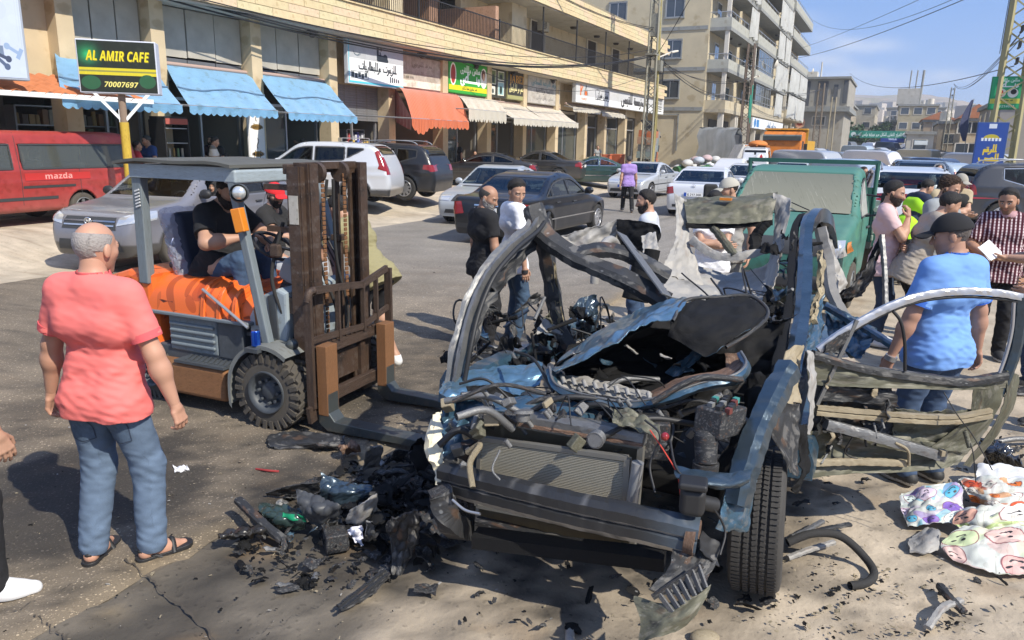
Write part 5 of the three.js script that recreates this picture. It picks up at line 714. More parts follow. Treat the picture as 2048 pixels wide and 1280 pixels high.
{const q=cr.B.drop('x+',0,0.79,0.02);mesh('emblem',[new THREE.TorusGeometry(0.055,0.012,6,20).rotateY(Math.PI/2),box(0,0,0.022,0.012,0.08,0.016,0,0,0),box(0,0,-0.022,0.012,0.08,0.016),box(0,0,0,0.012,0.016,0.05)].map((g)=>g.translate(q.x+0.02,0.8,0)),M.chrome,cr.o);}
car('parked_suv','bright silver SUV with tall red tail lamp parked before the oil shop','SUV',16.6,14.35,R(110),suvSpec({L:4.53,H:1.68,h:0.035,col:[0.62,0.64,0.67],dust:0.12,spokes:9,rails:0,rise:0.05,kick:[-1.0,0.45],sideTails:[[[-2.21,0.92],[-1.95,1.0],[-1.98,1.1],[-1.85,1.42],[-1.93,1.5],[-2.08,1.2]]]}));
car('parked_suv','black SUV with roof rails next to the bright silver one','SUV',19.4,14.45,R(100),suvSpec({L:4.57,H:1.66,W:1.85,h:0.035,col:[0.01,0.011,0.014],dust:0.06,finish:{metalness:0,clearcoat:0.5},clad:0,spokes:10,wr:0.36,rails:1,tails:[[[0.5,0.88],[0.84,0.86],[0.82,1.06],[0.52,1.04]]],sideTails:[[[-2.24,0.88],[-1.92,0.93],[-1.96,1.06],[-2.2,1.06]]]}));
car('parked_coupe','low black coupe parked under the orange awning','car',27.6,15.2,R(110),sedanSpec({L:4.6,H:1.34,belt:0.9,h:0.045,col:[0.015,0.016,0.018],dust:0.2,glassLine:[0.85,0.1,-0.85,-1.75],prof:[[2.25,0.24],[2.3,0.42],[2.28,0.58],[2.1,0.72],[1.6,0.85],[0.9,0.94],[0.4,1.17],[0,1.3],[-0.4,1.34],[-0.9,1.29],[-1.75,1.0],[-2.1,0.93],[-2.27,0.72],[-2.3,0.5],[-2.24,0.24]],wins:[[0.6,-0.5],[-0.58,-1.35]]}));
car('parked_sedan','dark grey sedan with red lamps showing, parked between black coupe and green sedan','car',32.6,15.0,R(100),sedanSpec({L:4.5,H:1.42,W:1.72,h:0.045,col:[0.03,0.031,0.033],dust:0.3,tails:[[[0.46,0.66],[0.76,0.64],[0.78,0.92],[0.5,0.88]]],plates:[['x-',0.74,0.4,0.12]]}));
car('parked_sedan','dark green sedan with chrome window trim parked left of the lattice pole','car',34.2,12.9,R(112),sedanSpec({L:4.5,H:1.4,h:0.045,col:[0.02,0.06,0.055],dust:0.2,chromeTrim:1,glass:M.glass,spokes:12,strips:[{pts:[[1.4,0.5],[-1.5,0.52]],w:0.04,chrome:1}]}));
car('sedan','silver blue sedan driving towards us behind the black sedan','car',18.7,9.75,R(184),sedanSpec({L:4.55,H:1.46,h:0.045,col:[0.42,0.46,0.5],dust:0.15,glass:M.glass}));
const ecl=car('sedan','glossy black sedan with white number plate in the road','car',15.9,7.3,R(-1),sedanSpec({L:4.82,H:1.45,W:1.82,h:0.032,col:[0.006,0.007,0.011],dust:0.03,finish:{metalness:0,roughness:0.3,clearcoat:0.55,clearcoatRoughness:0.02},spokes:9,wr:0.325,handles:[[0.06,0.82],[-0.84,0.84]],strips:[{pts:[[1.55,0.5],[-1.7,0.5]],w:0.03,chrome:1}],
tails:[[[0.52,0.64],[0.8,0.6],[0.82,0.86],[0.6,0.88]]],plates:[['x-',0.72,0.52,0.115,plate('MG NC 886')]],star:[['x-',0.93,0.045]],rearBars:[[[-0.28,0.82],[0.28,0.82]]],rearDark:[[[-0.7,0.34],[0.7,0.34],[0.7,0.44],[-0.7,0.44]]]}));
car('sedan','silver sedan facing us beyond the man in the purple shirt','car',30.6,9.2,R(176),sedanSpec({L:4.45,H:1.41,W:1.74,h:0.04,col:[0.5,0.52,0.54],dust:0.15,grille:[[[0.02,0.6],[0.2,0.6],[0.2,0.73],[0.02,0.73]],[[-0.2,0.6],[-0.02,0.6],[-0.02,0.73],[-0.2,0.73]],[[-0.6,0.28],[0.6,0.28],[0.55,0.4],[-0.55,0.4]]],heads:[[[0.26,0.6],[0.74,0.62],[0.72,0.73],[0.26,0.73]]],plates:[['x+',0.5,0.5,0.11,plate('G 268 441')]]}));
car('sedan','white sedan seen from behind in the road, number plate with blue end','car',24.6,5.35,R(3),sedanSpec({L:4.58,H:1.44,h:0.036,col:[0.72,0.73,0.75],dust:0.12,star:[['x-',0.92,0.05]],tails:[[[0.56,0.7],[0.8,0.66],[0.82,0.86],[0.6,0.9]]],plates:[['x-',0.68,0.52,0.12,plate('G 217 308')]],rearDark:[[[-0.6,0.3],[0.6,0.3],[0.6,0.38],[-0.6,0.38]]]}));
// ---------- red van, green pickup, orange truck, the traffic behind ----------
reseed(61);
const redPaint=phys({color:[1,1,1],vertexColors:true,roughness:0.45,clearcoat:0.3,map:rep(T.dirt,0.8)});
const vanS=(o)=>({L:4.4,W:1.63,H:1.93,belt:1.12,h:0.045,wr:0.29,spokes:5,axles:[1.0,-1.15],round:0.12,tumble:0.14,sill:0.25,nose:0.06,tail:0.05,cab:[1.6,-2.0],glassLine:[1.98,1.55,-2.02,-2.15],rail:0.26,inset:0.2,prof:[[2.1,0.3],[2.2,0.5],[2.18,0.9],[2.02,1.12],[1.55,1.78],[1.3,1.9],[0,1.94],[-1.8,1.92],[-2.02,1.84],[-2.17,1.15],[-2.2,0.6],[-2.15,0.3]],wins:[[1.3,0.75],[0.55,-1.85]],heads:[[[0.45,0.65],[0.7,0.65],[0.7,0.85],[0.45,0.85]]],tails:[[[0.66,0.68],[0.78,0.68],[0.78,1.02],[0.66,1.02]]],seams:[[[0.62,1.85],[0.62,0.4]],[[-0.62,1.08],[-0.62,0.4]]],...o});
car('van','faded red minibus seen from its rear corner at the left edge','van',9.35,15.7,R(184),vanS({axles:[1.7,-0.65],H:1.8,belt:1.05,prof:vanS({}).prof.map(([x,y])=>[x,y*0.928]),col:[0.4,0.045,0.04],dust:0.4,mat:redPaint,glass:phys({color:[0.4,0.45,0.42],roughness:0.1,transmission:0.85,thickness:0,side:THREE.DoubleSide}),spokes:6,rimMat:M.steelGrey,dustTyre:1,strips:[{pts:[[-0.5,0.74],[0.6,0.74]],w:0.05},{pts:[[1.9,0.52],[-0.1,0.52]],w:0.06}],rearDark:[[[-0.7,0.9],[0.7,0.9],[0.7,0.98],[-0.7,0.98]]],turnsR:[[[0.66,1.02],[0.78,1.02],[0.78,1.1],[0.66,1.1]]],
badgeTex:[['z-',-0.85,0.55,0.86,1.0,canvas(512,64,(g,w,h)=>{g.fillStyle='#b8302c';g.fillRect(0,0,w,h);latin(g,'mazda',256,30,70,'#d99a94','bold','sans-serif',420);})],['x-',-0.6,0.6,1.2,1.34,canvas(256,40,(g,w,h)=>{g.fillStyle='#57584f';g.fillRect(0,0,w,h);latin(g,'70/785671',140,20,34,'#e2d79a');})]]}));
{
const grn=phys({color:[1,1,1],vertexColors:true,roughness:0.6,map:rep(T.dirt,0.9),clearcoat:0.1});
const S={L:5.2,W:1.8,H:1.84,belt:1.16,h:0.04,wr:0.32,spokes:8,axles:[1.7,-1.3],round:0.11,tumble:0.2,sill:0.3,nose:0.1,tail:0.02,cab:[1.55,0.6],glassLine:[1.72,1.02,0,0],noRear:1,rail:0.15,inset:0.16,prof:[[2.5,0.32],[2.58,0.5],[2.56,0.85],[2.46,0.98],[2.1,1.12],[1.74,1.22],[1.35,1.55],[0.98,1.79],[0.7,1.84],[0.48,1.8],[0.44,1.2],[0.44,0.35]],wins:[[1.42,0.6]],col:[0.055,0.21,0.165],dust:0.6,mat:grn,wsGlass:phys({color:[0.62,0.62,0.55],roughness:0.5,transmission:0.3,thickness:0,side:THREE.DoubleSide,map:canvas(512,256,(g,w,h)=>{const gr=g.createLinearGradient(0,0,0,h);gr.addColorStop(0,'#a5a598');gr.addColorStop(1,'#c9c7b8');g.fillStyle=gr;g.fillRect(0,0,w,h);for(let i=0;i<110;i++){g.strokeStyle=`rgba(${rnd() < 0.4 ? '245,243,232' : '150,146,130'},${rnd(0.2, 0.7)})`;g.lineWidth=rnd(1,3);const x=rnd(w),y=rnd(h),l=rnd(10,70);g.beginPath();g.moveTo(x,y);g.lineTo(x+l*0.5,y-l);g.stroke();}})}),sideGlass:M.dustGlass,seats:true,dustTyre:1,rimMat:M.steelGrey,
grille:[[[-0.62,0.78],[0.62,0.78],[0.62,0.98],[-0.62,0.98]],[[-0.8,0.36],[0.8,0.36],[0.8,0.5],[-0.8,0.5]]],heads:[[[0.64,0.76],[0.84,0.78],[0.82,0.98],[0.64,0.98]]],turnsF:[[[0.84,0.8],[0.87,0.8],[0.86,0.95],[0.84,0.95]]],seams:[[[1.55,1.15],[1.5,0.45]],[[0.56,1.8],[0.56,0.45]]],handles:[[0.75,1.02]],hub:0.6};
const{o}=car('pickup_truck','dusty green flatbed pickup parked right behind the wreck','truck',12.6,1.1,R(176),S);
const pale=std({color:[0.34,0.42,0.34],roughness:0.7,map:rep(T.dirt,1.2)}),dk=std({color:[0.03,0.12,0.09],roughness:0.6});
mesh('load_bed',[box(-1.1,0.72,0,3.0,0.1,1.86),box(-1.1,0.52,0,2.9,0.2,0.7)],M.trim,o);
for(const s of[1,-1]){const g=[];for(let i=0;i<4;i++)g.push(box(-1.1,0.83+i*0.1,s*0.94,3.0,0.085,0.035,0,0,0,0.012));mesh('side_board',g,pale,o);mesh('board_post',[0.36,-0.6,-1.6,-2.58].map((x)=>box(x,0.96,s*0.965,0.06,0.5,0.04)),dk,o);mesh('board_rail',cyl([0.4,1.24,s*0.95],[-2.6,1.24,s*0.95],0.035),pale,o);}
mesh('tail_board',box(-2.6,0.98,0,0.04,0.42,1.8),pale,o);
mesh('head_frame',[cyl([0.36,0.75,0.9],[0.36,1.9,0.9],0.03),cyl([0.36,0.75,-0.9],[0.36,1.9,-0.9],0.03),beam([0.36,1.9,0.93],[0.36,1.9,-0.93],0.05,0.06),box(0.36,1.2,0,0.04,0.7,1.74)],dk,o);
for(const s of[1,-1]){mesh('side_mirror',box(1.45,1.38,s*1.18,0.1,0.34,0.2,s*0.3,0,0,0.04),M.rubber,o);mesh('mirror_arm',[cyl([1.4,1.5,s*0.9],[1.45,1.48,s*1.15],0.014),cyl([1.4,1.22,s*0.92],[1.45,1.26,s*1.15],0.014)],M.black,o);mesh('mudflap',box(-1.72,0.45,s*0.75,0.03,0.4,0.3),M.rubber,o);}
mesh('wiper',[beam([1.86,1.2,0.1],[1.62,1.36,0.62],0.012,0.012),beam([1.86,1.2,-0.5],[1.62,1.36,0.0],0.012,0.012)],M.black,o);mesh('bumper',box(2.58,0.44,0,0.1,0.18,1.7,0,0,0,0.05),M.trim,o);
}
{
const o=thing('dump_truck','orange lorry with dark sun visor and yellow tipper facing us in the traffic','truck',uv3(52,6.6,gh(52,6.6)),YAW+Math.PI),or=std({color:[0.72,0.22,0.02],roughness:0.5,map:rep(T.dirt,0.5)});
mesh('cab',[extrude([[-1,0.6],[0.95,0.6],[1,1.5],[0.85,2.75],[0.6,2.95],[-1,2.95]],2.35,0.08)],or,o);mesh('windscreen',beam([1.02,1.66,0],[0.88,2.5,0],2.05,0.02,V3(1,0,0)).clone(),M.winGlass,o);mesh('sun_visor',box(1.0,2.66,0,0.35,0.3,2.3,0,0,-0.25,0.03),std({color:[0.1,0.12,0.11]}),o);
mesh('grille',[box(1.04,1.1,0,0.06,0.56,2.1),box(1.06,0.55,0,0.2,0.3,2.4,0,0,0,0.03)],M.trim,o);mesh('emblem',[new THREE.TorusGeometry(0.2,0.02,6,24),...[0,1,2].map((i)=>box(0,0.1,0,0.03,0.2,0.01).rotateZ(i*TAU/3))].map((g)=>g.rotateY(Math.PI/2).translate(1.09,1.12,0)),M.chrome,o);
for(const s of[1,-1]){mesh('headlamp',box(1.17,0.58,s*0.9,0.03,0.16,0.3),M.headlamp,o);mesh('side_mirror',box(0.95,2.0,s*1.42,0.1,0.6,0.2,0,0,0,0.03),M.black,o);mesh('side_window',box(0.2,2.1,s*1.175,0.9,0.7,0.02),M.winGlass,o);}
const yel=std({color:[0.68,0.38,0.03],roughness:0.6,map:rep(T.dirt,0.5)});mesh('tipper',[box(-1.3,2.0,0,0.12,2.5,2.6),box(-3.8,1.7,1.25,5,1.6,0.1),box(-3.8,1.7,-1.25,5,1.6,0.1),box(-0.9,3.2,0,0.9,0.1,2.6),box(-3.8,0.95,0,5,0.12,2.4)],yel,o);
for(const x of[0.1,-3.2,-4.6])for(const s of[1,-1])mesh('wheel',cyl([x,0.52,s*1.15],[x,0.52,s*0.8],0.52,0.52,24),M.rubber,o);mesh('chassis',box(-2.4,0.65,0,6.5,0.25,0.9),M.trim,o);
}
car('suv','large black SUV behind the group of men at right','SUV',25.4,-3.9,R(-75),suvSpec({L:4.9,W:1.95,H:1.8,belt:1.15,h:0.04,col:[0.03,0.034,0.045],dust:0.35,clad:0,wr:0.38,spokes:12,rails:1,handleChrome:1,chromeTrim:1}));
car('suv','white SUV seen from behind, right of the green pickup','SUV',18.9,-0.2,R(4),suvSpec({L:4.6,H:1.74,h:0.045,col:[0.68,0.69,0.7],dust:0.15,clad:0,rails:1}));
car('suv','dark blue SUV ahead of the white SUV, seen over its roof','SUV',27,-0.6,R(2),suvSpec({L:4.7,H:1.8,h:0.055,col:[0.05,0.08,0.13],dust:0.15,clad:0}));
car('hatchback','white hatchback with pale dusty rear window left of the large black SUV','car',31,-3.4,R(-20),suvSpec({L:4.2,H:1.55,belt:0.98,h:0.055,col:[0.7,0.7,0.69],dust:0.15,clad:0}));
car('sedan','white saloon behind the white sedan, just left of the pickup cab','car',31.5,5.2,R(176),sedanSpec({h:0.05,col:[0.66,0.67,0.68],dust:0.1}));
car('sedan','pale grey sedan left of the pickup, beyond the white saloon','car',38.5,4.4,R(182),sedanSpec({h:0.055,col:[0.45,0.5,0.52],dust:0.1}));
{const{o,B}=car('ambulance','white ambulance van with a red drop emblem on its rear window','ambulance',47,7.4,R(6),vanS({H:2.05,h:0.06,col:[0.75,0.75,0.74],dust:0.08,prof:vanS({}).prof.map(([x,y])=>[x,y*1.06]),badgeTex:[['x-',-0.62,-0.06,1.25,1.75,canvas(64,64,(g)=>{g.fillStyle='#d9dee6';g.fillRect(0,0,64,64);})],['x-',0.06,0.62,1.25,1.75,canvas(96,96,(g)=>{g.fillStyle='#d9dee6';g.fillRect(0,0,96,96);g.fillStyle='#fff';g.beginPath();g.arc(48,50,36,0,TAU);g.fill();g.fillStyle='#c01820';g.beginPath();g.moveTo(48,16);g.quadraticCurveTo(76,56,48,76);g.quadraticCurveTo(20,56,48,16);g.fill();})]]}));mesh('roof_load',[sphere(0,2.2,0,0.7,1.2,0.35,0.8),...[-0.6,0,0.6].map((z)=>cyl([1.2,2.12,z],[-1.6,2.12,z],0.03))],std({color:[0.6,0.2,0.04]}),o);mesh('spare_wheel',cyl([-2.36,1.0,-0.3],[-2.22,1.0,-0.3],0.33,0.33,24),M.rubber,o);}
{const o=thing('light_truck','small white truck cab facing left beyond the ambulance','truck',uv3(56,9.5,gh(56,9.5)),YAW+R(120));mesh('cab',extrude([[-0.6,0.5],[1,0.5],[1.0,1.2],[0.6,2.1],[-0.6,2.1]],1.8,0.08),M.white,o);mesh('windscreen',beam([1.03,1.3,0],[0.68,2.0,0],1.5,0.02,V3(1,0.4,0)),M.winGlass,o);for(const s of[1,-1]){mesh('side_window',box(0.2,1.6,s*0.905,0.7,0.5,0.015),M.winGlass,o);for(const x of[0.6,-2.4])mesh('wheel',cyl([x,0.38,s*0.85],[x,0.38,s*0.62],0.38,0.38,20),M.rubber,o);}mesh('load_bed',[box(-2,0.85,0,2.7,0.15,1.8),box(-2,1.2,0.88,2.7,0.5,0.05),box(-2,1.2,-0.88,2.7,0.5,0.05)],M.frameWhite,o);}
{const o=thing('box_van','white box van with yellow skip behind, right edge of the traffic','van',uv3(50,-7.4,gh(50,-7.4)),YAW);mesh('box_body',box(-1.5,1.7,0,3.4,2.2,2.1,0,0,0,0.05),M.white,o);mesh('cab',extrude([[0.3,0.5],[1.9,0.5],[1.9,1.2],[1.4,2.1],[0.3,2.1]],1.9,0.06),M.white,o);for(const s of[1,-1])for(const x of[1.2,-2.2])mesh('wheel',cyl([x,0.4,s*0.95],[x,0.4,s*0.7],0.4,0.4,20),M.rubber,o);mesh('windscreen',beam([1.92,1.3,0],[1.46,2.0,0],1.6,0.02,V3(1,0.4,0)),M.winGlass,o);}
const proto={};
function jam(kind,col,name){const key=kind;if(!proto[key]){const S=kind==='sedan'?sedanSpec({h:0.09,hollow:false,detail:0,col:[1,1,1],dust:0}):kind==='suv'?suvSpec({h:0.09,hollow:false,detail:0,clad:0,col:[1,1,1],dust:0}):vanS({h:0.09,hollow:false,detail:0,col:[1,1,1],dust:0});S.glass=S.wsGlass=S.rearGlass=M.winGlass;S.seams=[];S.handles=[];proto[key]=S;}
return{...proto[key],col};}
const far=[['white',[0.7,0.7,0.7]],['silver',[0.42,0.44,0.46]],['black',[0.02,0.02,0.024]],['grey',[0.16,0.17,0.18]],['dark blue',[0.03,0.05,0.1]],['pale blue',[0.4,0.48,0.55]],['beige',[0.45,0.4,0.3]]],kinds=['sedan','suv','sedan','suv','van','sedan'],firsts=new Map();
const bodyMats=far.map(([,c])=>phys({color:c,roughness:0.35,clearcoat:0.8,metalness:0.2}));
let nJam=0;const rowNames=['row along the left kerb','left lane','middle of the road','right lane','row along the right verge','lot at far right'];
for(const[row,v0,turn,list]of[[0,8.6,180,[44,62,70,78,88,99,112,128,146]],[1,4.6,180,[46,54,63,74,83,95,108,122,140,160]],[2,1.8,178,[36,44,53,61,72,84,97,111,126,150,172]],[3,-1.2,2,[35,43,51,60,70,82,94,107,124,145,168]],[4,-4.6,4,[42,57,66,76,89,103,118]],[5,-8.4,30,[44,56,63,72,80]]])list.forEach((u,i)=>{
const k=kinds[(nJam*5+row)%6],ci=(nJam*3+row*2)%7,[cn]=far[ci],vv=v0+rnd(-0.5,0.5),y=gh(u,vv);nJam++;
const lab=`distant ${cn} ${k === 'suv' ? 'SUV' : k}, ${['first', 'second', 'third', 'fourth', 'fifth', 'sixth', 'seventh', 'eighth', 'ninth', 'tenth', 'eleventh'][i]} vehicle back in the ${rowNames[row]}`;
let o;if(!firsts.has(k)){o=car(k==='van'?'van':k,lab,k==='suv'?'SUV':k==='van'?'van':'car',u,vv,R(turn),jam(k,[1,1,1]),'cars in the distant traffic jam').o;firsts.set(k,o);o.children[0].material=bodyMats[ci];}else{o=firsts.get(k).clone();o.name=numbered(firsts.get(k).name.replace(/_\d{3}$/,''));scene.add(o);o.position.copy(uv3(u,vv,y));o.rotation.y=YAW+R(turn+rnd(-4,4));o.userData={...o.userData,label:lab};o.children[0].material=bodyMats[ci];}
});
// ---------- people: one continuous body from joints, clothes as children ----------
const ell=(cx,cy,cz,rx,ry,rz)=>(x,y,z)=>{const a=(x-cx)/rx,b=(y-cy)/ry,c=(z-cz)/rz,k0=Math.hypot(a,b,c),k1=Math.hypot(a/rx,b/ry,c/rz);return k1<1e-6?-Math.min(rx,ry,rz):k0*(k0-1)/k1;};
const headF=(()=>{
const skull=ell(0,0.03,-0.012,0.077,0.092,0.097),jaw=ell(0,-0.052,0.024,0.057,0.064,0.066),nose=cap(0,0.012,0.084,0,-0.027,0.103,0.007,0.014),brow=cap(-0.04,0.024,0.072,0.04,0.024,0.072,0.014,0.014),lips=cap(-0.018,-0.056,0.081,0.018,-0.056,0.081,0.0085,0.0085),chin=cap(-0.012,-0.1,0.062,0.012,-0.1,0.062,0.018,0.018),cheek=ell(0,-0.012,0.05,0.064,0.03,0.034),ear=ell(0.079,-0.006,-0.012,0.011,0.032,0.02),eye=ell(0.032,0.005,0.074,0.0135,0.0115,0.013),sock=ell(0.033,0.004,0.098,0.02,0.014,0.02);
return(x,y,z)=>{const ax=Math.abs(x);let d=smin(skull(x,y,z),jaw(x,y,z),0.05);d=smin(d,cheek(x,y,z),0.03);d=smin(d,brow(x,y,z),0.016);d=smax(d,-sock(ax,y,z),0.01);d=smin(d,nose(x,y,z),0.012);d=smin(d,lips(x,y,z),0.008);d=smin(d,chin(x,y,z),0.03);d=Math.min(d,eye(ax,y,z));return smin(d,ear(ax,y,z),0.008);};
})();
const hairLine=(z)=>lerp(-0.06,0.084,smooth(-0.07,0.065,z));
function handF(curl,spread,side){
const fs=[],seg=(a,b,r1,r2)=>fs.push(cap(a.x,a.y,a.z,b.x,b.y,b.z,r1,r2));
[[-0.03,0.058],[-0.0105,0.073],[0.0105,0.078],[0.031,0.068]].forEach(([bx,len],i)=>{let p=V3(bx,0.086-Math.abs(bx-0.005)*0.25,0),a=curl*(0.55+0.08*(3-i));const sp=bx*spread*5;[0.46,0.31,0.23].forEach((q,k)=>{const l=len*q,d=V3(Math.sin(sp),Math.cos(a)*Math.cos(sp),Math.sin(a));const n=p.clone().addScaledVector(d,l);seg(p,n,0.0092-k*0.0007,0.0087-k*0.0009);p=n;a+=curl*(0.75-0.1*k)+0.1;});});
const t0=V3(0.026,0.022,0.006),t1=V3(0.05,0.052,0.016+0.012*curl),t2=V3(0.056-0.012*curl,0.083,0.02+0.022*curl);seg(t0,t1,0.014,0.0105);seg(t1,t2,0.0105,0.0085);
const p1=cap(-0.024,0.03,0,-0.026,0.08,0,0.0135,0.012),p2=cap(0.018,0.02,0,0.026,0.08,0,0.0155,0.012),p3=cap(0,0.0,0,0,0.08,0,0.018,0.012),wr=cap(0,-0.05,0,0,0.01,0,0.025,0.022);
return(x,y,z)=>{x*=side;let d=smin(smin(p1(x,y,z),p2(x,y,z),0.02),p3(x,y,z),0.02);d=smin(d,wr(x,y,z),0.02);let f=1;for(const g of fs)f=Math.min(f,g(x,y,z));return smin(d,f,0.007);};
}
function ik(a,c,l1,l2,hint){const d=c.clone().sub(a);let L0=d.length();const m=(l1+l2)*0.998;if(L0>m){d.multiplyScalar(m/L0);L0=m;}const e=d.clone().normalize(),x=(l1*l1-l2*l2+L0*L0)/(2*L0),y=Math.sqrt(Math.max(0,l1*l1-x*x));const h=hint.clone().addScaledVector(e,-hint.dot(e)).normalize();return[a.clone().addScaledVector(e,x).addScaledVector(h,y),a.clone().add(d)];}
const matCache=new Map();
function clothMat(c,kind){
const key=JSON.stringify([c,kind]);if(matCache.has(key))return matCache.get(key);
const m=std({color:c,roughness:0.92,bumpMap:rep(T.fabric,4),bumpScale:0.001});if(kind==='denim')m.map=rep(T.denim,1.6);else if(kind&&kind.isTexture){m.map=kind;}
matCache.set(key,m);return m;
}
const SKIN=[0.44,0.25,0.165],SKIN2=[0.38,0.205,0.13];
M.skin=std({color:[1,1,1],roughness:0.55,vertexColors:true});
function person(label,pos,yaw,o={}){
const s=(o.H||1.74)/1.75,lod=o.lod??1,hb=[0.0095,0.014,0.022][lod],hh=[0.0036,0.0052,0.009][lod],hn=[0.0042,0.0055,0.0068][lod],fat=o.fat??1,skin=o.skin||SKIN;
const root=thing('person',label,'person',pos,Math.PI-R(yaw),o.group);
const v=(a)=>V3(a[0],a[1],a[2]);
const hc=v(o.hip||[0,0.93,0]),lean=R(o.lean||0),sl=R(o.side||0),tw=R(o.twist||0);
const up=V3(Math.sin(sl),Math.cos(lean)*Math.cos(sl),Math.sin(lean)).normalize();
const lx=V3(Math.cos(tw),0,-Math.sin(tw));lx.addScaledVector(up,-lx.dot(up)).normalize();const fw=lx.clone().cross(up);
const T0=(x,y,z)=>hc.clone().addScaledVector(lx,x).addScaledVector(up,y).addScaledVector(fw,z);
const neck=T0(0,0.535,-0.01),sh=[T0(0.178,0.475,-0.01),T0(-0.178,0.475,-0.01)];
const hp=o.head||[0,0,0];const hq=new THREE.Quaternion().setFromEuler(new THREE.Euler(R(hp[0]),R(-hp[1])-tw*0,R(hp[2]||0),'YXZ'));const hu=V3(0,1,0).applyQuaternion(hq);
const hcn=neck.clone().addScaledVector(up,0.045).addScaledVector(hu,0.105).addScaledVector(V3(0,0,1).applyQuaternion(hq),0.022);
const hipJ=[hc.clone().addScaledVector(lx,0.09),hc.clone().addScaledVector(lx,-0.09)];
const feet=o.feet||[[0.11,0,0.02,8],[-0.11,0,0.0,-8]],ank=feet.map((f)=>V3(f[0],(f[4]??0)+0.085,f[2]));ank.forEach((a,i)=>{a.y+=feet[i][1];});
const kh=(o.kneeHint||[[0.1,0,1],[-0.1,0,1]]).map(v);const knees=ank.map((a,i)=>{const[k,e]=ik(hipJ[i],a,0.435,0.425,kh[i]);ank[i]=e;return k;});
const hands=o.hands||[[0.27,0.80,0.06],[-0.27,0.80,0.06]],eh=(o.elbow||[[0.5,-0.1,-0.8],[-0.5,-0.1,-0.8]]).map(v);
const wrists=[],elbows=[];hands.forEach((h,i)=>{const[e,w]=ik(sh[i],v(h),0.29,0.262,eh[i]);elbows.push(e);wrists.push(w);});
const C=(a,b,r1,r2)=>cap(a.x,a.y,a.z,b.x,b.y,b.z,r1,r2);
const torso=(gain,fat2=fat)=>{const g=gain;return[C(T0(0.078,-0.02,-0.01),T0(-0.078,-0.02,-0.01),0.108*Math.sqrt(fat2)+g,0.108*Math.sqrt(fat2)+g),C(T0(0.062,0.13,0.012*fat2+(fat2-1)*0.14),T0(-0.062,0.13,0.012*fat2+(fat2-1)*0.14),0.1*fat2+g,0.1*fat2+g),C(T0(0.088,0.345,-0.005),T0(-0.088,0.345,-0.005),0.112*(0.6+0.4*fat2)+g,0.112*(0.6+0.4*fat2)+g),C(sh[0],sh[1],0.055+g,0.055+g),C(T0(0.03,0.52,-0.025),T0(0.13,0.485,-0.02),0.05+g*0.6,0.052+g),C(T0(-0.03,0.52,-0.025),T0(-0.13,0.485,-0.02),0.05+g*0.6,0.052+g)];};
const U=(list,k)=>(x,y,z)=>{let d=list[0](x,y,z);for(let i=1;i<list.length;i++)d=smin(d,list[i](x,y,z),k);return d;};
const af=o.arm??(0.9+0.1*fat);
const tor=U(torso(-0.012),0.09),armF=[0,1].map((i)=>U([C(sh[i],elbows[i],0.055*af,0.042*af),C(elbows[i],elbows[i].clone().lerp(wrists[i],0.35),0.042*af,0.046*af),C(elbows[i].clone().lerp(wrists[i],0.3),wrists[i],0.046*af,0.027)],0.03));
const legF=[0,1].map((i)=>U([C(hipJ[i],knees[i],0.088*(0.5+0.5*fat),0.056),C(knees[i],ank[i],0.052,0.037),C(knees[i].clone().lerp(ank[i],0.12).add(V3(0,0,-0.014)),knees[i].clone().lerp(ank[i],0.45),0.054,0.05)],0.04));
const toe=feet.map((f,i)=>{const a=R(f[3]||0),p=R(f[5]||0);return V3(Math.sin(a)*Math.cos(p),-Math.sin(p),Math.cos(a)*Math.cos(p));});
const footF=[0,1].map((i)=>{const a=ank[i],t=toe[i];return U([C(a.clone().addScaledVector(t,-0.035).add(V3(0,-0.045,0)),a.clone().addScaledVector(t,0.1).add(V3(0,-0.057,0)),0.036,0.03),C(a.clone().addScaledVector(t,0.08).add(V3(0,-0.058,0)),a.clone().addScaledVector(t,0.16).add(V3(0,-0.066,0)),0.034,0.022),C(a,a.clone().addScaledVector(t,0.05).add(V3(0,-0.04,0)),0.038,0.034)],0.03);});
const neckF=C(neck.clone().addScaledVector(up,-0.04),hcn.clone().addScaledVector(hu,-0.05).addScaledVector(V3(0,0,1).applyQuaternion(hq),-0.02),0.062*(0.7+0.3*fat),0.055);
const all=[tor,neckF,...armF,...legF,...footF];
const bodyF=(x,y,z)=>{let d=all[0](x,y,z);for(let i=1;i<all.length;i++)d=smin(d,all[i](x,y,z),0.035);return d;};
const pts=[hc,neck,...sh,...elbows,...wrists,...knees,...ank,hcn];const bb=new THREE.Box3().setFromPoints(pts).expandByScalar(0.24);const lo=[bb.min.x,Math.min(bb.min.y,-0.02),bb.min.z],hi=[bb.max.x,bb.max.y,bb.max.z];
const tint=(g,f)=>paint(g,f);const flat=()=>skin;
const parts=[tint(nets(bodyF,lo,hi,hb),(x,y,z)=>{const n=fbm(x*6,y*6,z*6,2)*0.08;return skin.map((c)=>c*(1+n));})];
const beardC=o.beardC||[0.03,0.022,0.018],st=o.stubble??0.25;
const headG=tint(nets(headF,[-0.11,-0.14,-0.13],[0.11,0.14,0.13],hh),(x,y,z)=>{
const ax=Math.abs(x);let c=skin.map((k,i)=>k*(1+(i===0?0.08:0)*smooth(0.03,0.0,Math.hypot(ax-0.045,y+0.02,z-0.07))));const mixc=(q,a)=>{c=c.map((k,i)=>lerp(k,q[i],a));};
if(o.beard&&y<-0.005&&z>-0.01&&ax>0.02)mixc(beardC,0.45*smooth(0.0,-0.03,y));if(z>0&&y<-0.03)mixc(beardC,st*smooth(-0.025,-0.05,y)*(Math.hypot(x/1.6,y+0.057)<0.014?0.1:1));if(o.shaved&&y>hairLine(z)+0.0)mixc(o.shaved,0.75);
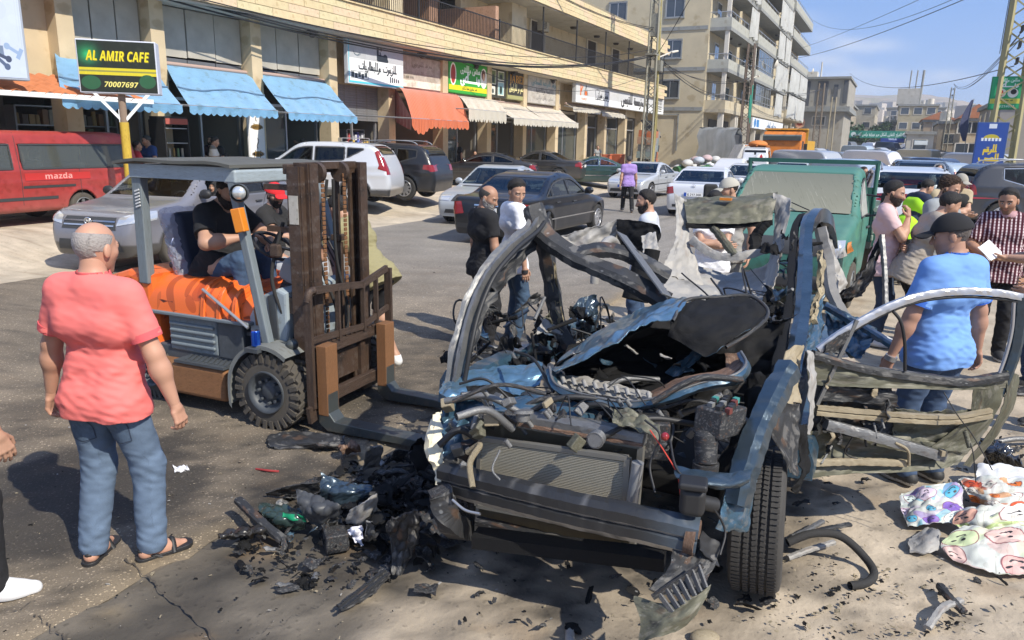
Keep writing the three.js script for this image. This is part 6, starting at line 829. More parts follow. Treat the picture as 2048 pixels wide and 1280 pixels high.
if(z>0.07&&Math.hypot(x/2,y+0.057)<0.0105)mixc([0.33,0.13,0.1],0.75);
if(z>0.055&&Math.abs(y-0.026-0.1*Math.max(0,0.03-ax))<0.0065&&ax>0.012&&ax<0.055)mixc(o.brow||[0.025,0.018,0.014],0.9);
const e=Math.hypot(ax-0.032,(y-0.005)*1.5);if(z>0.07&&e<0.0125)mixc(Math.hypot(ax-0.032,y-0.005)<0.0062?[0.015,0.01,0.008]:[0.6,0.57,0.53],o.closed?0:0.95);return c;});
const HM=new THREE.Matrix4().compose(hcn,hq,V3(1,1,1).multiplyScalar(o.headScale??1.0));parts.push(headG.applyMatrix4(HM));
const handM=[];
[0,1].forEach((i)=>{
if(o.noHand&&o.noHand[i]){handM.push(null);return;}
const dir=o.handDir&&o.handDir[i]?v(o.handDir[i]).normalize():wrists[i].clone().sub(elbows[i]).normalize();let pn=o.palm&&o.palm[i]?v(o.palm[i]):V3(i?1:-1,0,0.15);pn.addScaledVector(dir,-pn.dot(dir)).normalize();const side=dir.clone().cross(pn);
const sgn=i?-1:1;const m=new THREE.Matrix4().makeBasis(side,dir,pn).setPosition(wrists[i].clone().addScaledVector(dir,0.015));const curl=o.curl?o.curl[i]:0.45;
handM.push(m);parts.push(tint(nets(handF(curl,0.1,-sgn),[-0.08,-0.06,-0.05],[0.08,0.19,0.12],hn),flat).applyMatrix4(m));
});
const K=(name,g,m)=>{const q=mesh(name,g,m,root);q.scale.setScalar(s);return q;};
K('body',parts,M.skin);
const hemD=-(o.hem??0.13),slv=o.sleeve??0.62,wr=o.wrinkle??1;
const fold=(x,y,z,a,fy)=>(noise(x*5+3+y*4,y*fy*0.8+x*5,z*5-y*3)*0.6+0.4*noise(x*11-y*6,y*fy*1.9+5+z*7,z*11))*a*wr;
const nP=neck.clone().addScaledVector(up,-0.005),nQ=neck.clone().addScaledVector(up,0.14).addScaledVector(fw,0.02),cutN=C(nP.clone().addScaledVector(fw,0.018),nQ,0.066,0.085);
const shT=U([...torso(0.016),C(T0(0.08,hemD+0.02,(fat-1)*0.1),T0(-0.08,hemD+0.02,(fat-1)*0.1),0.135*Math.sqrt(fat),0.135*Math.sqrt(fat))],0.07);
const sE=[0,1].map((i)=>sh[i].clone().lerp(elbows[i],Math.min(1,slv))),sD=[0,1].map((i)=>(slv<=1?elbows[i].clone().sub(sh[i]):wrists[i].clone().sub(elbows[i])).normalize());
const lw=o.loose??0.018,sF=[0,1].map((i)=>slv<=1?C(sh[i],sE[i].clone().addScaledVector(sD[i],0.04),0.062*af+0.008,0.05*af+lw):U([C(sh[i],elbows[i],0.068,0.056),C(elbows[i],elbows[i].clone().lerp(wrists[i],slv-1),0.056,0.046)],0.03));
const shirtF=(x,y,z)=>{
let d=shT(x,y,z);for(let i=0;i<2;i++){let q=sF[i](x,y,z);const e=slv<=1?sE[i]:elbows[i].clone().lerp(wrists[i],slv-1);q=Math.max(q,(x-e.x)*sD[i].x+(y-e.y)*sD[i].y+(z-e.z)*sD[i].z);d=smin(d,q,0.03);}
const h=(x-hc.x)*up.x+(y-hc.y)*up.y+(z-hc.z)*up.z;if(Math.abs(d)<0.06)d-=fold(x,y,z,0.0085*smooth(0.5,0.0,h)+0.0035,11);
d=Math.max(d,hemD+0.006*noise(x*6,1,z*6)-h);return smax(d,-cutN(x,y,z),0.008);
};
if(!o.noShirt){const g=nets(shirtF,lo,hi,hb);K(o.shirtName||'shirt',g,o.shirtMat||clothMat(o.shirt||[0.4,0.4,0.4],o.shirtTex));}
if(o.collar){const cP=neck.clone().addScaledVector(up,0.004),c0=C(cP.clone().addScaledVector(fw,0.012),neck.clone().addScaledVector(up,0.055),0.078,0.07),c1=C(cP.clone().addScaledVector(fw,0.012).addScaledVector(up,-0.02),neck.clone().addScaledVector(up,0.09),0.071,0.064);const hN=neck.dot(up);K('collar',nets((x,y,z)=>{const h=x*up.x+y*up.y+z*up.z-hN;return Math.max(c0(x,y,z),-c1(x,y,z),h-0.052,-0.03-h);},[neck.x-0.14,neck.y-0.1,neck.z-0.14],[neck.x+0.14,neck.y+0.12,neck.z+0.14],hb*0.6),clothMat(o.collar));}
if(o.cuffs)for(const i of[0,1]){const e=sE[i],d=sD[i];K('cuff',[cyl(e.clone().addScaledVector(d,-0.03),e.clone().addScaledVector(d,0.006),0.053*af+lw*0.9,0.051*af+lw*0.9,20)],clothMat(o.cuffs));}
const tw2=o.legW??1,short=o.shorts;const tF=[C(T0(0.07,-0.04,-0.012),T0(-0.07,-0.04,-0.012),0.118*Math.sqrt(fat),0.118*Math.sqrt(fat)),C(T0(0.06,0.06,0.02*fat),T0(-0.06,0.06,0.02*fat),0.105*fat,0.105*fat)];
const trL=[0,1].map((i)=>U([C(hipJ[i].clone().add(V3(0,-0.02,-0.01)),knees[i],0.1*(0.6+0.4*fat),0.074*tw2),C(knees[i],ank[i],0.074*tw2,0.066*tw2)],0.03));
const trU=U([...tF],0.06),band=hc.clone().addScaledVector(up,0.1);
const trF=(x,y,z)=>{let d=smin(smin(trU(x,y,z),trL[0](x,y,z),0.035),trL[1](x,y,z),0.035);if(Math.abs(d)<0.06){let kn=0;for(let i=0;i<2;i++){const a=knees[i],b=ank[i];kn=Math.max(kn,Math.exp(-((x-a.x)**2+(y-a.y)**2+(z-a.z)**2)/0.03),Math.exp(-((x-b.x)**2+(y-b.y-0.05)**2+(z-b.z)**2)/0.02));}d-=fold(x,y,z,0.003+0.009*kn,11);}{const hh2=(x-hc.x)*up.x+(y-hc.y)*up.y+(z-hc.z)*up.z;const fo=(x-hc.x)*fw.x+(y-hc.y)*fw.y+(z-hc.z)*fw.z;d=Math.max(d,hh2-(o.noShirt?0.1:hemD+0.035)-2.5*Math.max(0,fo-0.1));}for(let i=0;i<2;i++){const k=short?knees[i].clone().lerp(hipJ[i],0.12):ank[i],n=short?knees[i].clone().sub(hipJ[i]).normalize():ank[i].clone().sub(knees[i]).normalize(),e=short?0:0.042;const near=Math.hypot(x-ank[i].x,y-ank[i].y,z-ank[i].z)<Math.hypot(x-ank[1-i].x,y-ank[1-i].y,z-ank[1-i].z);if(near)d=Math.max(d,(x-k.x)*n.x+(y-k.y)*n.y+(z-k.z)*n.z-e);}return d;};
K(short?'shorts':'trousers',nets(trF,lo,hi,hb),o.pantsMat||clothMat(o.pants||[0.05,0.09,0.17],o.pantsTex??'denim'));
const shoeCol=o.shoe||[0.03,0.03,0.032];
if(o.shoes!=='sandals')[0,1].forEach((i)=>{const t=toe[i],a=ank[i],g=(x,y,z)=>{let d=footF[i](x,y,z)-0.013;d=Math.max(d,y-a.y-0.012,a.y-0.085-y);return d;};const q=nets(g,[a.x-0.3,a.y-0.13,a.z-0.3],[a.x+0.3,a.y+0.1,a.z+0.3],hb*0.75);tint(q,(x,y,z)=>y-a.y<-0.062?(o.sole||[0.4,0.4,0.39]):shoeCol);K('shoe',q,std({vertexColors:true,roughness:0.6}));});
else[0,1].forEach((i)=>{const t=toe[i],a=ank[i],b=V3(a.x,a.y-0.08,a.z),sd=V3(t.z,0,-t.x);const q=nets((x,y,z)=>{const X=(x-b.x)*t.x+(z-b.z)*t.z-0.055,Z=(x-b.x)*sd.x+(z-b.z)*sd.z;const w=0.047+0.006*Math.sin(X*14);return Math.max(Math.hypot(Math.max(Math.abs(X)-0.1,0),Z)-w,Math.abs(y-b.y-0.006)-0.013);},[b.x-0.25,b.y-0.05,b.z-0.25],[b.x+0.25,b.y+0.05,b.z+0.25],0.006);K('sandal',[q,tube([b.clone().addScaledVector(sd,0.05).addScaledVector(t,0.09),b.clone().addScaledVector(t,0.1).add(V3(0,0.06,0)),b.clone().addScaledVector(sd,-0.05).addScaledVector(t,0.09)],0.016,16),tube([b.clone().addScaledVector(sd,0.045).addScaledVector(t,0.03),b.clone().addScaledVector(t,-0.065).add(V3(0,0.055,0)),b.clone().addScaledVector(sd,-0.045).addScaledVector(t,0.03)],0.011,16)],M.black);});
const HK=(name,g,m)=>K(name,g.applyMatrix4(HM),m),skullO=ell(0,0.03,-0.014,0.077,0.092,0.097),jawO=ell(0,-0.052,0.024,0.057,0.064,0.066);
const hairM=std({color:o.hair||[0.016,0.012,0.01],roughness:0.75,bumpMap:rep(T.grain,6),bumpScale:0.004});
if(o.hairStyle!=='none'){const th=(o.hairT??0.014)*0.7,cv=o.curly??0.3,bald=o.hairStyle==='ring';HK('hair',nets((x,y,z)=>{const hl=hairLine(z);let d=skullO(x,y,z)-th*1.25*smooth(0.0,0.06,y-hl)*smooth(-0.07,0.05,y)-0.0025;if(Math.abs(d)<0.03)d-=(noise(x*60,y*60,z*60)*0.5+noise(x*120,y*90,z*120)*0.35)*0.008*cv;d=Math.max(d,hairLine(z)+0.006*noise(x*40,2,z*40)-y,(Math.abs(x)>0.055?0.01:-1)-y+smooth(-0.01,0.03,z)*0.05-0.02);if(bald)d=Math.max(d,y-0.072+0.25*Math.max(0,z));return d;},[-0.12,-0.1,-0.14],[0.12,0.17,0.13],hh*1.15),hairM);}
if(o.beard)HK('beard',nets((x,y,z)=>{const tp=-0.032+smooth(0.02,-0.01,z)*0.035;let d=smin(jawO(x,y,z),headF(x,y,z),0.01)-0.0015-(o.beardT??0.01)*0.9*smooth(0,0.04,tp-y);if(Math.abs(d)<0.03)d-=noise(x*70,y*70,z*70)*0.004;const m=Math.hypot(x/1.9,(y+0.056)/0.75)-0.0125,top=-0.032-0.9*Math.max(0,z-0.055)*0+smooth(0.02,-0.01,z)*0.035;d=Math.max(d,y-top,-m,-0.02-z);const nz=Math.hypot(x,(y+0.03))-0.018;return Math.max(d,-nz);},[-0.1,-0.15,-0.05],[0.1,0.03,0.13],hh*1.15),std({color:beardC,roughness:0.85}));
if(o.cap){const back=o.capBack?-1:1;HK('cap',nets((x,y,z)=>{let d=skullO(x,y,z)-0.017-0.006*smooth(0.1,0.03,y);d=Math.max(d,0.034-y+0.05*z*back);const vz=z*back-0.122,vis=Math.max(Math.hypot(x/0.078,vz/0.07)*0.07-0.07,Math.abs(y-0.042+0.9*x*x/0.1*0.5+0.16*vz)-0.005);return Math.min(d,vis*0.9);},[-0.13,-0.02,-0.22],[0.13,0.17,0.22],hh*1.1),clothMat(o.cap));}
if(o.scarf)HK('headscarf',nets((x,y,z)=>{const d=smin(smin(skullO(x,y,z),jawO(x,y,z),0.05)-0.022,cap(0,-0.1,-0.02,0,-0.2,-0.02,0.08,0.12)(x,y,z),0.06);return smax(Math.max(d,-0.2-y),-ell(0,-0.012,0.11,0.052,0.075,0.09)(x,y,z),0.012);},[-0.2,-0.24,-0.2],[0.2,0.2,0.2],0.009),clothMat(o.scarf));
if(o.shades)HK('sunglasses',merge([[1,-1].map((q)=>new RoundedBoxGeometry(0.046,0.032,0.008,2,0.004).rotateY(q*0.2).translate(q*0.031,0.006,0.094)),box(0,0.012,0.1,0.02,0.006,0.006),[1,-1].map((q)=>beam([q*0.053,0.012,0.09],[q*0.08,0.008,-0.01],0.005,0.006))].flat(2)),M.black);
root.userData.h=null;delete root.userData.h;
return{root,hands:handM,wrists:wrists.map((w)=>w.clone().multiplyScalar(s)),s,neck:neck.clone().multiplyScalar(s),hcn,K,T0,up,fw,lx,elbows,trF};
}
const onG=(px,py)=>{let p=gnd(px,py),h=ghP(p);for(let i=0;i<4;i++){p=gnd(px,py,h);h=ghP(p);}return p;};
reseed(77);
const DJEAN=[0.03,0.045,0.08],BLK=[0.014,0.014,0.016];
const coral=person('bald man in coral polo shirt and jeans, seen from behind at lower left',onG(247,1122),12,{lod:0,H:1.72,fat:1.1,shirt:[0.84,0.19,0.17],collar:[0.8,0.14,0.14],cuffs:[0.74,0.12,0.13],hem:0.125,pants:[0.14,0.2,0.29],hairStyle:'ring',hair:[0.32,0.29,0.27],hairT:0.002,curly:0.16,skin:[0.5,0.27,0.18],feet:[[0.19,0,-0.02,18],[-0.15,0,0.1,-34]].map((f)=>[f[0],0,f[2],f[3]]).reverse().map((f,i)=>i?[-0.12,0,0.07,-30]:[0.15,0,-0.02,14]),hands:[[0.36,0.79,0.03],[-0.36,0.8,0.06]],elbow:[[0.9,0,-0.5],[-0.9,0,-0.5]],curl:[0.75,0.7],loose:0.024,sleeve:0.72,shoes:'sandals',head:[8,6,0],legW:1.08,side:-1.5,wrinkle:0.85});
{
const hit=(x,y,off)=>{let z=-0.45;for(let i=0;i<60&&z<0.05;i++){const d=coral.trF(x,y,z);if(d<0.0008)break;z+=Math.max(d*0.8,0.0006);}return V3(x,y,z-off);};
const strip=(pts,w,off,mat,name)=>{const rows=[[],[]];for(let i=0;i<=40;i++){const t=i/40*(pts.length-1),k=Math.min(pts.length-2,t|0),f=t-k,x=lerp(pts[k][0],pts[k+1][0],f),y=lerp(pts[k][1],pts[k+1][1],f),dx=pts[k+1][0]-pts[k][0],dy=pts[k+1][1]-pts[k][1],l=Math.hypot(dx,dy);rows[0].push(hit(x-dy/l*w,y+dx/l*w,off));rows[1].push(hit(x+dy/l*w,y-dx/l*w,off));}coral.K(name,quadStrip(rows),mat);};
const dk=std({color:[0.035,0.05,0.085],side:THREE.DoubleSide}),pk=clothMat([0.1,0.15,0.225],'denim');
for(const s of[1,-1]){const rows=[];for(let i=0;i<=12;i++){const row=[];for(let j=0;j<=10;j++){const t=i/12,q=(j/10-0.5)*(0.135-0.02*t);row.push(hit(s*0.095+q,0.845-0.15*t-0.02*(t>0.9?1-Math.abs(q)*14:0),0.0035));}rows.push(row);}const g=quadStrip(rows);coral.K('back_pocket',g,(()=>{const m=pk.clone();m.side=THREE.DoubleSide;return m;})());const e=0.066;strip([[s*0.095-e,0.845],[s*0.095-e+0.01,0.69],[s*0.095,0.672],[s*0.095+e-0.01,0.69],[s*0.095+e,0.845],[s*0.095-e,0.845]],0.0022,0.0055,dk,'stitching');}
strip([[0,0.86],[0.002,0.72]],0.003,0.002,dk,'seam');strip([[-0.12,0.862],[0,0.835],[0.12,0.862]],0.0025,0.002,dk,'seam');
}
person('person in black trousers and white shoe cut off by the left edge',onG(-84,1215),20,{lod:1,H:1.72,shirt:[0.05,0.05,0.055],pants:BLK,pantsTex:'plain',shoe:[0.75,0.75,0.74],sole:[0.7,0.7,0.7],feet:[[0.1,0,0,10],[-0.1,0,0.1,-40]],hands:[[0.3,0.8,0.05],[-0.3,0.82,0.1]]});
person('grey bearded bald man in black T-shirt looking down at the wreck',onG(965,700),62,{H:1.7,shirt:BLK,pants:BLK,pantsTex:'plain',hairStyle:'ring',hair:[0.05,0.045,0.04],hairT:0.004,beard:1,beardC:[0.3,0.28,0.26],beardT:0.004,fat:1.08,head:[22,50,0],skin:SKIN2,hands:[[0.26,0.8,0.05],[-0.26,0.8,0.08]]});
person('young man in white printed T-shirt with wristband beside the wreck',onG(1024,684),70,{H:1.75,shirt:[0.86,0.87,0.9],pants:[0.05,0.09,0.15],hair:[0.014,0.012,0.011],hairT:0.02,head:[22,150-70,0],shirtTex:canvas(256,256,(g)=>{g.fillStyle='#fff';g.fillRect(0,0,256,256);}),hem:0.16,stubble:0.15,hands:[[0.27,0.78,0.1],[-0.29,0.8,0.02]],twist:0}).K('wristband',cyl([-0.285,0.83,0.02],[-0.288,0.795,0.02],0.034,0.033,16),M.black);
person('bearded man in light grey T-shirt standing behind the middle of the wreck',at(1283,640,8.0).setY(0),-72,{H:1.66,shirt:[0.52,0.55,0.6],fat:1.15,hair:[0.015,0.012,0.01],hairT:0.013,beard:1,beardT:0.006,head:[12,-10,0],hands:[[0.3,0.8,0.1],[-0.3,0.8,0.1]]});
person('dark haired man with folded arms in white T-shirt behind the roof',at(1412,640,8.3).setY(0),195,{H:1.66,shirt:[0.8,0.8,0.82],hair:[0.012,0.01,0.009],hairT:0.016,head:[28,10,0],pants:[0.3,0.28,0.24],hands:[[-0.1,1.14,0.22],[0.12,1.12,0.2]],elbow:[[0.7,-0.6,0.1],[-0.7,-0.6,0.1]],handDir:[[-1,0,-0.1],[1,0.05,-0.1]],palm:[[0,0,-1],[0,0,-1]],curl:[0.3,0.5]});
person('man in grey baseball cap beside the front of the green truck',at(1442,640,8.8).setY(0),205,{H:1.76,shirt:[0.3,0.29,0.27],cap:[0.42,0.4,0.34],hairT:0.006,stubble:0.5,pants:[0.22,0.22,0.2],head:[14,58,0],hands:[[0.26,0.9,0.12],[-0.2,1.0,0.25]]});
person('man in lilac polo shirt walking across the road by the silver sedan',onG(1253,424),-4,{H:1.74,lod:1,fat:1.1,shirt:[0.33,0.22,0.52],pants:BLK,pantsTex:'plain',hair:[0.06,0.055,0.05],hairT:0.006,feet:[[0.08,0,0.28,0],[-0.1,0.03,-0.3,-10,0,20]],hands:[[0.27,0.8,-0.1],[-0.29,0.82,0.1]],shoe:[0.05,0.05,0.06],head:[5,0,0]});
person('man in pale pink T-shirt resting his chin on his hand',onG(1742,686),118,{H:1.79,lod:0,shirt:[0.66,0.46,0.45],pants:[0.03,0.05,0.09],hair:[0.014,0.012,0.011],hairT:0.014,beard:1,beardT:0.005,stubble:0.5,shoe:[0.5,0.5,0.52],head:[12,8,0],hands:[[-0.13,1.06,0.19],[-0.02,1.36,0.19]],elbow:[[0.7,-0.7,0.3],[-0.35,-1,0.5]],handDir:[[-1,0.1,0.2],[0.1,0.9,-0.1]],palm:[[0,0,-1],[0.4,0,-1]],curl:[0.4,0.9],fat:1.08,hem:0.17});
person('leaning young man in taupe T-shirt with short dark hair',onG(1815,702),96,{H:1.78,lod:0,shirt:[0.36,0.31,0.25],pants:BLK,pantsTex:'plain',lean:24,hip:[0,0.91,-0.1],hair:[0.014,0.012,0.011],hairT:0.016,stubble:0.4,head:[30,0,0],hands:[[0.12,1.12,0.42],[-0.1,1.08,0.4]],elbow:[[0.7,-0.9,0],[-0.5,-0.9,0]],hem:0.18,curl:[0.6,0.6]});
person('tall bearded man with curly hair in grey T-shirt behind the leaning man',at(1850,640,8.7).setY(0),150,{H:1.84,lod:0,fat:1.12,shirt:[0.28,0.3,0.31],hair:[0.05,0.026,0.014],hairT:0.024,curly:1.4,beard:1,beardT:0.014,beardC:[0.03,0.017,0.012],head:[22,-10,0],pants:DJEAN,hands:[[0.2,1.05,0.3],[-0.2,1.02,0.3]]});
const polo=person('stout man in sky blue polo shirt and black cap behind the open door',onG(1838,962),-22,{H:1.74,lod:0,fat:1.2,shirt:[0.17,0.34,0.72],collar:[0.07,0.2,0.62],cuffs:[0.05,0.16,0.6],cap:[0.015,0.015,0.017],hair:[0.12,0.1,0.09],hairT:0.003,pants:[0.06,0.1,0.18],skin:[0.4,0.22,0.15],head:[14,-40,0],hands:[[0.33,0.82,0.08],[-0.36,0.82,0.0]],elbow:[[0.6,0,-0.8],[-0.8,0,-0.6]],curl:[0.7,0.6],sleeve:0.75,shoe:[0.03,0.03,0.03],loose:0.03});
polo.K('wristwatch',cyl([0.325,0.865,0.065],[0.329,0.835,0.072],0.036,0.035,16),M.alloy);
const str=canvas(64,64,(g)=>{g.fillStyle='#d8c6c6';g.fillRect(0,0,64,64);g.fillStyle='#4a1524';for(let i=0;i<4;i++)g.fillRect(i*16,0,10,64);g.fillStyle='rgba(60,20,30,.5)';for(let i=0;i<4;i++)g.fillRect(0,i*16,64,4);});str.repeat.set(7,9);
person('man in maroon and white striped shirt listening with head tilted',onG(1968,712),205,{H:1.76,lod:0,fat:1.22,shirt:[1,1,1],shirtTex:str,collar:[0.5,0.3,0.32],hair:[0.014,0.012,0.011],hairT:0.017,stubble:0.55,head:[16,20,3],pants:BLK,pantsTex:'plain',hands:[[0.26,0.84,0.1],[-0.2,1.1,0.3]],skin:SKIN2,sleeve:0.8});
const pap=person('man in black T-shirt holding white papers at the right edge',at(2095,640,6.6).setY(0),-78,{H:1.76,lod:0,shirt:BLK,pants:[0.035,0.06,0.13],hair:[0.012,0.01,0.009],hairT:0.022,beard:1,beardT:0.008,head:[25,0,0],hands:[[0.08,1.2,0.42],[-0.16,1.16,0.36]],elbow:[[0.6,-0.9,0],[-0.6,-0.9,0]],curl:[0.6,0.6],palm:[[0,1,0.2],[0,1,0.2]]});
{const p=thing('paper_sheet','folded white paper sheets held up by the man at the right edge','paper');pap.root.updateMatrixWorld(true);p.position.copy(pap.root.localToWorld(V3(0.05,1.25,0.56)));const g=new THREE.PlaneGeometry(0.2,0.15,6,4);const a=g.attributes.position;for(let i=0;i<a.count;i++)a.setZ(i,0.02*Math.sin(a.getX(i)*20));g.computeVertexNormals();p.rotation.set(-0.9,0.4,0.5);for(let k=0;k<2;k++)mesh('sheet',g.clone().translate(0,0.01*k,0.006*k).rotateZ(k*0.2),std({color:[0.85,0.85,0.85],side:THREE.DoubleSide}),p);}
person('person with bare arm half out of the right edge',at(2150,640,5.6).setY(0),-85,{H:1.74,shirt:[0.06,0.06,0.07],hands:[[0.1,1.12,0.36],[-0.1,1.16,0.34]],elbow:[[0.6,-0.9,0],[-0.6,-0.9,0]]});
const vest=person('man in yellow high-visibility vest bending behind the truck',at(1785,640,12.2).setY(0),80,{H:1.72,shirt:[0.02,0.03,0.06],lean:22,hair:[0.014,0.012,0.011],hairT:0.018,head:[35,0,0],pants:[0.04,0.045,0.06],hands:[[0.12,0.98,0.4],[-0.12,1.0,0.4]],lod:1});
{const q=vest,f=cap(0,0,0,0,0,0,0,0);const a=q.T0(0.085,0.36,0),b=q.T0(-0.085,0.36,0),c=q.T0(0.07,0.02,-0.03),d=q.T0(-0.07,0.02,-0.03),e=q.T0(0.08,-0.15,-0.06),g=q.T0(-0.08,-0.15,-0.06);const A=cap(a.x,a.y,a.z,b.x,b.y,b.z,0.148,0.148),Bq=cap(c.x,c.y,c.z,d.x,d.y,d.z,0.155,0.155),E1=cap(e.x,e.y,e.z,g.x,g.y,g.z,0.16,0.16),nk=cap(...q.T0(0,0.5,0.03).toArray(),...q.T0(0,0.75,0.05).toArray(),0.1,0.12);q.K('safety_vest',nets((x,y,z)=>Math.max(smin(smin(A(x,y,z),Bq(x,y,z),0.08),E1(x,y,z),0.08),-nk(x,y,z),(q.T0(0,-0.2,0).y-y)),[-0.45,0.5,-0.5],[0.45,1.6,0.6],0.018),std({color:[0.42,0.8,0.02],roughness:0.8}));}
const officer=(label,px,d,yaw,head,o={})=>{const q=person(label,at(px,640,d).setY(0),yaw,{H:1.74,shirt:[0.4,0.33,0.22],pants:[0.05,0.05,0.05],pantsTex:'plain',hair:[0.02,0.016,0.014],hairT:0.01,stubble:0.4,head,hands:[[-0.08,1.12,0.25],[0.1,1.1,0.24]],elbow:[[0.7,-0.6,0.1],[-0.7,-0.6,0.1]],...o});const a=q.T0(0.085,0.36,0),b=q.T0(-0.085,0.36,0),c=q.T0(0.07,0.12,0),e=q.T0(-0.07,0.12,0),A=cap(...a.toArray(),...b.toArray(),0.148,0.148),Bq=cap(...c.toArray(),...e.toArray(),0.145,0.145);q.K('tactical_vest',nets((x,y,z)=>Math.max(smin(A(x,y,z),Bq(x,y,z),0.08),y-1.44,0.98-y),[-0.3,0.9,-0.3],[0.3,1.5,0.3],0.02),std({color:[0.02,0.021,0.022],roughness:0.9}));};
officer('officer in black vest with arms folded, left of two by the dark SUV',1848,12.6,165,[10,0,0]);officer('officer in black vest and pale cap, right of two by the dark SUV',1874,12.9,190,[18,-30,0],{cap:[0.35,0.33,0.28]});
person('person in white shirt standing among the cars behind the safety vest',at(1832,640,22).setY(0),160,{H:1.72,lod:2,shirt:[0.75,0.77,0.8]});
person('man with short hair low behind the green truck bed',at(1690,640,17).setY(0),150,{H:1.72,lod:2,shirt:[0.45,0.25,0.2]});
const F=(label,u,v,yaw,o)=>person(label,uv3(u,v,gh(u,v)+0.02),yaw,{lod:2,...o});
F('man in pale blue shirt with arms folded left of the yellow signpost',12.6,17.6,165,{shirt:[0.36,0.46,0.66],beard:1,beardT:0.006,hands:[[-0.08,1.12,0.25],[0.1,1.1,0.24]],elbow:[[0.7,-0.6,0.1],[-0.7,-0.6,0.1]],lod:1});
F('man in navy blue T-shirt right of the yellow signpost',13.0,16.6,210,{shirt:[0.02,0.06,0.2],pants:[0.03,0.06,0.2],fat:1.15,hair:[0.05,0.05,0.05],head:[15,20,0],hands:[[0.2,1.0,0.25],[-0.2,1.0,0.28]],lod:1});
F('person in red top beside the man in navy blue',12.45,16.3,60,{shirt:[0.5,0.04,0.05],H:1.6,pants:[0.25,0.3,0.38],lod:1});
F('man in white and grey striped T-shirt and khaki trousers by the motorbikes',14.4,15.9,70,{shirt:[0.62,0.58,0.52],pants:[0.3,0.25,0.16],pantsTex:'plain',lod:1,shirtTex:canvas(32,64,(g)=>{g.fillStyle='#fff';g.fillRect(0,0,32,64);g.fillStyle='#a89c90';for(let i=0;i<4;i++)g.fillRect(0,i*16,32,5);}),head:[15,0,0]});
F('man in black T-shirt behind the man in striped T-shirt',15.0,16.5,200,{shirt:BLK,pants:BLK,pantsTex:'plain',lod:1});
F('man in dark red shirt holding a cup in the cafe doorway',16.2,18.0,195,{shirt:[0.05,0.012,0.016],pants:BLK,beard:1,hands:[[0.08,1.15,0.3],[-0.1,1.15,0.28]]});
F('man in black T-shirt with raised arm inside the open shop',20.0,17.9,20,{shirt:BLK,pants:BLK,hair:[0.08,0.07,0.06],hands:[[0.16,1.5,0.15],[-0.27,0.8,0]]});
F('man in black vest top with white cap outside the grocery',23.0,16.6,100,{shirt:BLK,pants:BLK,sleeve:0.3,cap:[0.7,0.7,0.68],capBack:1,skin:SKIN2});
F('white haired man in pale grey T-shirt under the orange awning',24.9,16.2,165,{shirt:[0.6,0.62,0.66],hair:[0.6,0.58,0.55],hairT:0.012,fat:1.1});
F('person in black clothes standing left of the cream awning shop tables',29.4,17.5,200,{shirt:BLK,pants:BLK});
F('seated person in pink top outside the tobacco shop',30.5,17.2,180,{shirt:[0.55,0.25,0.25],pants:[0.2,0.2,0.22],hip:[0,0.5,-0.1],feet:[[0.12,0,0.35,0],[-0.12,0,0.35,0]],hands:[[0.15,0.62,0.25],[-0.15,0.62,0.25]]});
F('person in black inside the tobacco shop window',32.0,18.2,190,{shirt:BLK,pants:BLK});
F('boy in grey T-shirt and shorts between the right-hand columns',44.9,16.6,175,{shirt:[0.3,0.31,0.31],pants:[0.2,0.2,0.19],shorts:1,H:1.62});
{const q=cr.o;q.updateMatrixWorld(true);const w=q.localToWorld(V3(-0.02,-0.05,-0.42));person('woman in dark headscarf seated inside the grey SUV',w.setY(0.02),-90-26-8+0,{lod:1,H:1.68,shirt:[0.03,0.03,0.035],pants:BLK,pantsTex:'plain',hip:[0,0.56,-0.12],feet:[[0.12,0.28,0.5,0],[-0.12,0.28,0.5,0]],hands:[[0.15,0.75,0.25],[-0.15,0.75,0.25]],sleeve:1.9,hairStyle:'none',scarf:[0.02,0.02,0.022],head:[4,-55,0],stubble:0});}
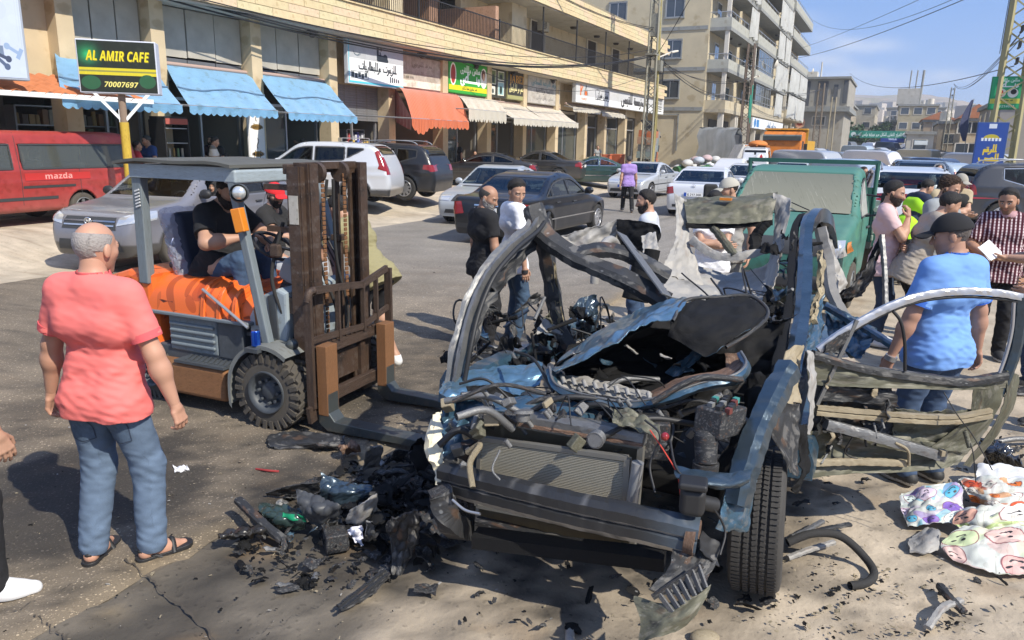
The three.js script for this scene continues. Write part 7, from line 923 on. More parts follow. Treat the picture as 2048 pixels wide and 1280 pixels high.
// ---------- motorbikes and scooters ----------
function motorbike(name,label,pos,turn,col,group){
const o=thing(name,label,'motorbike',pos,R(turn),group),c=phys({color:col,roughness:0.3,clearcoat:0.8});
for(const x of[0.62,-0.6]){const w=mesh('wheel',new THREE.TorusGeometry(0.25,0.05,8,28).translate(x,0.3,0),M.rubber,o);mesh('rim',[new THREE.TorusGeometry(0.19,0.015,6,24),...[0,1,2,3,4].map((i)=>box(0,0.1,0,0.03,0.2,0.02).rotateZ(i*TAU/5))].map((g)=>g.translate(x,0.3,0)),M.alloy,w);}
mesh('front_fork',[1,-1].map((s)=>cyl([0.62,0.3,s*0.08],[0.42,0.92,s*0.07],0.022)),M.alum,o);
mesh('handlebar',[tube([[0.3,1.08,0.36],[0.38,1.05,0.2],[0.42,1.0,0],[0.38,1.05,-0.2],[0.3,1.08,-0.36]],0.014,24),cyl([0.3,1.08,0.26],[0.27,1.09,0.38],0.02),cyl([0.3,1.08,-0.26],[0.27,1.09,-0.38],0.02)],M.black,o);
mesh('mirror',[1,-1].map((s)=>[cyl([0.38,1.05,s*0.2],[0.36,1.25,s*0.3],0.007),sphere(0.36,1.28,s*0.32,0.055,0.3,0.8,1)]).flat(),M.black,o);
mesh('headlamp',sphere(0.52,0.93,0,0.09,0.8,1,1),M.headlamp,o);
mesh('fairing',[extrude([[0.5,0.98],[0.36,1.02],[0.26,0.45],[0.4,0.4],[0.52,0.7]],0.3,0.05),new THREE.TorusGeometry(0.31,0.045,6,16,1.7).rotateZ(0.6).translate(0.62,0.3,0)],c,o);
mesh('floorboard',box(0.05,0.34,0,0.5,0.06,0.26,0,0,0,0.02),M.black,o);
mesh('rear_body',extrude([[-0.15,0.36],[-0.12,0.72],[-0.75,0.8],[-0.86,0.7],[-0.6,0.5]],0.28,0.06),c,o);
mesh('saddle',[box(-0.42,0.8,0,0.66,0.11,0.27,0,0,0.06,0.05)],M.seat,o);mesh('tail_lamp',box(-0.85,0.72,0,0.04,0.07,0.15,0,0,0,0.01),M.redLamp,o);
mesh('engine',[box(-0.3,0.33,0,0.5,0.18,0.2,0,0,0,0.04),cyl([-0.3,0.3,0.16],[-0.8,0.36,0.17],0.045)],M.trim,o);return o;
}
motorbike('scooter','red scooter parked facing us under the third blue awning',uv3(17.6,15.6,0.32),-50,[0.5,0.02,0.03]);
motorbike('motorbike','red and black motorbike by the man in striped T-shirt',uv3(14.9,15.6,0.3),190,[0.4,0.02,0.02]);
motorbike('motorbike','black motorbike parked before the cafe door, left of the tall cafe banner',uv3(15.6,16.2,0.32),205,[0.02,0.02,0.022]);
motorbike('motorbike','dark motorbike at the foot of the tall cafe banner',uv3(16.5,16.0,0.33),215,[0.14,0.02,0.02]);
// ---------- forklift ----------
M.orangePaint=std({color:[0.8,0.15,0.025],roughness:0.38,map:canvas(512,512,(g,w,h)=>{g.fillStyle='#ffffff';g.fillRect(0,0,w,h);for(let i=0;i<60;i++){g.fillStyle=`rgba(${rnd(60, 120) | 0},${rnd(45, 70) | 0},40,${rnd(0.1, 0.35)})`;g.beginPath();g.ellipse(rnd(w),rnd(h),rnd(5,60),rnd(3,20),rnd(3),0,TAU);g.fill();}for(let i=0;i<46;i++){g.fillStyle=`rgba(46,34,32,${rnd(0.5, 0.95)})`;let x=rnd(w),y=rnd(h);g.beginPath();g.moveTo(x,y);for(let k=0;k<7;k++)g.lineTo(x+=rnd(-16,22),y+=rnd(-9,9));g.fill();}})});
M.liftGrey=std({color:[0.19,0.225,0.245],roughness:0.55,map:rep(T.dirt,1.5)});
M.liftDark=std({color:[0.075,0.085,0.095],roughness:0.55,map:rep(T.cloud,1.5)});
M.liftPale=std({color:[0.36,0.42,0.45],roughness:0.5,map:rep(T.dirt,2)});
M.mast=std({map:rep(T.rust,1.6),bumpMap:rep(T.grain,3),bumpScale:0.003,roughness:0.5,metalness:0.25,color:[0.62,0.56,0.53]});
M.rustOrange=std({map:rep(T.dirt,2.2),color:[0.27,0.125,0.05],bumpMap:rep(T.grain,4),bumpScale:0.004,roughness:0.75});
M.forkSteel=std({map:rep(T.machine,1.5),color:[0.55,0.5,0.45],roughness:0.45,metalness:0.5});
const fk=thing('forklift','worn orange and grey forklift with driver, forks reaching to the wreck','forklift',uv3(4.45,4.0),R(-26.4+3));
{
const wheel=(x,z,r,w,s)=>{
const pts=[[r*0.56,-w/2],[r*0.9,-w/2],[r*0.97,-w/2+0.02],[r*0.985,0],[r*0.97,w/2-0.02],[r*0.9,w/2],[r*0.56,w/2]].map((p)=>new THREE.Vector2(p[0],p[1]));
const lugs=[];for(let i=0;i<26;i++)for(const q of[-1,1])lugs.push(box(0,r*0.985,q*w*0.25,0.034,0.035,w*0.46,q*0.5).rotateZ((i+(q>0?0.5:0))/26*TAU),box(0,r*0.9,q*w*0.49,0.03,0.07,0.02).rotateZ((i+(q>0?0.5:0))/26*TAU));
const m=mesh('wheel',[new THREE.LatheGeometry(pts,40).rotateX(Math.PI/2),...lugs],M.dustRubber,fk);m.position.set(x,r,z);m.rotation.y=s>0?0:Math.PI;
mesh('rim',[new THREE.LatheGeometry([[0,0.02],[r*0.2,0.02],[r*0.22,0.0],[r*0.42,-0.01],[r*0.46,0.03],[r*0.55,0.06],[r*0.57,0.03],[r*0.57,-0.05]].map((p)=>new THREE.Vector2(p[0],p[1])),32).rotateX(Math.PI/2).translate(0,0,w*0.3),...[...Array(8)].map((_,i)=>cyl([Math.cos(i/8*TAU)*r*0.32,Math.sin(i/8*TAU)*r*0.32,w*0.3],[Math.cos(i/8*TAU)*r*0.32,Math.sin(i/8*TAU)*r*0.32,w*0.3+0.035],0.013,0.013,6))],M.liftDark,m);
};
wheel(0.07,0.5,0.285,0.2,1);wheel(0.07,-0.46,0.285,0.2,-1);wheel(-1.25,0.38,0.22,0.16,1);wheel(-1.25,-0.36,0.22,0.16,-1);
mesh('chassis',[box(-0.7,0.32,0,1.5,0.3,0.86,0,0,0,0.02),box(0.0,0.42,0,0.5,0.36,0.6,0,0,0,0.02)],M.liftDark,fk);
mesh('step_board',box(-0.72,0.25,0.5,0.74,0.26,0.14,0,0,0,0.04),M.rustOrange,fk);
mesh('tread_plate',[box(-0.6,0.395,0.46,0.5,0.02,0.24),...[...Array(9)].map((_,i)=>box(-0.8+i*0.05,0.41,0.46,0.02,0.012,0.2,0.5))],M.liftDark,fk);
const ribs=[box(-0.78,0.58,0.36,0.5,0.3,0.16,0,0,0,0.02)];for(let i=0;i<4;i++)ribs.push(box(-0.78,0.49+i*0.055,0.442,0.46,0.028,0.03,0,0,0,0.012));mesh('side_panel',ribs,M.liftGrey,fk);
mesh('side_box',box(-0.4,0.58,0.36,0.26,0.32,0.16,0,0,0,0.02),M.liftDark,fk);
const cover=(x0,x1,z,y0,y1)=>{const rows=[];for(let i=0;i<=16;i++){const row=[];const x=lerp(x0,x1,i/16);for(let j=0;j<=72;j++){const a=j/72*Math.PI,c=Math.cos(a),s=Math.sin(a),q=4.2;const ex=Math.sign(c)*Math.pow(Math.abs(c),2/q),ey=Math.pow(s,2/q);const taper=1-0.12*smooth(0.6,1,i/16);row.push(V3(x,y0+(y1-y0-0.09*smooth(0.55,1,i/16))*ey,-ex*z*taper*(0.93+0.07*(1-ey))));}rows.push(row);}return rows;};
const cv=cover(-1.22,-0.16,0.47,0.73,1.02);const g=quadStrip(cv,(a,b,q)=>[q.x*0.9,q.z*0.8+q.y]);mesh('engine_cover',[g,quadStrip([cv[16],cv[16].map((p)=>V3(p.x,0.73,p.z*0.5))]),quadStrip([cv[0],cv[0].map((p)=>V3(p.x,0.73,p.z*0.5))])],(()=>{const m=M.orangePaint.clone();m.side=THREE.DoubleSide;return m;})(),fk);
mesh('cover_rib',[-0.62,-0.46,-0.31].map((x)=>{const k=cover(x-0.028,x+0.028,0.481,0.74,1.03-0.03*smooth(-0.6,-0.2,x));return quadStrip(k);}),M.orangePaint,fk);
mesh('cover_edge',box(-0.7,0.735,0.44,1.05,0.03,0.09,0,0,0,0.01),M.liftGrey,fk);
mesh('counterweight',[extrude([[-1.2,0.3],[-1.2,0.98],[-1.4,1.0],[-1.72,0.9],[-1.8,0.7],[-1.78,0.38],[-1.6,0.28]],0.92,0.05)],M.orangePaint,fk);
mesh('rear_deck',box(-1.0,1.06,-0.1,0.5,0.05,0.6,0,0,0,0.02),M.liftDark,fk);
for(const s of[1,-1]){const r1=[],r2=[];for(let i=0;i<=18;i++){const a=lerp(0.3,1.05,i/18)*Math.PI;r1.push(V3(0.07+Math.cos(a)*0.35,0.29+Math.sin(a)*0.35-(i>15?(i-15)*0.03:0),s*0.4));r2.push(r1[i].clone().setZ(s*0.62));}const sk=quadStrip([r1,r2]);const r3=r2.map((p)=>V3(0.07+(p.x-0.07)*0.93,p.y-0.03,p.z));mesh('mudguard',[sk,quadStrip([r2,r3])],std({color:[0.2,0.21,0.2],side:THREE.DoubleSide,roughness:0.6,map:T.dirt}),fk);}
mesh('cowl',[extrude([[-0.2,0.62],[0.1,0.62],[0.12,0.72],[0.12,0.98],[0.06,1.0],[-0.06,0.95],[-0.14,0.88],[-0.2,0.78]],0.84,0.02)],M.liftPale,fk);
mesh('cowl_stripe',extrude([[0.0,0.63],[0.06,0.63],[0.04,0.98],[-0.02,0.96]],0.86,0.004),M.liftDark,fk);
mesh('worn_patch',box(-0.1,0.8,0.423,0.12,0.14,0.006,0,0,0.1),M.rustOrange,fk);
mesh('floor_plate',box(-0.22,0.64,0,0.5,0.03,0.8),M.liftDark,fk);
mesh('instrument_pod',[box(0.0,1.1,0.06,0.2,0.18,0.3,0,0,-0.45,0.04),box(0.0,0.99,0.06,0.13,0.22,0.26,0,0,-0.2,0.03)],std({color:[0.3,0.31,0.31],roughness:0.7}),fk);
mesh('gaiter',[0,1,2,3].map((i)=>new THREE.TorusGeometry(0.13+i*0.012,0.02,6,20).rotateX(Math.PI/2).translate(0.0,1.02-i*0.025,0.06)),M.black,fk);
mesh('steering_wheel',[new THREE.TorusGeometry(0.17,0.014,8,36),...[0,1,2].map((i)=>box(0,0.085,0,0.025,0.17,0.015).rotateZ(i*TAU/3)),cyl([0,0,0.01],[0,0,-0.2],0.022)].map((g2)=>g2.rotateY(-Math.PI/2).rotateZ(0.98).translate(-0.26,1.27,0.06)),M.black,fk);
mesh('lever',[0,1,2].map((i)=>cyl([0.1,1.1,-0.2-i*0.05],[-0.02,1.3,-0.2-i*0.05],0.008).clone()).concat([0,1,2].map((i)=>sphere(-0.02,1.31,-0.2-i*0.05,0.02))),M.black,fk);
mesh('seat',[box(-0.82,0.98,0,0.46,0.14,0.48,0,0,0,0.05),box(-1.08,1.24,0,0.13,0.52,0.48,0,0,0.16,0.06)],std({color:[0.02,0.03,0.06],roughness:0.6}),fk);
{const rows=[];for(let i=0;i<=16;i++){const row=[];for(let j=0;j<=16;j++){const t=i/16,s=j/16*Math.PI*1.4-Math.PI*0.7;row.push(V3(-1.1-0.13*t+0.13*Math.cos(s)*-1+0.05+0.012*noise(i*0.6,j*0.6,1),0.98+0.54*t-0.05*Math.max(0,Math.abs(Math.sin(s))-0.4)+0.01*noise(i*0.5,j,4),0.29*Math.sin(s)+0.02*noise(i*0.7,j*0.4,7)));}rows.push(row);}mesh('plastic_cover',quadStrip(rows),phys({color:[0.75,0.8,0.95],roughness:0.22,transmission:0.75,thickness:0,side:THREE.DoubleSide,bumpMap:rep(T.grain,1),bumpScale:0.03}),fk);}
mesh('stay_rod',cyl([-0.62,0.96,0.46],[-0.16,0.72,0.5],0.012),M.alum,fk);
const gp=(n,a,b,w,d)=>mesh('guard_post',beam(a,b,w,d,V3(0,0,1),0.012),M.liftGrey,fk);
gp('f',[0.03,0.6,0.5],[-0.26,1.84,0.46],0.068,0.065);gp('f',[0.03,0.6,-0.5],[-0.26,1.84,-0.46],0.085,0.075);gp('r',[-1.22,0.95,0.44],[-1.2,1.84,0.44],0.1,0.075);gp('r',[-1.22,0.95,-0.44],[-1.2,1.84,-0.44],0.1,0.075);
mesh('guard_frame',[beam([-1.24,1.83,0.46],[-0.22,1.83,0.46],0.07,0.1),beam([-1.24,1.83,-0.46],[-0.22,1.83,-0.46],0.07,0.1),beam([-1.22,1.83,-0.46],[-1.22,1.83,0.46],0.07,0.09),beam([-0.25,1.815,-0.5],[-0.25,1.815,0.5],0.12,0.1,V3(0,1,0),0.02)],M.liftPale,fk);
{const rows=[];for(let i=0;i<=10;i++){const row=[];for(let j=0;j<=8;j++)row.push(V3(lerp(-1.36,-0.2,i/10),1.895+0.012*Math.sin(i*0.9)+0.03*Math.sin(Math.PI*i/10),lerp(-0.54,0.54,j/8)));rows.push(row);}const t=quadStrip(rows),b=quadStrip(rows.map((r)=>r.map((p)=>V3(p.x,p.y-0.022,p.z))));mesh('roof_sheet',[t,b,quadStrip([rows.map((r)=>r[8]),rows.map((r)=>V3(r[8].x,r[8].y-0.022,r[8].z))]),quadStrip([rows[10],rows[10].map((p)=>V3(p.x,p.y-0.022,p.z))])],std({color:[0.12,0.12,0.105],roughness:0.75,side:THREE.DoubleSide,map:T.dirt}),fk);}
mesh('vent_slot',[...Array(6)].map((_,i)=>box(-1.19,1.56+i*0.024,0.484,0.05,0.011,0.006,0,0,0.3)),M.white,fk);
mesh('work_lamp',[new THREE.LatheGeometry([[0.001,-0.06],[0.04,-0.055],[0.062,-0.02],[0.066,0.02],[0.06,0.024]].map((p)=>new THREE.Vector2(p[0],p[1])),24).rotateX(Math.PI/2).rotateY(0.5).translate(-0.14,1.71,0.52),box(-0.2,1.71,0.48,0.04,0.03,0.06)],M.liftDark,fk);
mesh('lamp_lens',new THREE.SphereGeometry(0.06,20,10,0,TAU,0,0.95).rotateX(Math.PI/2).translate(0,0,-0.018).rotateY(0.5).translate(-0.14,1.71,0.52),phys({color:[0.75,0.77,0.75],metalness:0.6,roughness:0.18,clearcoat:1}),fk);
mesh('indicator_lamp',box(-0.13,1.52,0.545,0.075,0.17,0.07,0.2,0,0.2,0.008),M.amber,fk);
const chan=(z,s,x0,x1,y0,y1)=>[box((x0+x1)/2,(y0+y1)/2,z,x1-x0,y1-y0,0.02),box(x0,(y0+y1)/2,z+s*0.045,0.022,y1-y0,0.09),box(x1,(y0+y1)/2,z+s*0.045,0.022,y1-y0,0.09)];
for(const s of[1,-1]){const z=s*0.4;mesh('outer_rail',chan(z,-s,0.19,0.29,0.08,1.9),M.mast,fk);mesh('inner_rail',chan(z-s*0.055,-s,0.23,0.33,0.1,1.92),M.mast,fk);mesh('lift_cylinder',[cyl([0.16,0.12,s*0.2],[0.16,1.3,s*0.2],0.035),cyl([0.16,1.3,s*0.2],[0.16,1.82,s*0.2],0.02),box(0.16,1.34,s*0.2,0.09,0.05,0.09,0,0,0,0.01)],M.mast,fk);const ch=[];for(let y=0.5;y<1.86;y+=0.034)ch.push(box(0.28,y,s*0.13-0.0,0.012,0.028,0.034,0,0,0,0.004));mesh('lift_chain',ch,M.rustOrange,fk);mesh('pulley',cyl([0.24,1.85,s*0.12],[0.24,1.85,s*0.16],0.075,0.075,20),M.mast,fk);mesh('tilt_cylinder',[cyl([-0.12,0.62,s*0.46],[0.05,0.62,s*0.46],0.035),cyl([0.05,0.62,s*0.46],[0.2,0.63,s*0.46],0.016),sphere(0.21,0.63,s*0.46,0.045)],M.forkSteel,fk);}
for(const g2 of[box(0.17,1.88,0,0.05,0.07,0.8,0,0,0,0.01),box(0.22,1.9,0,0.05,0.05,0.68),box(0.15,0.9,0,0.05,0.12,0.78),box(0.16,0.2,0,0.06,0.14,0.78),box(0.05,1.75,0.34,0.22,0.04,0.05),box(0.05,1.45,0.34,0.2,0.04,0.05),box(0.06,1.3,0.41,0.09,0.1,0.05,0,0,0,0.02)])mesh('mast_crossbar',g2,M.mast,fk);
mesh('warning_sticker',box(0.24,1.6,0.412,0.08,0.2,0.003),std({color:[0.55,0.52,0.45],map:rep(T.dirt,4)}),fk);
mesh('hose',[tube([[0.08,1.5,0.34],[0.02,1.1,0.42],[0.1,0.8,0.4],[0.12,0.55,0.3]],0.014,30),tube([[0.26,1.8,0.05],[0.2,1.2,0.09],[0.28,0.8,0.02],[0.3,0.5,0.1]],0.012,30),tube([[0.26,1.8,-0.02],[0.24,1.2,-0.06],[0.29,0.75,-0.12],[0.3,0.5,-0.04]],0.012,30)],M.rubber,fk);
const car1=[box(0.4,0.6,0.03,0.05,0.09,0.92,0,0,0,0.006),box(0.4,0.22,0.03,0.05,0.09,0.92,0,0,0,0.006),box(0.37,0.4,0.2,0.04,0.34,0.06),box(0.37,0.4,-0.16,0.04,0.34,0.06),box(0.34,0.4,0.02,0.04,0.2,0.3)];for(let i=0;i<14;i++)car1.push(box(0.427,0.648,-0.36+i*0.058,0.015,0.012,0.02));mesh('carriage',car1,M.mast,fk);
mesh('load_backrest',[beam([0.43,0.2,0.54],[0.43,1.0,0.54],0.028,0.06),tube([[0.43,0.98,0.54],[0.43,1.045,0.52],[0.43,1.055,0.47]],0.03,10),beam([0.43,1.055,0.48],[0.43,1.02,0.05],0.028,0.05),beam([0.43,1.02,0.06],[0.43,1.0,-0.12],0.028,0.05),beam([0.43,1.0,-0.11],[0.43,1.08,-0.46],0.028,0.05),beam([0.43,1.08,-0.48],[0.43,0.22,-0.48],0.028,0.06),beam([0.43,0.7,0.54],[0.43,0.67,-0.1],0.022,0.045),beam([0.43,0.67,-0.1],[0.43,0.76,-0.48],0.022,0.045),beam([0.43,1.03,0.2],[0.43,0.64,0.2],0.02,0.035),beam([0.43,1.0,-0.12],[0.43,0.64,-0.12],0.02,0.035),beam([0.43,1.04,-0.3],[0.43,0.64,-0.3],0.02,0.035),beam([0.43,0.1,0.54],[0.43,0.22,0.56],0.03,0.07)],M.mast,fk);
for(const z of[0.43,-0.33]){const f=mesh('fork',extrude([[0.45,0.64],[0.52,0.64],[0.53,0.16],[0.58,0.1],[1.2,0.085],[1.62,0.07],[1.62,0.05],[0.52,0.03],[0.45,0.08]],0.125,0.006).translate(0,0,z),M.forkSteel,fk);mesh('fork_shank',box(0.49,0.4,z,0.086,0.52,0.132,0,0,0,0.004),M.rustOrange,f);}
}
{fk.updateMatrixWorld(true);const can=thing('drink_can','blue drink can standing on the step of the forklift','can',fk.localToWorld(V3(0.0,0.625,0.6)));mesh('can_body',new THREE.LatheGeometry([[0,0],[0.026,0],[0.033,0.01],[0.033,0.105],[0.027,0.118],[0.024,0.116],[0,0.114]].map((p)=>new THREE.Vector2(p[0],p[1])),24),std({color:[0.02,0.1,0.5],roughness:0.25,metalness:0.6,map:canvas(128,64,(g)=>{g.fillStyle='#fff';g.fillRect(0,0,128,64);g.fillStyle='#9bb4e0';for(let i=0;i<5;i++)g.fillRect(i*26,20+(i%2)*8,12,22);})}),can);mesh('can_lid',cyl([0,0.1165,0],[0,0.119,0],0.026,0.025,24),M.chrome,can);mesh('can_shelf',box(0,-0.02,0,0.12,0.03,0.12),M.liftDark,fk).position.set(0,0.625,0.6);}
// ---------- the men at the forklift ----------
{const p=fk.localToWorld(V3(-0.8,0,0.06));const d=person('stout bearded driver in black T-shirt and jeans seated on the forklift',p.setY(0),113.4,{H:1.72,lod:0,fat:1.28,shirt:BLK,pants:[0.055,0.1,0.18],beard:1,beardT:0.012,hair:[0.014,0.012,0.011],hairT:0.008,hip:[0,1.06,-0.08],lean:14,feet:[[0.14,0.66,0.36,6,0,10],[-0.14,0.66,0.36,-6,0,10]],hands:[[0.1,1.3,0.42],[-0.13,1.36,0.34]],elbow:[[0.9,-0.4,-0.2],[-0.9,-0.5,-0.2]],palm:[[0,-1,0.3],[0,-1,0.3]],curl:[0.7,0.35],head:[32,8,0],arm:1.25,legW:1.1,sleeve:0.7});}
{const p=at(556,640,8.2).setY(0);person('man in red baseball cap and sunglasses sitting on a scooter behind the forklift',p,100,{H:1.72,lod:0,fat:1.08,shirt:[0.022,0.021,0.02],cap:[0.6,0.02,0.025],hairT:0.005,stubble:0.6,beard:1,beardT:0.003,shades:1,hip:[0,0.86,-0.08],lean:10,pants:[0.35,0.37,0.4],feet:[[0.16,0.16,0.2,0],[-0.16,0.16,0.2,0]],hands:[[0.22,1.08,0.42],[-0.2,1.08,0.42]],elbow:[[0.8,-0.6,0],[-0.8,-0.6,0]],head:[16,26,0],curl:[0.8,0.8]});
motorbike('scooter','scooter carrying the man in the red cap, mostly hidden by the forklift',p.clone(),-10,[0.55,0.56,0.58]);}
{const q=person('man in olive T-shirt and black shorts bending over behind the forklift mast',gnd(772,736),-62,{H:1.76,lod:0,fat:1.06,shirt:[0.28,0.25,0.13],pants:BLK,pantsTex:'plain',shorts:1,lean:38,hip:[0,0.9,0.1],hair:[0.014,0.012,0.011],hairT:0.012,head:[30,0,0],hands:[[0.12,1.02,0.72],[-0.1,1.12,0.76]],elbow:[[0.6,-0.8,0],[-0.6,-0.8,0]],feet:[[0.15,0,0.1,10],[-0.15,0,0.0,-25]],shoe:[0.7,0.7,0.68],sole:[0.7,0.7,0.68],hem:0.15});q.K('wristwatch',cyl(q.wrists[0].clone().divideScalar(q.s).add(V3(0,0.02,-0.03)),q.wrists[0].clone().divideScalar(q.s).add(V3(0,0.01,-0.0)),0.036,0.036,16),M.black);}
// ---------- the burnt-out car ----------
reseed(303);
M.wBlue=phys({map:rep(T.burnBlue,1.4),bumpMap:rep(T.grain,3),bumpScale:0.0012,roughness:0.36,metalness:0.4,clearcoat:0.5,clearcoatRoughness:0.25,side:THREE.DoubleSide,color:[0.8,0.8,0.8]});
M.wBlueClean=phys({map:rep(T.dirt,2),color:[0.045,0.072,0.098],roughness:0.3,metalness:0.45,clearcoat:0.7,clearcoatRoughness:0.15,side:THREE.DoubleSide,bumpMap:rep(T.grain,2),bumpScale:0.0012});
M.wBlack=std({map:rep(T.burnBlack,1.3),bumpMap:rep(T.grain,3),bumpScale:0.002,roughness:0.6,metalness:0.2,side:THREE.DoubleSide});
M.wSoot=phys({color:[0.01,0.01,0.0105],specularIntensity:0.45,roughness:0.8,bumpMap:rep(T.grain,3),bumpScale:0.002,side:THREE.DoubleSide});
M.wGrey=std({map:rep(T.burnGrey,1.1),bumpMap:rep(T.grain,2),bumpScale:0.0015,roughness:0.62,metalness:0.15,side:THREE.DoubleSide,color:[1.35,1.33,1.3]});
M.wSteel=std({map:rep(T.burnGrey,2),bumpMap:rep(T.grain,3),bumpScale:0.0015,roughness:0.45,metalness:0.5,side:THREE.DoubleSide,color:[0.8,0.82,0.85]});
M.wOlive=std({map:rep(T.burnOlive,1.1),bumpMap:rep(T.grain,2),bumpScale:0.0015,roughness:0.6,metalness:0.2,side:THREE.DoubleSide,color:[0.8,0.78,0.7]});
M.wTan=std({map:rep(T.dirt,2),color:[0.36,0.30,0.2],roughness:0.7,side:THREE.DoubleSide,bumpMap:rep(T.grain,3),bumpScale:0.0015});
M.wRust=std({map:rep(T.rust,2),color:[1.5,1.25,1.1],roughness:0.7,side:THREE.DoubleSide,bumpMap:rep(T.grain,3),bumpScale:0.005});
M.foam=std({color:[0.55,0.46,0.3],roughness:0.95,bumpMap:rep(T.grain,2),bumpScale:0.02,map:rep(T.dirt,3)});
M.wBonnet=phys({map:rep(T.dirt,1.5),color:[0.13,0.25,0.36],roughness:0.28,metalness:0.55,clearcoat:0.6,clearcoatRoughness:0.15,side:THREE.DoubleSide,bumpMap:rep(T.grain,1.5),bumpScale:0.002});
const wk=thing('wrecked_car','burnt out blue car torn open by a blast, facing us in the foreground','car wreck',uv3(4.8,1.12),YAW+Math.PI);
wk.updateMatrixWorld(true);
const WI=wk.matrixWorld.clone().invert();
const A=(px,py,d)=>at(px,py,d).applyMatrix4(WI);
const onPlane=(px,py,p0,n)=>{const d=ray(px,py),t=p0.clone().sub(camera.position).dot(n)/d.dot(n);return d.multiplyScalar(t).add(camera.position).applyMatrix4(WI);};
const AU=(px,py,u)=>onPlane(px,py,uv3(u,0),SU),AV=(px,py,v)=>onPlane(px,py,uv3(0,v),NV);
const w=(name,g,m,p=wk)=>mesh(name,g,m,p);
function crumple(rows,o={}){
const n=o.n||22,m=o.m||22,amp=o.amp??0.02,f=o.f||5,sd=o.s||rnd(100),rag=o.rag??0.015,th=o.th??0.004;
const spl=(pts,t)=>pts.length<3?pts[0].clone().lerp(pts[pts.length-1],t):new THREE.CatmullRomCurve3(pts,false,o.sharp?'catmullrom':'centripetal',o.sharp?0.05:0.5).getPoint(t);
const across=rows.map((r)=>[...Array(n+1)].map((_,j)=>spl(r,j/n)));
let grid=[...Array(m+1)].map((_,i)=>[...Array(n+1)].map((_,j)=>spl(across.map((r)=>r[j]),i/m)));
const g0=quadStrip(grid),N=g0.attributes.normal;const nn=(i,j)=>V3(N.getX(i*(n+1)+j),N.getY(i*(n+1)+j),N.getZ(i*(n+1)+j));
grid=grid.map((r,i)=>r.map((p,j)=>{const ed=Math.min(i,j,m-i,n-j),q=p.clone();const k=(1-2*Math.abs(noise(p.x*f+sd,p.y*f,p.z*f)))*0.6+0.3*(1-2*Math.abs(noise(p.x*f*2.7,p.y*f*2.7+sd,p.z*f*2.7)))+0.12*noise(p.x*f*8,p.y*f*8,p.z*f*8+sd);q.addScaledVector(nn(i,j),amp*k);if(ed===0){const c=grid[clamp(i,1,m-1)][clamp(j,1,n-1)];q.lerp(c,clamp(rag*30*(0.5+noise(p.x*17,p.y*17+sd,p.z*17)),0,0.9));}return q;}));
const uvf=(a,b)=>[b*(o.us||0.6),a*(o.vs||0.6)],top=quadStrip(grid,uvf);const N2=top.attributes.normal;const low=grid.map((r,i)=>r.map((p,j)=>p.clone().addScaledVector(V3(N2.getX(i*(n+1)+j),N2.getY(i*(n+1)+j),N2.getZ(i*(n+1)+j)),-th)));
const rim=(a,b)=>quadStrip([a,b]);const col=(gq,j)=>gq.map((r)=>r[j]);
const out=[top,rim(grid[0],low[0]),rim(grid[m],low[m]),rim(col(grid,0),col(low,0)),rim(col(grid,n),col(low,n))];const under=quadStrip(low,uvf);
return o.split?[merge(out),under]:merge([...out,under]);
}
function rail(pts,wd,ht,o={}){
const c=new THREE.CatmullRomCurve3(pts,false,'centripetal'),n=o.n||36,ref=o.ref||V3(0,1,0),rows=[],sd=rnd(50);
const sec=o.sec||[[-0.5,-0.5],[0.5,-0.5],[0.5,0.15],[0.3,0.5],[-0.3,0.5],[-0.5,0.15]];
for(let i=0;i<=n;i++){const t=i/n,p=c.getPointAt(t),tn=c.getTangentAt(t);let s=tn.clone().cross(ref);if(s.lengthSq()<1e-4)s=V3(1,0,0);s.normalize();const u2=s.clone().cross(tn);if(o.twist){s.applyAxisAngle(tn,o.twist*t);u2.applyAxisAngle(tn,o.twist*t);}const k=(o.taper?lerp(1,o.taper,t):1)*(1+0.6*(o.dent??0.16)*noise(t*9,sd,2));const row=sec.map(([a,b],q)=>p.clone().addScaledVector(s,a*wd*k+0.0022*noise(t*26,q*3,sd)).addScaledVector(u2,b*ht*k+0.0022*noise(t*26,q*3+9,sd)));row.push(row[0].clone());rows.push(row);}
const g=quadStrip(rows,(a,b)=>[b*0.35,a*c.getLength()]);const e=toFlat(g);
const capE=(r)=>{const ctr=r.reduce((s,p)=>s.add(p),V3(0,0,0)).divideScalar(r.length);return quadStrip([r,r.map(()=>ctr.clone())]);};
return merge([e,capE(rows[0]),capE(rows[n])]);
}
const toFlat=(g)=>plain(toCreasedNormals(g,0.55));
const holes=(list,r,nrm,m=M.dark)=>list.map((p)=>cyl(p.clone().addScaledVector(nrm,-0.004),p.clone().addScaledVector(nrm,0.004),r*rnd(0.7,1.3),r,10));
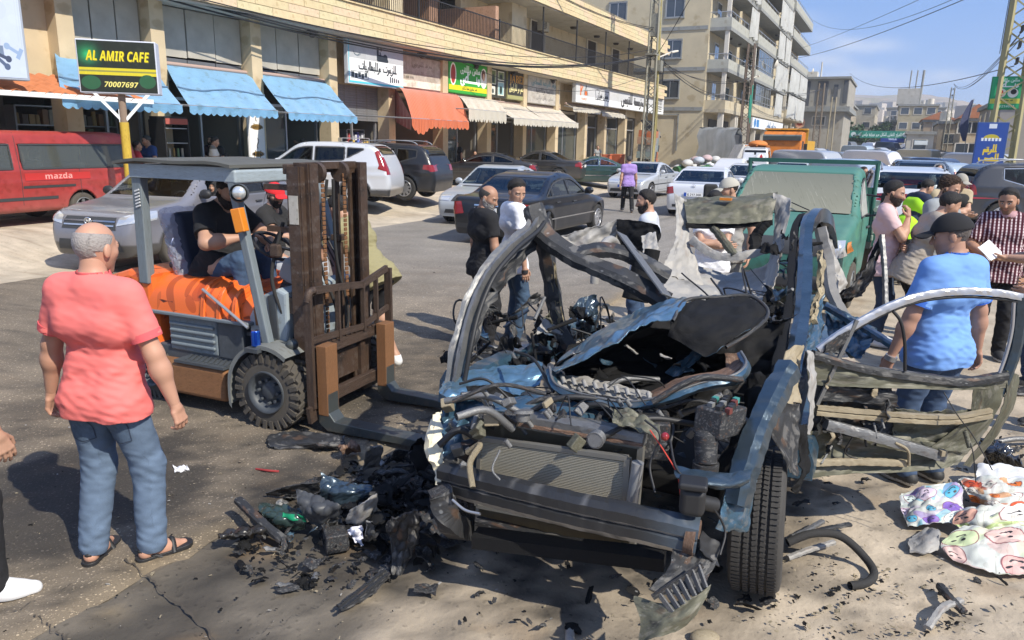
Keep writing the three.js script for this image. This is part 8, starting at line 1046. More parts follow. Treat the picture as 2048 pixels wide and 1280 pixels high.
// --- front: bumper beam, condenser, radiator, crossmember
{
const bp=[[884,958],[990,985],[1140,1022],[1280,1052],[1395,1078]].map(([x,y],i)=>AU(x,y,2.74-0.05*Math.sin(i/4*Math.PI)));
const beamG=rail(bp,0.075,0.15,{n:60,dent:0.05,sec:[[-0.5,-0.5],[0.1,-0.5],[0.5,-0.28],[0.5,-0.02],[0.3,0.02],[0.5,0.12],[0.5,0.38],[0.1,0.5],[-0.5,0.5]]});
paint(beamG,(x,y,z,nx,ny)=>{const ash=smooth(0.05,0.75,ny)*smooth(-0.35,0.2,fbm(x*9,y*9,z*5,4)+0.25),strk=smooth(0.15,0.4,fbm(z*14,y*2,3,3))*smooth(0.2,-0.7,ny)*0.3;const bl=smooth(0.35,0.62,-z);let c=[lerp(0.035,0.1,bl),lerp(0.036,0.13,bl),lerp(0.038,0.165,bl)];return c.map((v,i)=>lerp(v,[0.36,0.345,0.32][i],clamp(ash*1.1+strk)));});
w('bumper_beam',beamG,std({vertexColors:true,roughness:0.42,metalness:0.35,bumpMap:rep(T.grain,3),bumpScale:0.0012,side:THREE.DoubleSide}));
w('beam_end',[cyl(AU(1375,1070,2.75),AU(1394,1076,2.75),0.072,0.072,16)],M.wRust);
const c4=(u,q)=>q.map(([x,y])=>AU(x,y,u));
const coolers=(name,u,q,n,vert,mats)=>{const[tl,tr,br,bl]=c4(u,q),core=[],fr=[];for(let i=0;i<n;i++){const t=(i+0.5)/n;const a=vert?tl.clone().lerp(tr,t):tl.clone().lerp(bl,t),b=vert?bl.clone().lerp(br,t):tr.clone().lerp(br,t);core.push(beam(a,b,vert?0.004:0.02,vert?0.02:0.0042,V3(0,1,0.01)));}const r=w(name,[beam(tl,tr,0.03,0.018),beam(bl,br,0.03,0.018),beam(tl,bl,0.03,0.02),beam(tr,br,0.035,0.026)],M.alloy.clone());r.material.color.setRGB(0.3,0.29,0.26);r.material.roughness=0.6;const f=mesh('fins',core,mats,r);f.userData.kind='stuff';const back=quadStrip([[tl,tr],[bl,br]].map((e)=>e.map((p)=>p.clone().add(V3(-0.012,0,0)))));mesh('core',back,std({color:[0.03,0.029,0.026],roughness:0.8,side:THREE.DoubleSide}),r);return[tl,tr,br,bl];};
const finM=std({color:[0.42,0.39,0.31],roughness:0.6,metalness:0.15});
coolers('radiator',3.0,[[968,838],[1283,893],[1262,1130],[955,1060]],120,true,std({color:[0.22,0.19,0.13],roughness:0.6,metalness:0.1}));
coolers('condenser',2.9,[[962,876],[1256,916],[1248,1068],[955,1010]],46,false,finM);
w('receiver_tube',cyl(AU(1276,925,2.88),AU(1258,1048,2.88),0.026,0.026,14),M.alum);
w('radiator_tank',rail([AU(962,826,2.98),AU(1080,838,2.98),AU(1200,858,2.98),AU(1290,878,2.98)],0.07,0.06,{dent:0.04}),M.wSteel);
w('tank_trim',rail([AU(966,838,2.945),AU(1120,862,2.945),AU(1285,890,2.945)],0.014,0.016,{dent:0.02}),M.wRust);
w('lower_frame',rail([AU(955,1040,2.92),AU(1100,1075,2.9),AU(1290,1118,2.9)],0.05,0.035),M.wBlack);
w('upper_crossmember',crumple([[A(985,800,3.62),A(1060,790,3.62),A(1140,800,3.55),A(1220,830,3.5)],[A(985,825,3.5),A(1060,822,3.5),A(1140,842,3.42),A(1215,862,3.38)]],{amp:0.012,m:8}),M.wBlue);
w('support_bracket',[crumple([[A(1225,815,3.3),A(1270,822,3.28),A(1320,850,3.2)],[A(1222,845,3.2),A(1268,858,3.18),A(1322,880,3.12)]],{amp:0.022,m:14,n:22,f:9,rag:0.02})],M.wOlive);
w('radiator_cap',[cyl(A(1046,842,3.34),A(1046,824,3.34),0.03,0.034,16),cyl(A(1046,826,3.34),A(1046,820,3.34),0.05,0.046,16)],M.wSteel);
const hn=A(1191,880,3.13);w('horn',[cyl(hn.clone().add(V3(-0.03,0.004,0)),hn,0.036,0.036,22),cyl(hn,hn.clone().add(V3(0.012,0.002,0)),0.036,0.03,22),new THREE.TorusGeometry(0.034,0.004,6,22).rotateY(Math.PI/2).translate(hn.x+0.006,hn.y,hn.z)],M.wSteel);
w('red_light',sphere(...A(1330,873,3.05).toArray(),0.018),M.redLamp);
for(const[pts,r,m]of[[[[935,905,3.35],[960,890,3.3],[940,925,3.25],[945,975,3.2]],0.014,M.foam],[[[905,1000,3.2],[930,1020,3.15],[960,1028,3.1]],0.006,M.alum],[[[1300,860,3.1],[1330,905,3.05],[1355,950,3.0],[1362,1000,2.95]],0.003,std({color:[0.5,0.05,0.03]})],[[[1290,840,3.15],[1320,870,3.1],[1300,930,3.1],[1310,985,3.05]],0.005,M.black],[[[1340,880,3.1],[1355,940,3.0],[1400,985,2.95],[1450,1060,3.0],[1440,1110,2.95]],0.005,M.black],[[[1000,900,3.25],[985,940,3.22],[1000,960,3.2]],0.005,M.wSteel],[[[1170,790,3.6],[1230,800,3.5],[1290,830,3.4],[1330,830,3.35]],0.012,M.black],[[[1260,830,3.35],[1300,815,3.4],[1345,850,3.3],[1340,890,3.25]],0.008,M.black]])w('hose',tube(pts.map((p)=>A(...p)),r,30,8),m);
}
// --- engine bay
{
const q=A(1300,855,3.35);w('battery',[box(q.x-0.02,q.y-0.04,q.z,0.2,0.17,0.16,0.3,0,0.05,0.01),cyl([q.x,q.y+0.04,q.z+0.05],[q.x,q.y+0.07,q.z+0.05],0.012),cyl([q.x-0.05,q.y+0.04,q.z-0.05],[q.x-0.05,q.y+0.07,q.z-0.05],0.012)],M.wBlack);
const f=A(1442,822,3.2);const fb=w('fuse_box',box(f.x,f.y-0.04,f.z,0.22,0.12,0.13,-0.3,0,0.12,0.01),M.wBlack);for(let i=0;i<14;i++)mesh('fuse',box(f.x-0.08+(i%5)*0.04,f.y+0.028+rnd(0.01),f.z-0.045+(i/5|0)*0.04,0.026,0.024,0.022,-0.3),std({color:[[0.06,0.25,0.22],[0.02,0.02,0.022],[0.2,0.2,0.19],[0.15,0.04,0.03],[0.03,0.03,0.03]][(i*3+(i>>2))%5],roughness:0.5}),fb);
const cn=[A(1412,870,3.15),A(1412,925,3.15)];w('canister',[cyl(cn[0],cn[1],0.05,0.045,20),sphere(cn[0].x,cn[0].y,cn[0].z,0.046,1,0.5,1),cyl(cn[1],cn[1].clone().add(V3(0,-0.03,0)),0.055,0.055,20)],M.wBlack);
const du=[A(1385,1000,2.95)];w('air_duct',[box(du[0].x,du[0].y,du[0].z,0.09,0.12,0.1,0.2,0,0,0.03),box(du[0].x+0.01,du[0].y+0.075,du[0].z,0.1,0.03,0.11,0.2,0,0,0.012),cyl(du[0],A(1430,1010,3.0),0.03,0.03,14)],M.black);
w('engine_block',[box(0.95,0.72,0.05,0.5,0.42,0.6,0.1,0,0,0.06),box(0.8,0.95,0.15,0.34,0.08,0.5,0.15,0.1,0,0.03)],M.wSoot);
for(let i=0;i<130;i++){const p=i<50?A(rnd(970,1330),rnd(800,868),rnd(3.3,3.7)):A(rnd(900,1500),rnd(780,910),rnd(3.25,4.0));const k=i%4;if(k===0)w('engine_part',box(p.x,p.y,p.z,rnd(0.02,0.09),rnd(0.015,0.06),rnd(0.02,0.09),rnd(3),rnd(1),rnd(1),0.006),[M.wBlack,M.wSteel,M.wTan,M.wBlack,M.wOlive][(i>>2)%5]);else if(k===1){const e=V3(rnd(-0.14,0.14),rnd(-0.05,0.07),rnd(-0.2,0.2));w('engine_pipe',tube([p,p.clone().add(e).add(V3(0,0.06,0)),p.clone().addScaledVector(e,2)],rnd(0.006,0.018),16,7),[M.black,M.wSteel,M.wBlack][i%3]);}else if(k===2)w('bolt',cyl(p,p.clone().add(V3(0.01,0.03,0.02)),0.012,0.012,6),M.wSteel);else w('wire',tube([p,p.clone().add(V3(rnd(-0.1,0.1),rnd(0.1),rnd(-0.2,0.2))),p.clone().add(V3(rnd(-0.2,0.2),rnd(-0.05,0.05),rnd(-0.3,0.3)))],0.0035,16,5),M.black);}
w('wing_rail',rail([A(1575,735,3.45),A(1540,800,3.32),A(1505,880,3.2),A(1480,960,3.12),A(1470,1010,3.1)],0.1,0.09,{ref:V3(1,0,0.3),dent:0.2}),M.wBlueClean);
w('lamp_panel',crumple([[A(1345,928,3.05),A(1400,940,3.02),A(1460,945,3.05),A(1505,935,3.1)],[A(1350,955,2.96),A(1400,968,2.94),A(1460,972,2.98),A(1500,960,3.04)],[A(1352,958,3.0),A(1400,972,2.98),A(1460,978,3.02),A(1500,966,3.08)]],{amp:0.01,n:18,m:10,rag:0.008}),M.wBlueClean);
w('apron',crumple([[A(1460,960,3.12),A(1495,950,3.16),A(1512,960,3.2)],[A(1440,1020,3.06),A(1480,1040,3.1),A(1495,1060,3.16)],[A(1430,1060,3.05),A(1455,1065,3.08),A(1470,1062,3.12)]],{amp:0.015}),M.wBlue);
w('inner_wing',crumple([[A(1500,740,3.7),A(1540,745,3.6)],[A(1470,860,3.5),A(1510,870,3.4)],[A(1420,960,3.4),A(1480,960,3.25)]],{amp:0.03}),M.wSoot);
w('torn_wing',crumple([[A(1530,810,3.35),A(1560,800,3.4),A(1602,808,3.5)],[A(1532,850,3.34),A(1560,850,3.4),A(1600,860,3.5)],[A(1560,900,3.4),A(1575,910,3.42),A(1598,925,3.5)],[A(1580,945,3.45),A(1588,950,3.46),A(1598,955,3.5)]],{amp:0.02,rag:0.02,m:20,n:14}),M.wBlack);
w('torn_strip',[crumple([[A(1612,700,3.7),A(1630,705,3.75)],[A(1618,800,3.65),A(1632,800,3.7)],[A(1612,870,3.65),A(1622,872,3.7)]],{amp:0.02,n:6})],M.wGrey);
w('torn_strip',crumple([[A(1590,850,3.55),A(1618,845,3.6)],[A(1600,930,3.55),A(1622,925,3.6)],[A(1585,985,3.5),A(1600,990,3.55)]],{amp:0.03,n:8}),M.wSoot);
w('fender',crumple([[A(885,760,3.95),A(930,742,4.02),A(1010,732,4.15),A(1084,722,4.25)],[A(878,785,3.8),A(935,765,3.88),A(1010,760,4.0),A(1088,745,4.1)],[A(893,800,3.74),A(960,782,3.8),A(1030,790,3.92),A(1082,770,4.05)]],{amp:0.022,f:4,m:18,n:30,rag:0.018}),M.wBonnet);
w('inner_wing',crumple([[A(900,775,3.85),A(960,775,3.9),A(1060,790,4.0)],[A(880,850,3.72),A(950,850,3.8),A(1000,840,3.9)],[A(890,960,3.62),A(940,950,3.68),A(968,930,3.7)]],{amp:0.035}),M.wBlue);
w('torn_strip',crumple([[A(930,770,3.75),A(985,770,3.75),A(1050,800,3.85)],[A(940,800,3.68),A(980,810,3.7),A(1020,820,3.8)]],{amp:0.02,m:10}),M.wSoot);
const bt=(pts,r)=>tube(pts.map((p)=>A(...p)),r,24,10);
w('washer_bottle',crumple([[A(862,838,3.62),A(880,828,3.66)],[A(850,880,3.52),A(878,872,3.58)],[A(853,915,3.5),A(884,905,3.54)],[A(868,935,3.48),A(880,930,3.52)],[A(868,970,3.46),A(884,965,3.5)]],{amp:0.016,th:0.03,n:10,rag:0.004}),phys({color:[0.78,0.71,0.52],roughness:0.45,transmission:0.15,thickness:0,side:THREE.DoubleSide}));
for(const p of[[905,850,3.6],[940,870,3.5],[915,900,3.5],[930,935,3.45],[895,810,3.7],[990,800,3.7]]){const c=A(...p);w('bracket',box(c.x,c.y,c.z,rnd(0.03,0.09),rnd(0.02,0.07),rnd(0.03,0.08),rnd(3),rnd(1),rnd(1),0.006),[M.wSteel,M.wTan,M.wBlue][p[0]%3]);}
w('side_rail',[rail([A(880,980,3.35),A(900,1040,3.4),A(930,1060,3.7)],0.08,0.1),rail([A(895,940,3.5),A(960,880,3.9),A(1040,820,4.6)],0.09,0.1)],M.wBlack);
w('subframe',[beam(A(950,1075,3.45),A(1330,1120,3.2),0.1,0.06),box(0.6,0.3,0,0.9,0.12,1.0,0,0,0,0.03)],M.wSoot);
}
// --- wheels
{
const r=0.335,wd=0.235;const wheelAt=(u,v,steer,camber,y=r)=>{
const prof=[[r*0.62,-wd/2+0.02],[r*0.8,-wd/2-0.004],[r*0.93,-wd/2+0.004],[r*0.975,-wd/2+0.022],[r,-wd/2+0.05]];const grooves=[-0.052,-0.018,0.018,0.052];for(const g of grooves)prof.push([r,g-0.006],[r-0.009,g-0.004],[r-0.009,g+0.004],[r,g+0.006]);prof.push([r,wd/2-0.05],[r*0.975,wd/2-0.022],[r*0.93,wd/2-0.004],[r*0.8,wd/2+0.004],[r*0.62,wd/2-0.02]);
const lathe=new THREE.LatheGeometry(prof.map((p)=>new THREE.Vector2(p[0],p[1])),72).rotateX(Math.PI/2);const sip=[];const N=84;
for(let i=0;i<N;i++){const a=i/N*TAU;for(const[z0,z1,sl]of[[-0.098,-0.06,0.12],[-0.047,-0.024,-0.5],[-0.012,0.012,0.5],[0.024,0.047,-0.5],[0.06,0.098,-0.12]])sip.push(box(0,r+0.0035,(z0+z1)/2,r*TAU/N*0.72,0.007,z1-z0,sl*0.5).rotateZ(a+(z0>0?0.02:0)));}
const m=w('wheel',[lathe,...sip],std({color:[0.062,0.058,0.053],roughness:0.85,map:rep(T.cloud,3),bumpMap:rep(T.grain,4),bumpScale:0.0012}));const p=uv3(u,v,y).applyMatrix4(WI);m.position.copy(p);m.rotation.set(camber,steer,0.0,'YXZ');
mesh('rim',[new THREE.CylinderGeometry(r*0.62,r*0.62,wd*0.8,36,1,true).rotateX(Math.PI/2),new THREE.CylinderGeometry(r*0.6,r*0.6,0.03,30).rotateX(Math.PI/2)],M.wSteel,m);};
wheelAt(3.52,0.39,0.1,0.05);wheelAt(3.5,1.86,0.1,0,0.3);wheelAt(6.3,0.55,0,0.1,0.26);wheelAt(6.3,1.8,0,0.0,0.26);
}
// --- bonnet: folded up like a tent, blue outside, black inside
{
const top=crumple([[A(1090,748,3.9),A(1120,720,3.95),A(1185,668,4.02),A(1252,632,4.1),A(1310,608,4.15),A(1362,594,4.2)],[A(1098,748,3.72),A(1150,715,3.7),A(1215,672,3.72),A(1258,650,3.75),A(1310,622,3.82),A(1375,600,3.9)],[A(1108,742,3.6),A(1165,718,3.55),A(1235,685,3.52),A(1262,662,3.56),A(1300,645,3.62),A(1345,640,3.7)]],{amp:0.016,f:5,m:20,n:44,rag:0.008,split:true});
w('bonnet',top[1],M.wBonnet);w('bonnet_underside',top[0],M.wBonnet);
const lid=crumple([[A(1345,642,3.72),A(1372,605,3.9),A(1440,596,3.95),A(1500,594,3.95),A(1532,622,3.85)],[A(1340,655,3.7),A(1380,655,3.68),A(1440,660,3.65),A(1490,660,3.65),A(1528,642,3.75)],[A(1335,672,3.72),A(1370,690,3.66),A(1410,712,3.6),A(1450,690,3.6),A(1500,662,3.7)]],{amp:0.018,m:20,n:30,rag:0.006,split:true});
w('bonnet_fold',lid[1],M.wSoot);w('bonnet_fold',lid[0],M.wBlue);
w('bonnet_edge',tube([A(1345,642,3.7),A(1374,600,3.92),A(1440,594,3.97),A(1500,592,3.97),A(1536,622,3.85),A(1505,662,3.68),A(1452,695,3.6)],0.01,60,6),M.wBlack);
const arc=[[1100,742,3.68],[1112,775,3.6],[1180,800,3.5],[1262,812,3.42],[1330,800,3.36],[1400,775,3.34],[1470,758,3.36],[1492,735,3.45],[1482,712,3.55]].map((p)=>A(...p));
w('bonnet_lip',rail(arc,0.035,0.05,{n:70,ref:V3(1,0.4,0),dent:0.2}),M.wBlue);w('bonnet_lip_edge',tube(arc.map((p)=>p.clone().add(V3(0.012,0.025,0))),0.007,80,6),M.wSteel);
w('bonnet_frame',crumple([[A(1110,750,3.75),A(1170,752,3.74),A(1240,768,3.68),A(1300,785,3.6)],[A(1115,770,3.62),A(1180,788,3.56),A(1250,800,3.48),A(1312,802,3.42)]],{amp:0.02,m:8,n:30}),M.wGrey);
{const a=[];for(let i=0;i<9;i++){const t=i/8;const p=A(lerp(1125,1300,t),lerp(757,790,t),lerp(3.7,3.5,t)),q=A(lerp(1130,1300,t),lerp(768,800,t),lerp(3.62,3.44,t));a.push(tube([p,p.clone().lerp(q,0.5).add(V3(0,0.02,0.01)),q],0.012,6,5));}w('frame_rib',a,M.wGrey).userData.kind='stuff';}
w('bonnet_frame',crumple([[A(1300,782,3.62),A(1370,752,3.58),A(1430,742,3.56),A(1490,712,3.6)],[A(1305,800,3.45),A(1370,778,3.4),A(1440,762,3.4),A(1488,735,3.46)]],{amp:0.012,m:8,n:24}),M.wRust);
w('bonnet_inner',crumple([[A(1105,735,3.75),A(1250,672,3.75),A(1350,655,3.8),A(1430,700,3.75),A(1480,715,3.7)],[A(1130,745,4.0),A(1250,710,4.15),A(1350,705,4.15),A(1430,735,4.0),A(1470,735,3.9)],[A(1115,765,3.68),A(1210,790,3.62),A(1300,798,3.55),A(1400,770,3.5),A(1475,750,3.5)]],{amp:0.03,m:24,n:30}),M.wSoot);
w('blue_scrap',crumple([[A(1330,745,3.9),A(1400,690,3.9)],[A(1350,760,3.85),A(1415,705,3.85)]],{amp:0.02,n:12,m:8}),M.wBlue);
w('torn_bracket',crumple([[A(1450,706,3.65),A(1480,702,3.62)],[A(1452,735,3.6),A(1490,740,3.55)]],{amp:0.02,n:8,m:8}),M.wRust);
for(let i=0;i<16;i++){const p=A(rnd(1130,1440),rnd(705,775),rnd(3.7,3.95));w('scrap',crumple([[p,p.clone().add(V3(rnd(-0.05,0.05),rnd(0.05),rnd(0.04,0.1)))],[p.clone().add(V3(0.06,rnd(0.05),0)),p.clone().add(V3(rnd(0.08),rnd(-0.04,0.05),rnd(0.1)))]],{n:5,m:5,amp:0.02,rag:0.03}),[M.wSoot,M.wGrey,M.wBlue,M.wSoot][i%4]);}
}
// --- right side of the body (left in the picture): pillars, torn arch, roof bow
{
const arch=[[905,770,3.95],[918,700,3.95],[935,630,4.0],[965,560,4.08],[1010,505,4.25],[1060,462,4.5],[1078,432,4.62]].map((p)=>A(...p));
w('door_arch',rail(arch,0.08,0.065,{ref:V3(0,0,1),n:60,dent:0.25,sec:[[-0.5,-0.5],[0.5,-0.5],[0.5,-0.2],[0.2,0],[0.4,0.2],[0.5,0.5],[-0.5,0.5]]}),M.wSteel);
w('door_seal',tube(arch.map((p)=>p.clone().add(V3(-0.02,0.02,-0.06))),0.014,60,6),M.black);
w('arch_lining',crumple([[A(925,700,4.05),A(960,580,4.2),A(1020,515,4.4),A(1075,450,4.7)],[A(945,720,4.15),A(985,610,4.3),A(1035,545,4.5),A(1085,480,4.75)]],{amp:0.035,n:34,m:8,rag:0.03}),M.wBlack);
w('pillar',rail([[1074,428,4.62],[1090,500,4.75],[1102,570,4.85],[1118,650,4.9],[1145,710,4.85],[1165,760,4.7]].map((p)=>A(...p)),0.12,0.08,{ref:V3(0.3,0,1),dent:0.3,taper:1.2}),M.wBlack);
w('pillar_trim',crumple([[A(1098,520,4.72),A(1112,520,4.74)],[A(1108,600,4.8),A(1124,610,4.82)],[A(1120,660,4.82),A(1138,680,4.84)]],{amp:0.03,n:6,rag:0.04}),M.foam);
const bow=[[1066,412,4.58],[1085,462,4.55],[1140,505,4.5],[1190,530,4.45],[1250,555,4.38],[1335,602,4.3]].map((p)=>A(...p));
w('roof_bow',rail(bow,0.13,0.07,{ref:V3(0.4,1,0),n:60,dent:0.15}),M.wBlack);
w('roof_bow',rail([[1150,508,4.5],[1200,498,4.5],[1250,505,4.5],[1300,530,4.5],[1338,552,4.5]].map((p)=>A(...p)),0.11,0.06,{ref:V3(0.4,1,0),dent:0.12}),M.wBlack);
w('bow_tip',crumple([[A(1062,420,4.6),A(1080,425,4.6)],[A(1070,450,4.56),A(1092,462,4.56)]],{amp:0.02,n:6,m:8}),M.wGrey);
w('flat_bar',beam(A(1243,468,4.6),A(1334,592,4.2),0.012,0.085,V3(0.6,0.4,0.5),0.003),M.wSteel);
w('antenna_stub',cyl(A(1048,431,4.6),A(1078,437,4.6),0.009,0.016),M.black);
w('quarter_panel',crumple([[A(1095,480,6.2),A(1150,462,6.2),A(1235,440,6.2)],[A(1110,505,6.2),A(1170,490,6.22),A(1238,470,6.25)],[A(1150,520,6.2),A(1200,512,6.25),A(1240,500,6.3)]],{amp:0.03,n:30,m:16,rag:0.03}),M.wGrey);
w('quarter_panel',crumple([[A(1232,438,6.2),A(1270,440,6.1),A(1318,450,6.0)],[A(1235,470,6.2),A(1275,475,6.1),A(1322,470,6.0)],[A(1240,505,6.2),A(1280,512,6.1),A(1310,500,6.0)]],{amp:0.02,rag:0.01}),M.wSoot);
w('wheel_arch',[new THREE.TorusGeometry(0.3,0.035,8,30,2.6).translate(...A(1215,555,6.0).toArray())],M.wGrey);
w('strut_tower',[cyl(A(1295,560,5.6),A(1305,500,5.6),0.05,0.06,14),cyl(A(1270,600,5.5),A(1290,520,5.5),0.1,0.08,14)],M.wSoot);
w('quarter_panel',crumple([[A(1280,470,5.8),A(1312,462,5.8)],[A(1285,500,5.7),A(1318,500,5.7)],[A(1278,530,5.6),A(1322,545,5.6)]],{amp:0.03,n:10}),M.wGrey);
w('sill',rail([A(905,775,4.0),A(985,745,4.5),A(1070,700,5.2),A(1180,640,6.2)],0.14,0.16,{dent:0.3}),M.wBlue);
w('floor_pan',crumple([[uv3(3.9,2.0,0.35),uv3(3.9,1.2,0.3),uv3(3.9,0.3,0.35)],[uv3(5.2,2.05,0.4),uv3(5.2,1.2,0.25),uv3(5.2,0.3,0.4)],[uv3(6.9,1.9,0.45),uv3(6.9,1.2,0.4),uv3(6.9,0.45,0.45)]].map((r)=>r.map((p)=>p.applyMatrix4(WI))),{amp:0.09,n:34,m:34,us:2,vs:2}),M.wBlack);
w('firewall',crumple([[A(1130,690,4.3),A(1300,640,4.3),A(1450,640,4.3),A(1570,640,4.2)],[A(1130,760,4.2),A(1300,740,4.2),A(1450,740,4.15),A(1560,740,4.1)],[A(1110,860,4.0),A(1300,850,4.0),A(1450,850,3.9),A(1550,850,3.8)]],{amp:0.06,n:30}),M.wSoot);
w('blue_scrap',crumple([[A(1150,612,5.2),A(1165,590,5.3),A(1195,588,5.3)],[A(1152,640,5.2),A(1175,640,5.15),A(1200,630,5.3)],[A(1150,662,5.2),A(1180,668,5.2),A(1198,655,5.3)]],{amp:0.05,rag:0.02}),M.wBlueClean);
}
// --- rear: peeled tailgate and floor standing up, rails
{
const sh=crumple([[A(1352,520,5.9),A(1400,530,6.1),A(1460,545,6.2),A(1530,530,6.0),A(1568,470,5.8)],[A(1325,545,5.7),A(1390,560,5.85),A(1460,575,5.9),A(1530,565,5.8),A(1560,520,5.7)],[A(1335,590,5.4),A(1395,598,5.45),A(1460,604,5.45),A(1525,602,5.4),A(1545,575,5.5)]],{amp:0.03,f:3,n:40,m:26,rag:0.012});w('tailgate_skin',sh,M.wGrey);
w('tailgate_skin',crumple([[A(1348,388,6.1),A(1374,398,6.1)],[A(1352,430,6.05),A(1378,452,6.05)],[A(1350,480,5.95),A(1382,492,6.0)],[A(1330,520,5.8),A(1398,535,5.95)],[A(1318,545,5.7),A(1410,575,5.85)]],{amp:0.022,n:14,m:34,rag:0.012}),M.wGrey);
w('tailgate_skin',crumple([[A(1545,384,5.95),A(1582,396,5.9)],[A(1548,430,5.95),A(1582,410,5.85)],[A(1546,480,5.9),A(1570,470,5.85)],[A(1532,540,5.8),A(1562,520,5.75)],[A(1520,590,5.6),A(1545,585,5.6)]],{amp:0.02,n:12,m:34,rag:0.01}),M.wGrey);
w('tailgate_top',crumple([[A(1366,400,6.15),A(1420,394,6.12),A(1490,392,6.08),A(1556,384,6.0)],[A(1370,415,6.05),A(1430,412,6.0),A(1500,405,5.95),A(1552,402,5.92)],[A(1374,446,6.0),A(1430,448,5.95),A(1500,446,5.9),A(1544,440,5.88)]],{amp:0.012,n:40,m:16,rag:0.004}),M.wOlive);
w('tailgate_lip',rail([A(1372,450,6.02),A(1440,452,5.98),A(1545,444,5.9)],0.04,0.045,{dent:0.1}),M.wSoot);
w('lamp_scrap',box(...A(1452,398,5.97).toArray(),0.05,0.02,0.09),M.amber);
w('window_frame',rail([A(1384,478,5.98),A(1400,492,5.95),A(1438,512,5.9),A(1480,512,5.85),A(1535,498,5.85)],0.05,0.06,{dent:0.2}),M.wGrey);
w('window_frame',rail([A(1425,452,6.0),A(1440,470,5.95),A(1470,510,5.85)],0.06,0.045,{dent:0.2}),M.wOlive);
w('window_frame',rail([A(1532,446,5.9),A(1512,470,5.9),A(1512,500,5.85)],0.09,0.05,{dent:0.2}),M.wSoot);
const rr=[[1578,780,3.75],[1590,715,4.0],[1602,640,4.35],[1608,560,4.75],[1610,490,5.15],[1616,448,5.4],[1634,430,5.6],[1655,445,5.75],[1664,490,5.9]].map((p)=>A(...p));
const rg=rail(rr,0.1,0.085,{ref:V3(0.2,0,1),n:80,dent:0.15});w('roof_rail',rg,M.wBlueClean);
w('rail_flange',rail(rr.map((p)=>p.clone().add(V3(0.01,0,0.075))),0.03,0.05,{ref:V3(0.2,0,1),n:80,dent:0.5}),M.wSoot);
w('foam_strip',crumple([[A(1630,505,5.0),A(1638,500,5.05)],[A(1636,560,4.85),A(1644,560,4.9)],[A(1628,600,4.6),A(1638,605,4.65)],[A(1618,645,4.4),A(1625,650,4.45)]],{amp:0.025,th:0.03,n:8}),M.foam);
w('pillar',rail([[1640,455,5.5],[1655,520,5.5],[1662,580,5.4],[1690,640,5.3]].map((p)=>A(...p)),0.1,0.08,{ref:V3(0,0,1),dent:0.3}),M.wGrey);
w('pillar_skin',crumple([[A(1655,470,5.7),A(1664,475,5.8)],[A(1660,540,5.6),A(1690,560,5.8)],[A(1665,600,5.5),A(1692,605,5.7)]],{amp:0.04,rag:0.03}),M.wGrey);
w('pillar_skin',crumple([[A(1620,590,4.6),A(1650,585,4.8)],[A(1618,660,4.4),A(1645,660,4.6)],[A(1612,700,4.2),A(1640,705,4.4)]],{amp:0.03}),M.wBlue);
w('pillar_base',crumple([[A(1570,700,3.72),A(1590,690,3.75),A(1612,690,3.85)],[A(1560,760,3.62),A(1582,750,3.65),A(1600,745,3.75)],[A(1558,812,3.55),A(1580,810,3.58),A(1600,808,3.65)]],{amp:0.02,n:14}),M.wTan);
w('rear_frame',[rail([A(1680,600,5.6),A(1720,570,5.5),A(1766,470,5.4)],0.1,0.03,{dent:0.3,ref:V3(1,0,0),taper:0.35})],M.wSoot);
w('rear_skin',crumple([[A(1670,600,5.5),A(1725,592,5.5)],[A(1690,580,5.45),A(1745,555,5.45)],[A(1715,555,5.4),A(1768,478,5.4)]],{amp:0.03,n:14,rag:0.02}),M.wBlack);
w('rear_glass_frame',rail([A(1764,470,5.4),A(1770,540,5.35),A(1772,610,5.3)],0.035,0.03,{dent:0.1}),M.wSteel);
w('sill',rail([A(1600,930,3.75),A(1620,850,4.3),A(1640,740,5.2),A(1660,660,6.2)],0.13,0.15,{dent:0.3}),M.wBlue);
w('rear_side',crumple([[A(1650,600,5.4),A(1690,620,5.3),A(1760,655,5.2)],[A(1650,640,5.2),A(1690,660,5.1),A(1745,690,5.0)],[A(1660,700,5.0),A(1690,705,4.9),A(1720,720,4.9)]],{amp:0.05,rag:0.03}),M.wBlue);
w('rear_strip',rail([A(1650,610,5.2),A(1720,650,5.1),A(1785,690,5.0)],0.09,0.04,{dent:0.3}),M.wBlue);
for(let i=0;i<130;i++){
const p=i<68?A(rnd(930,1230),rnd(630,760),rnd(4.4,5.6)):i<108?A(rnd(1380,1600),rnd(600,760),rnd(4.2,5.2)):A(rnd(1540,1620),rnd(480,680),rnd(5,5.7));if(p.y<0.25)p.y=rnd(0.3,0.6);const k=i%5,e=V3(rnd(-0.2,0.2),rnd(-0.1,0.16),rnd(-0.2,0.2));
if(k===0)w('seat_rail',cyl(p,p.clone().add(e),rnd(0.008,0.018),0.01,8),i%2?M.wSteel:M.wSoot);
else if(k===1||k===4)w('torn_strip',crumple([[p,p.clone().add(V3(e.z,rnd(0.12),e.x))],[p.clone().add(e).add(V3(0,0.08,0)),p.clone().add(V3(e.x+e.z,e.y,e.z))]],{n:8,m:8,amp:0.035,rag:0.03,f:8}),[M.wSoot,M.wGrey,M.wBlue,M.wBlack,M.wOlive][i%5===4?(i>>2)%5:(i>>1)%5]);
else if(k===2)w('wire',tube([p,p.clone().add(e),p.clone().add(V3(e.z,e.x+0.06,e.y)),p.clone().add(V3(-e.x,e.z,e.z))],rnd(0.003,0.007),24,5),M.black);
else w('burnt_lump',crumple([[p,p.clone().add(V3(0,0,0.14))],[p.clone().add(V3(0.04,0.07,0.02)),p.clone().add(V3(0.03,0.06,0.12))],[p.clone().add(V3(0.1,0,0)),p.clone().add(V3(0.1,0.01,0.13))]],{n:8,m:8,amp:0.05,f:9}),M.wSoot);
}
}
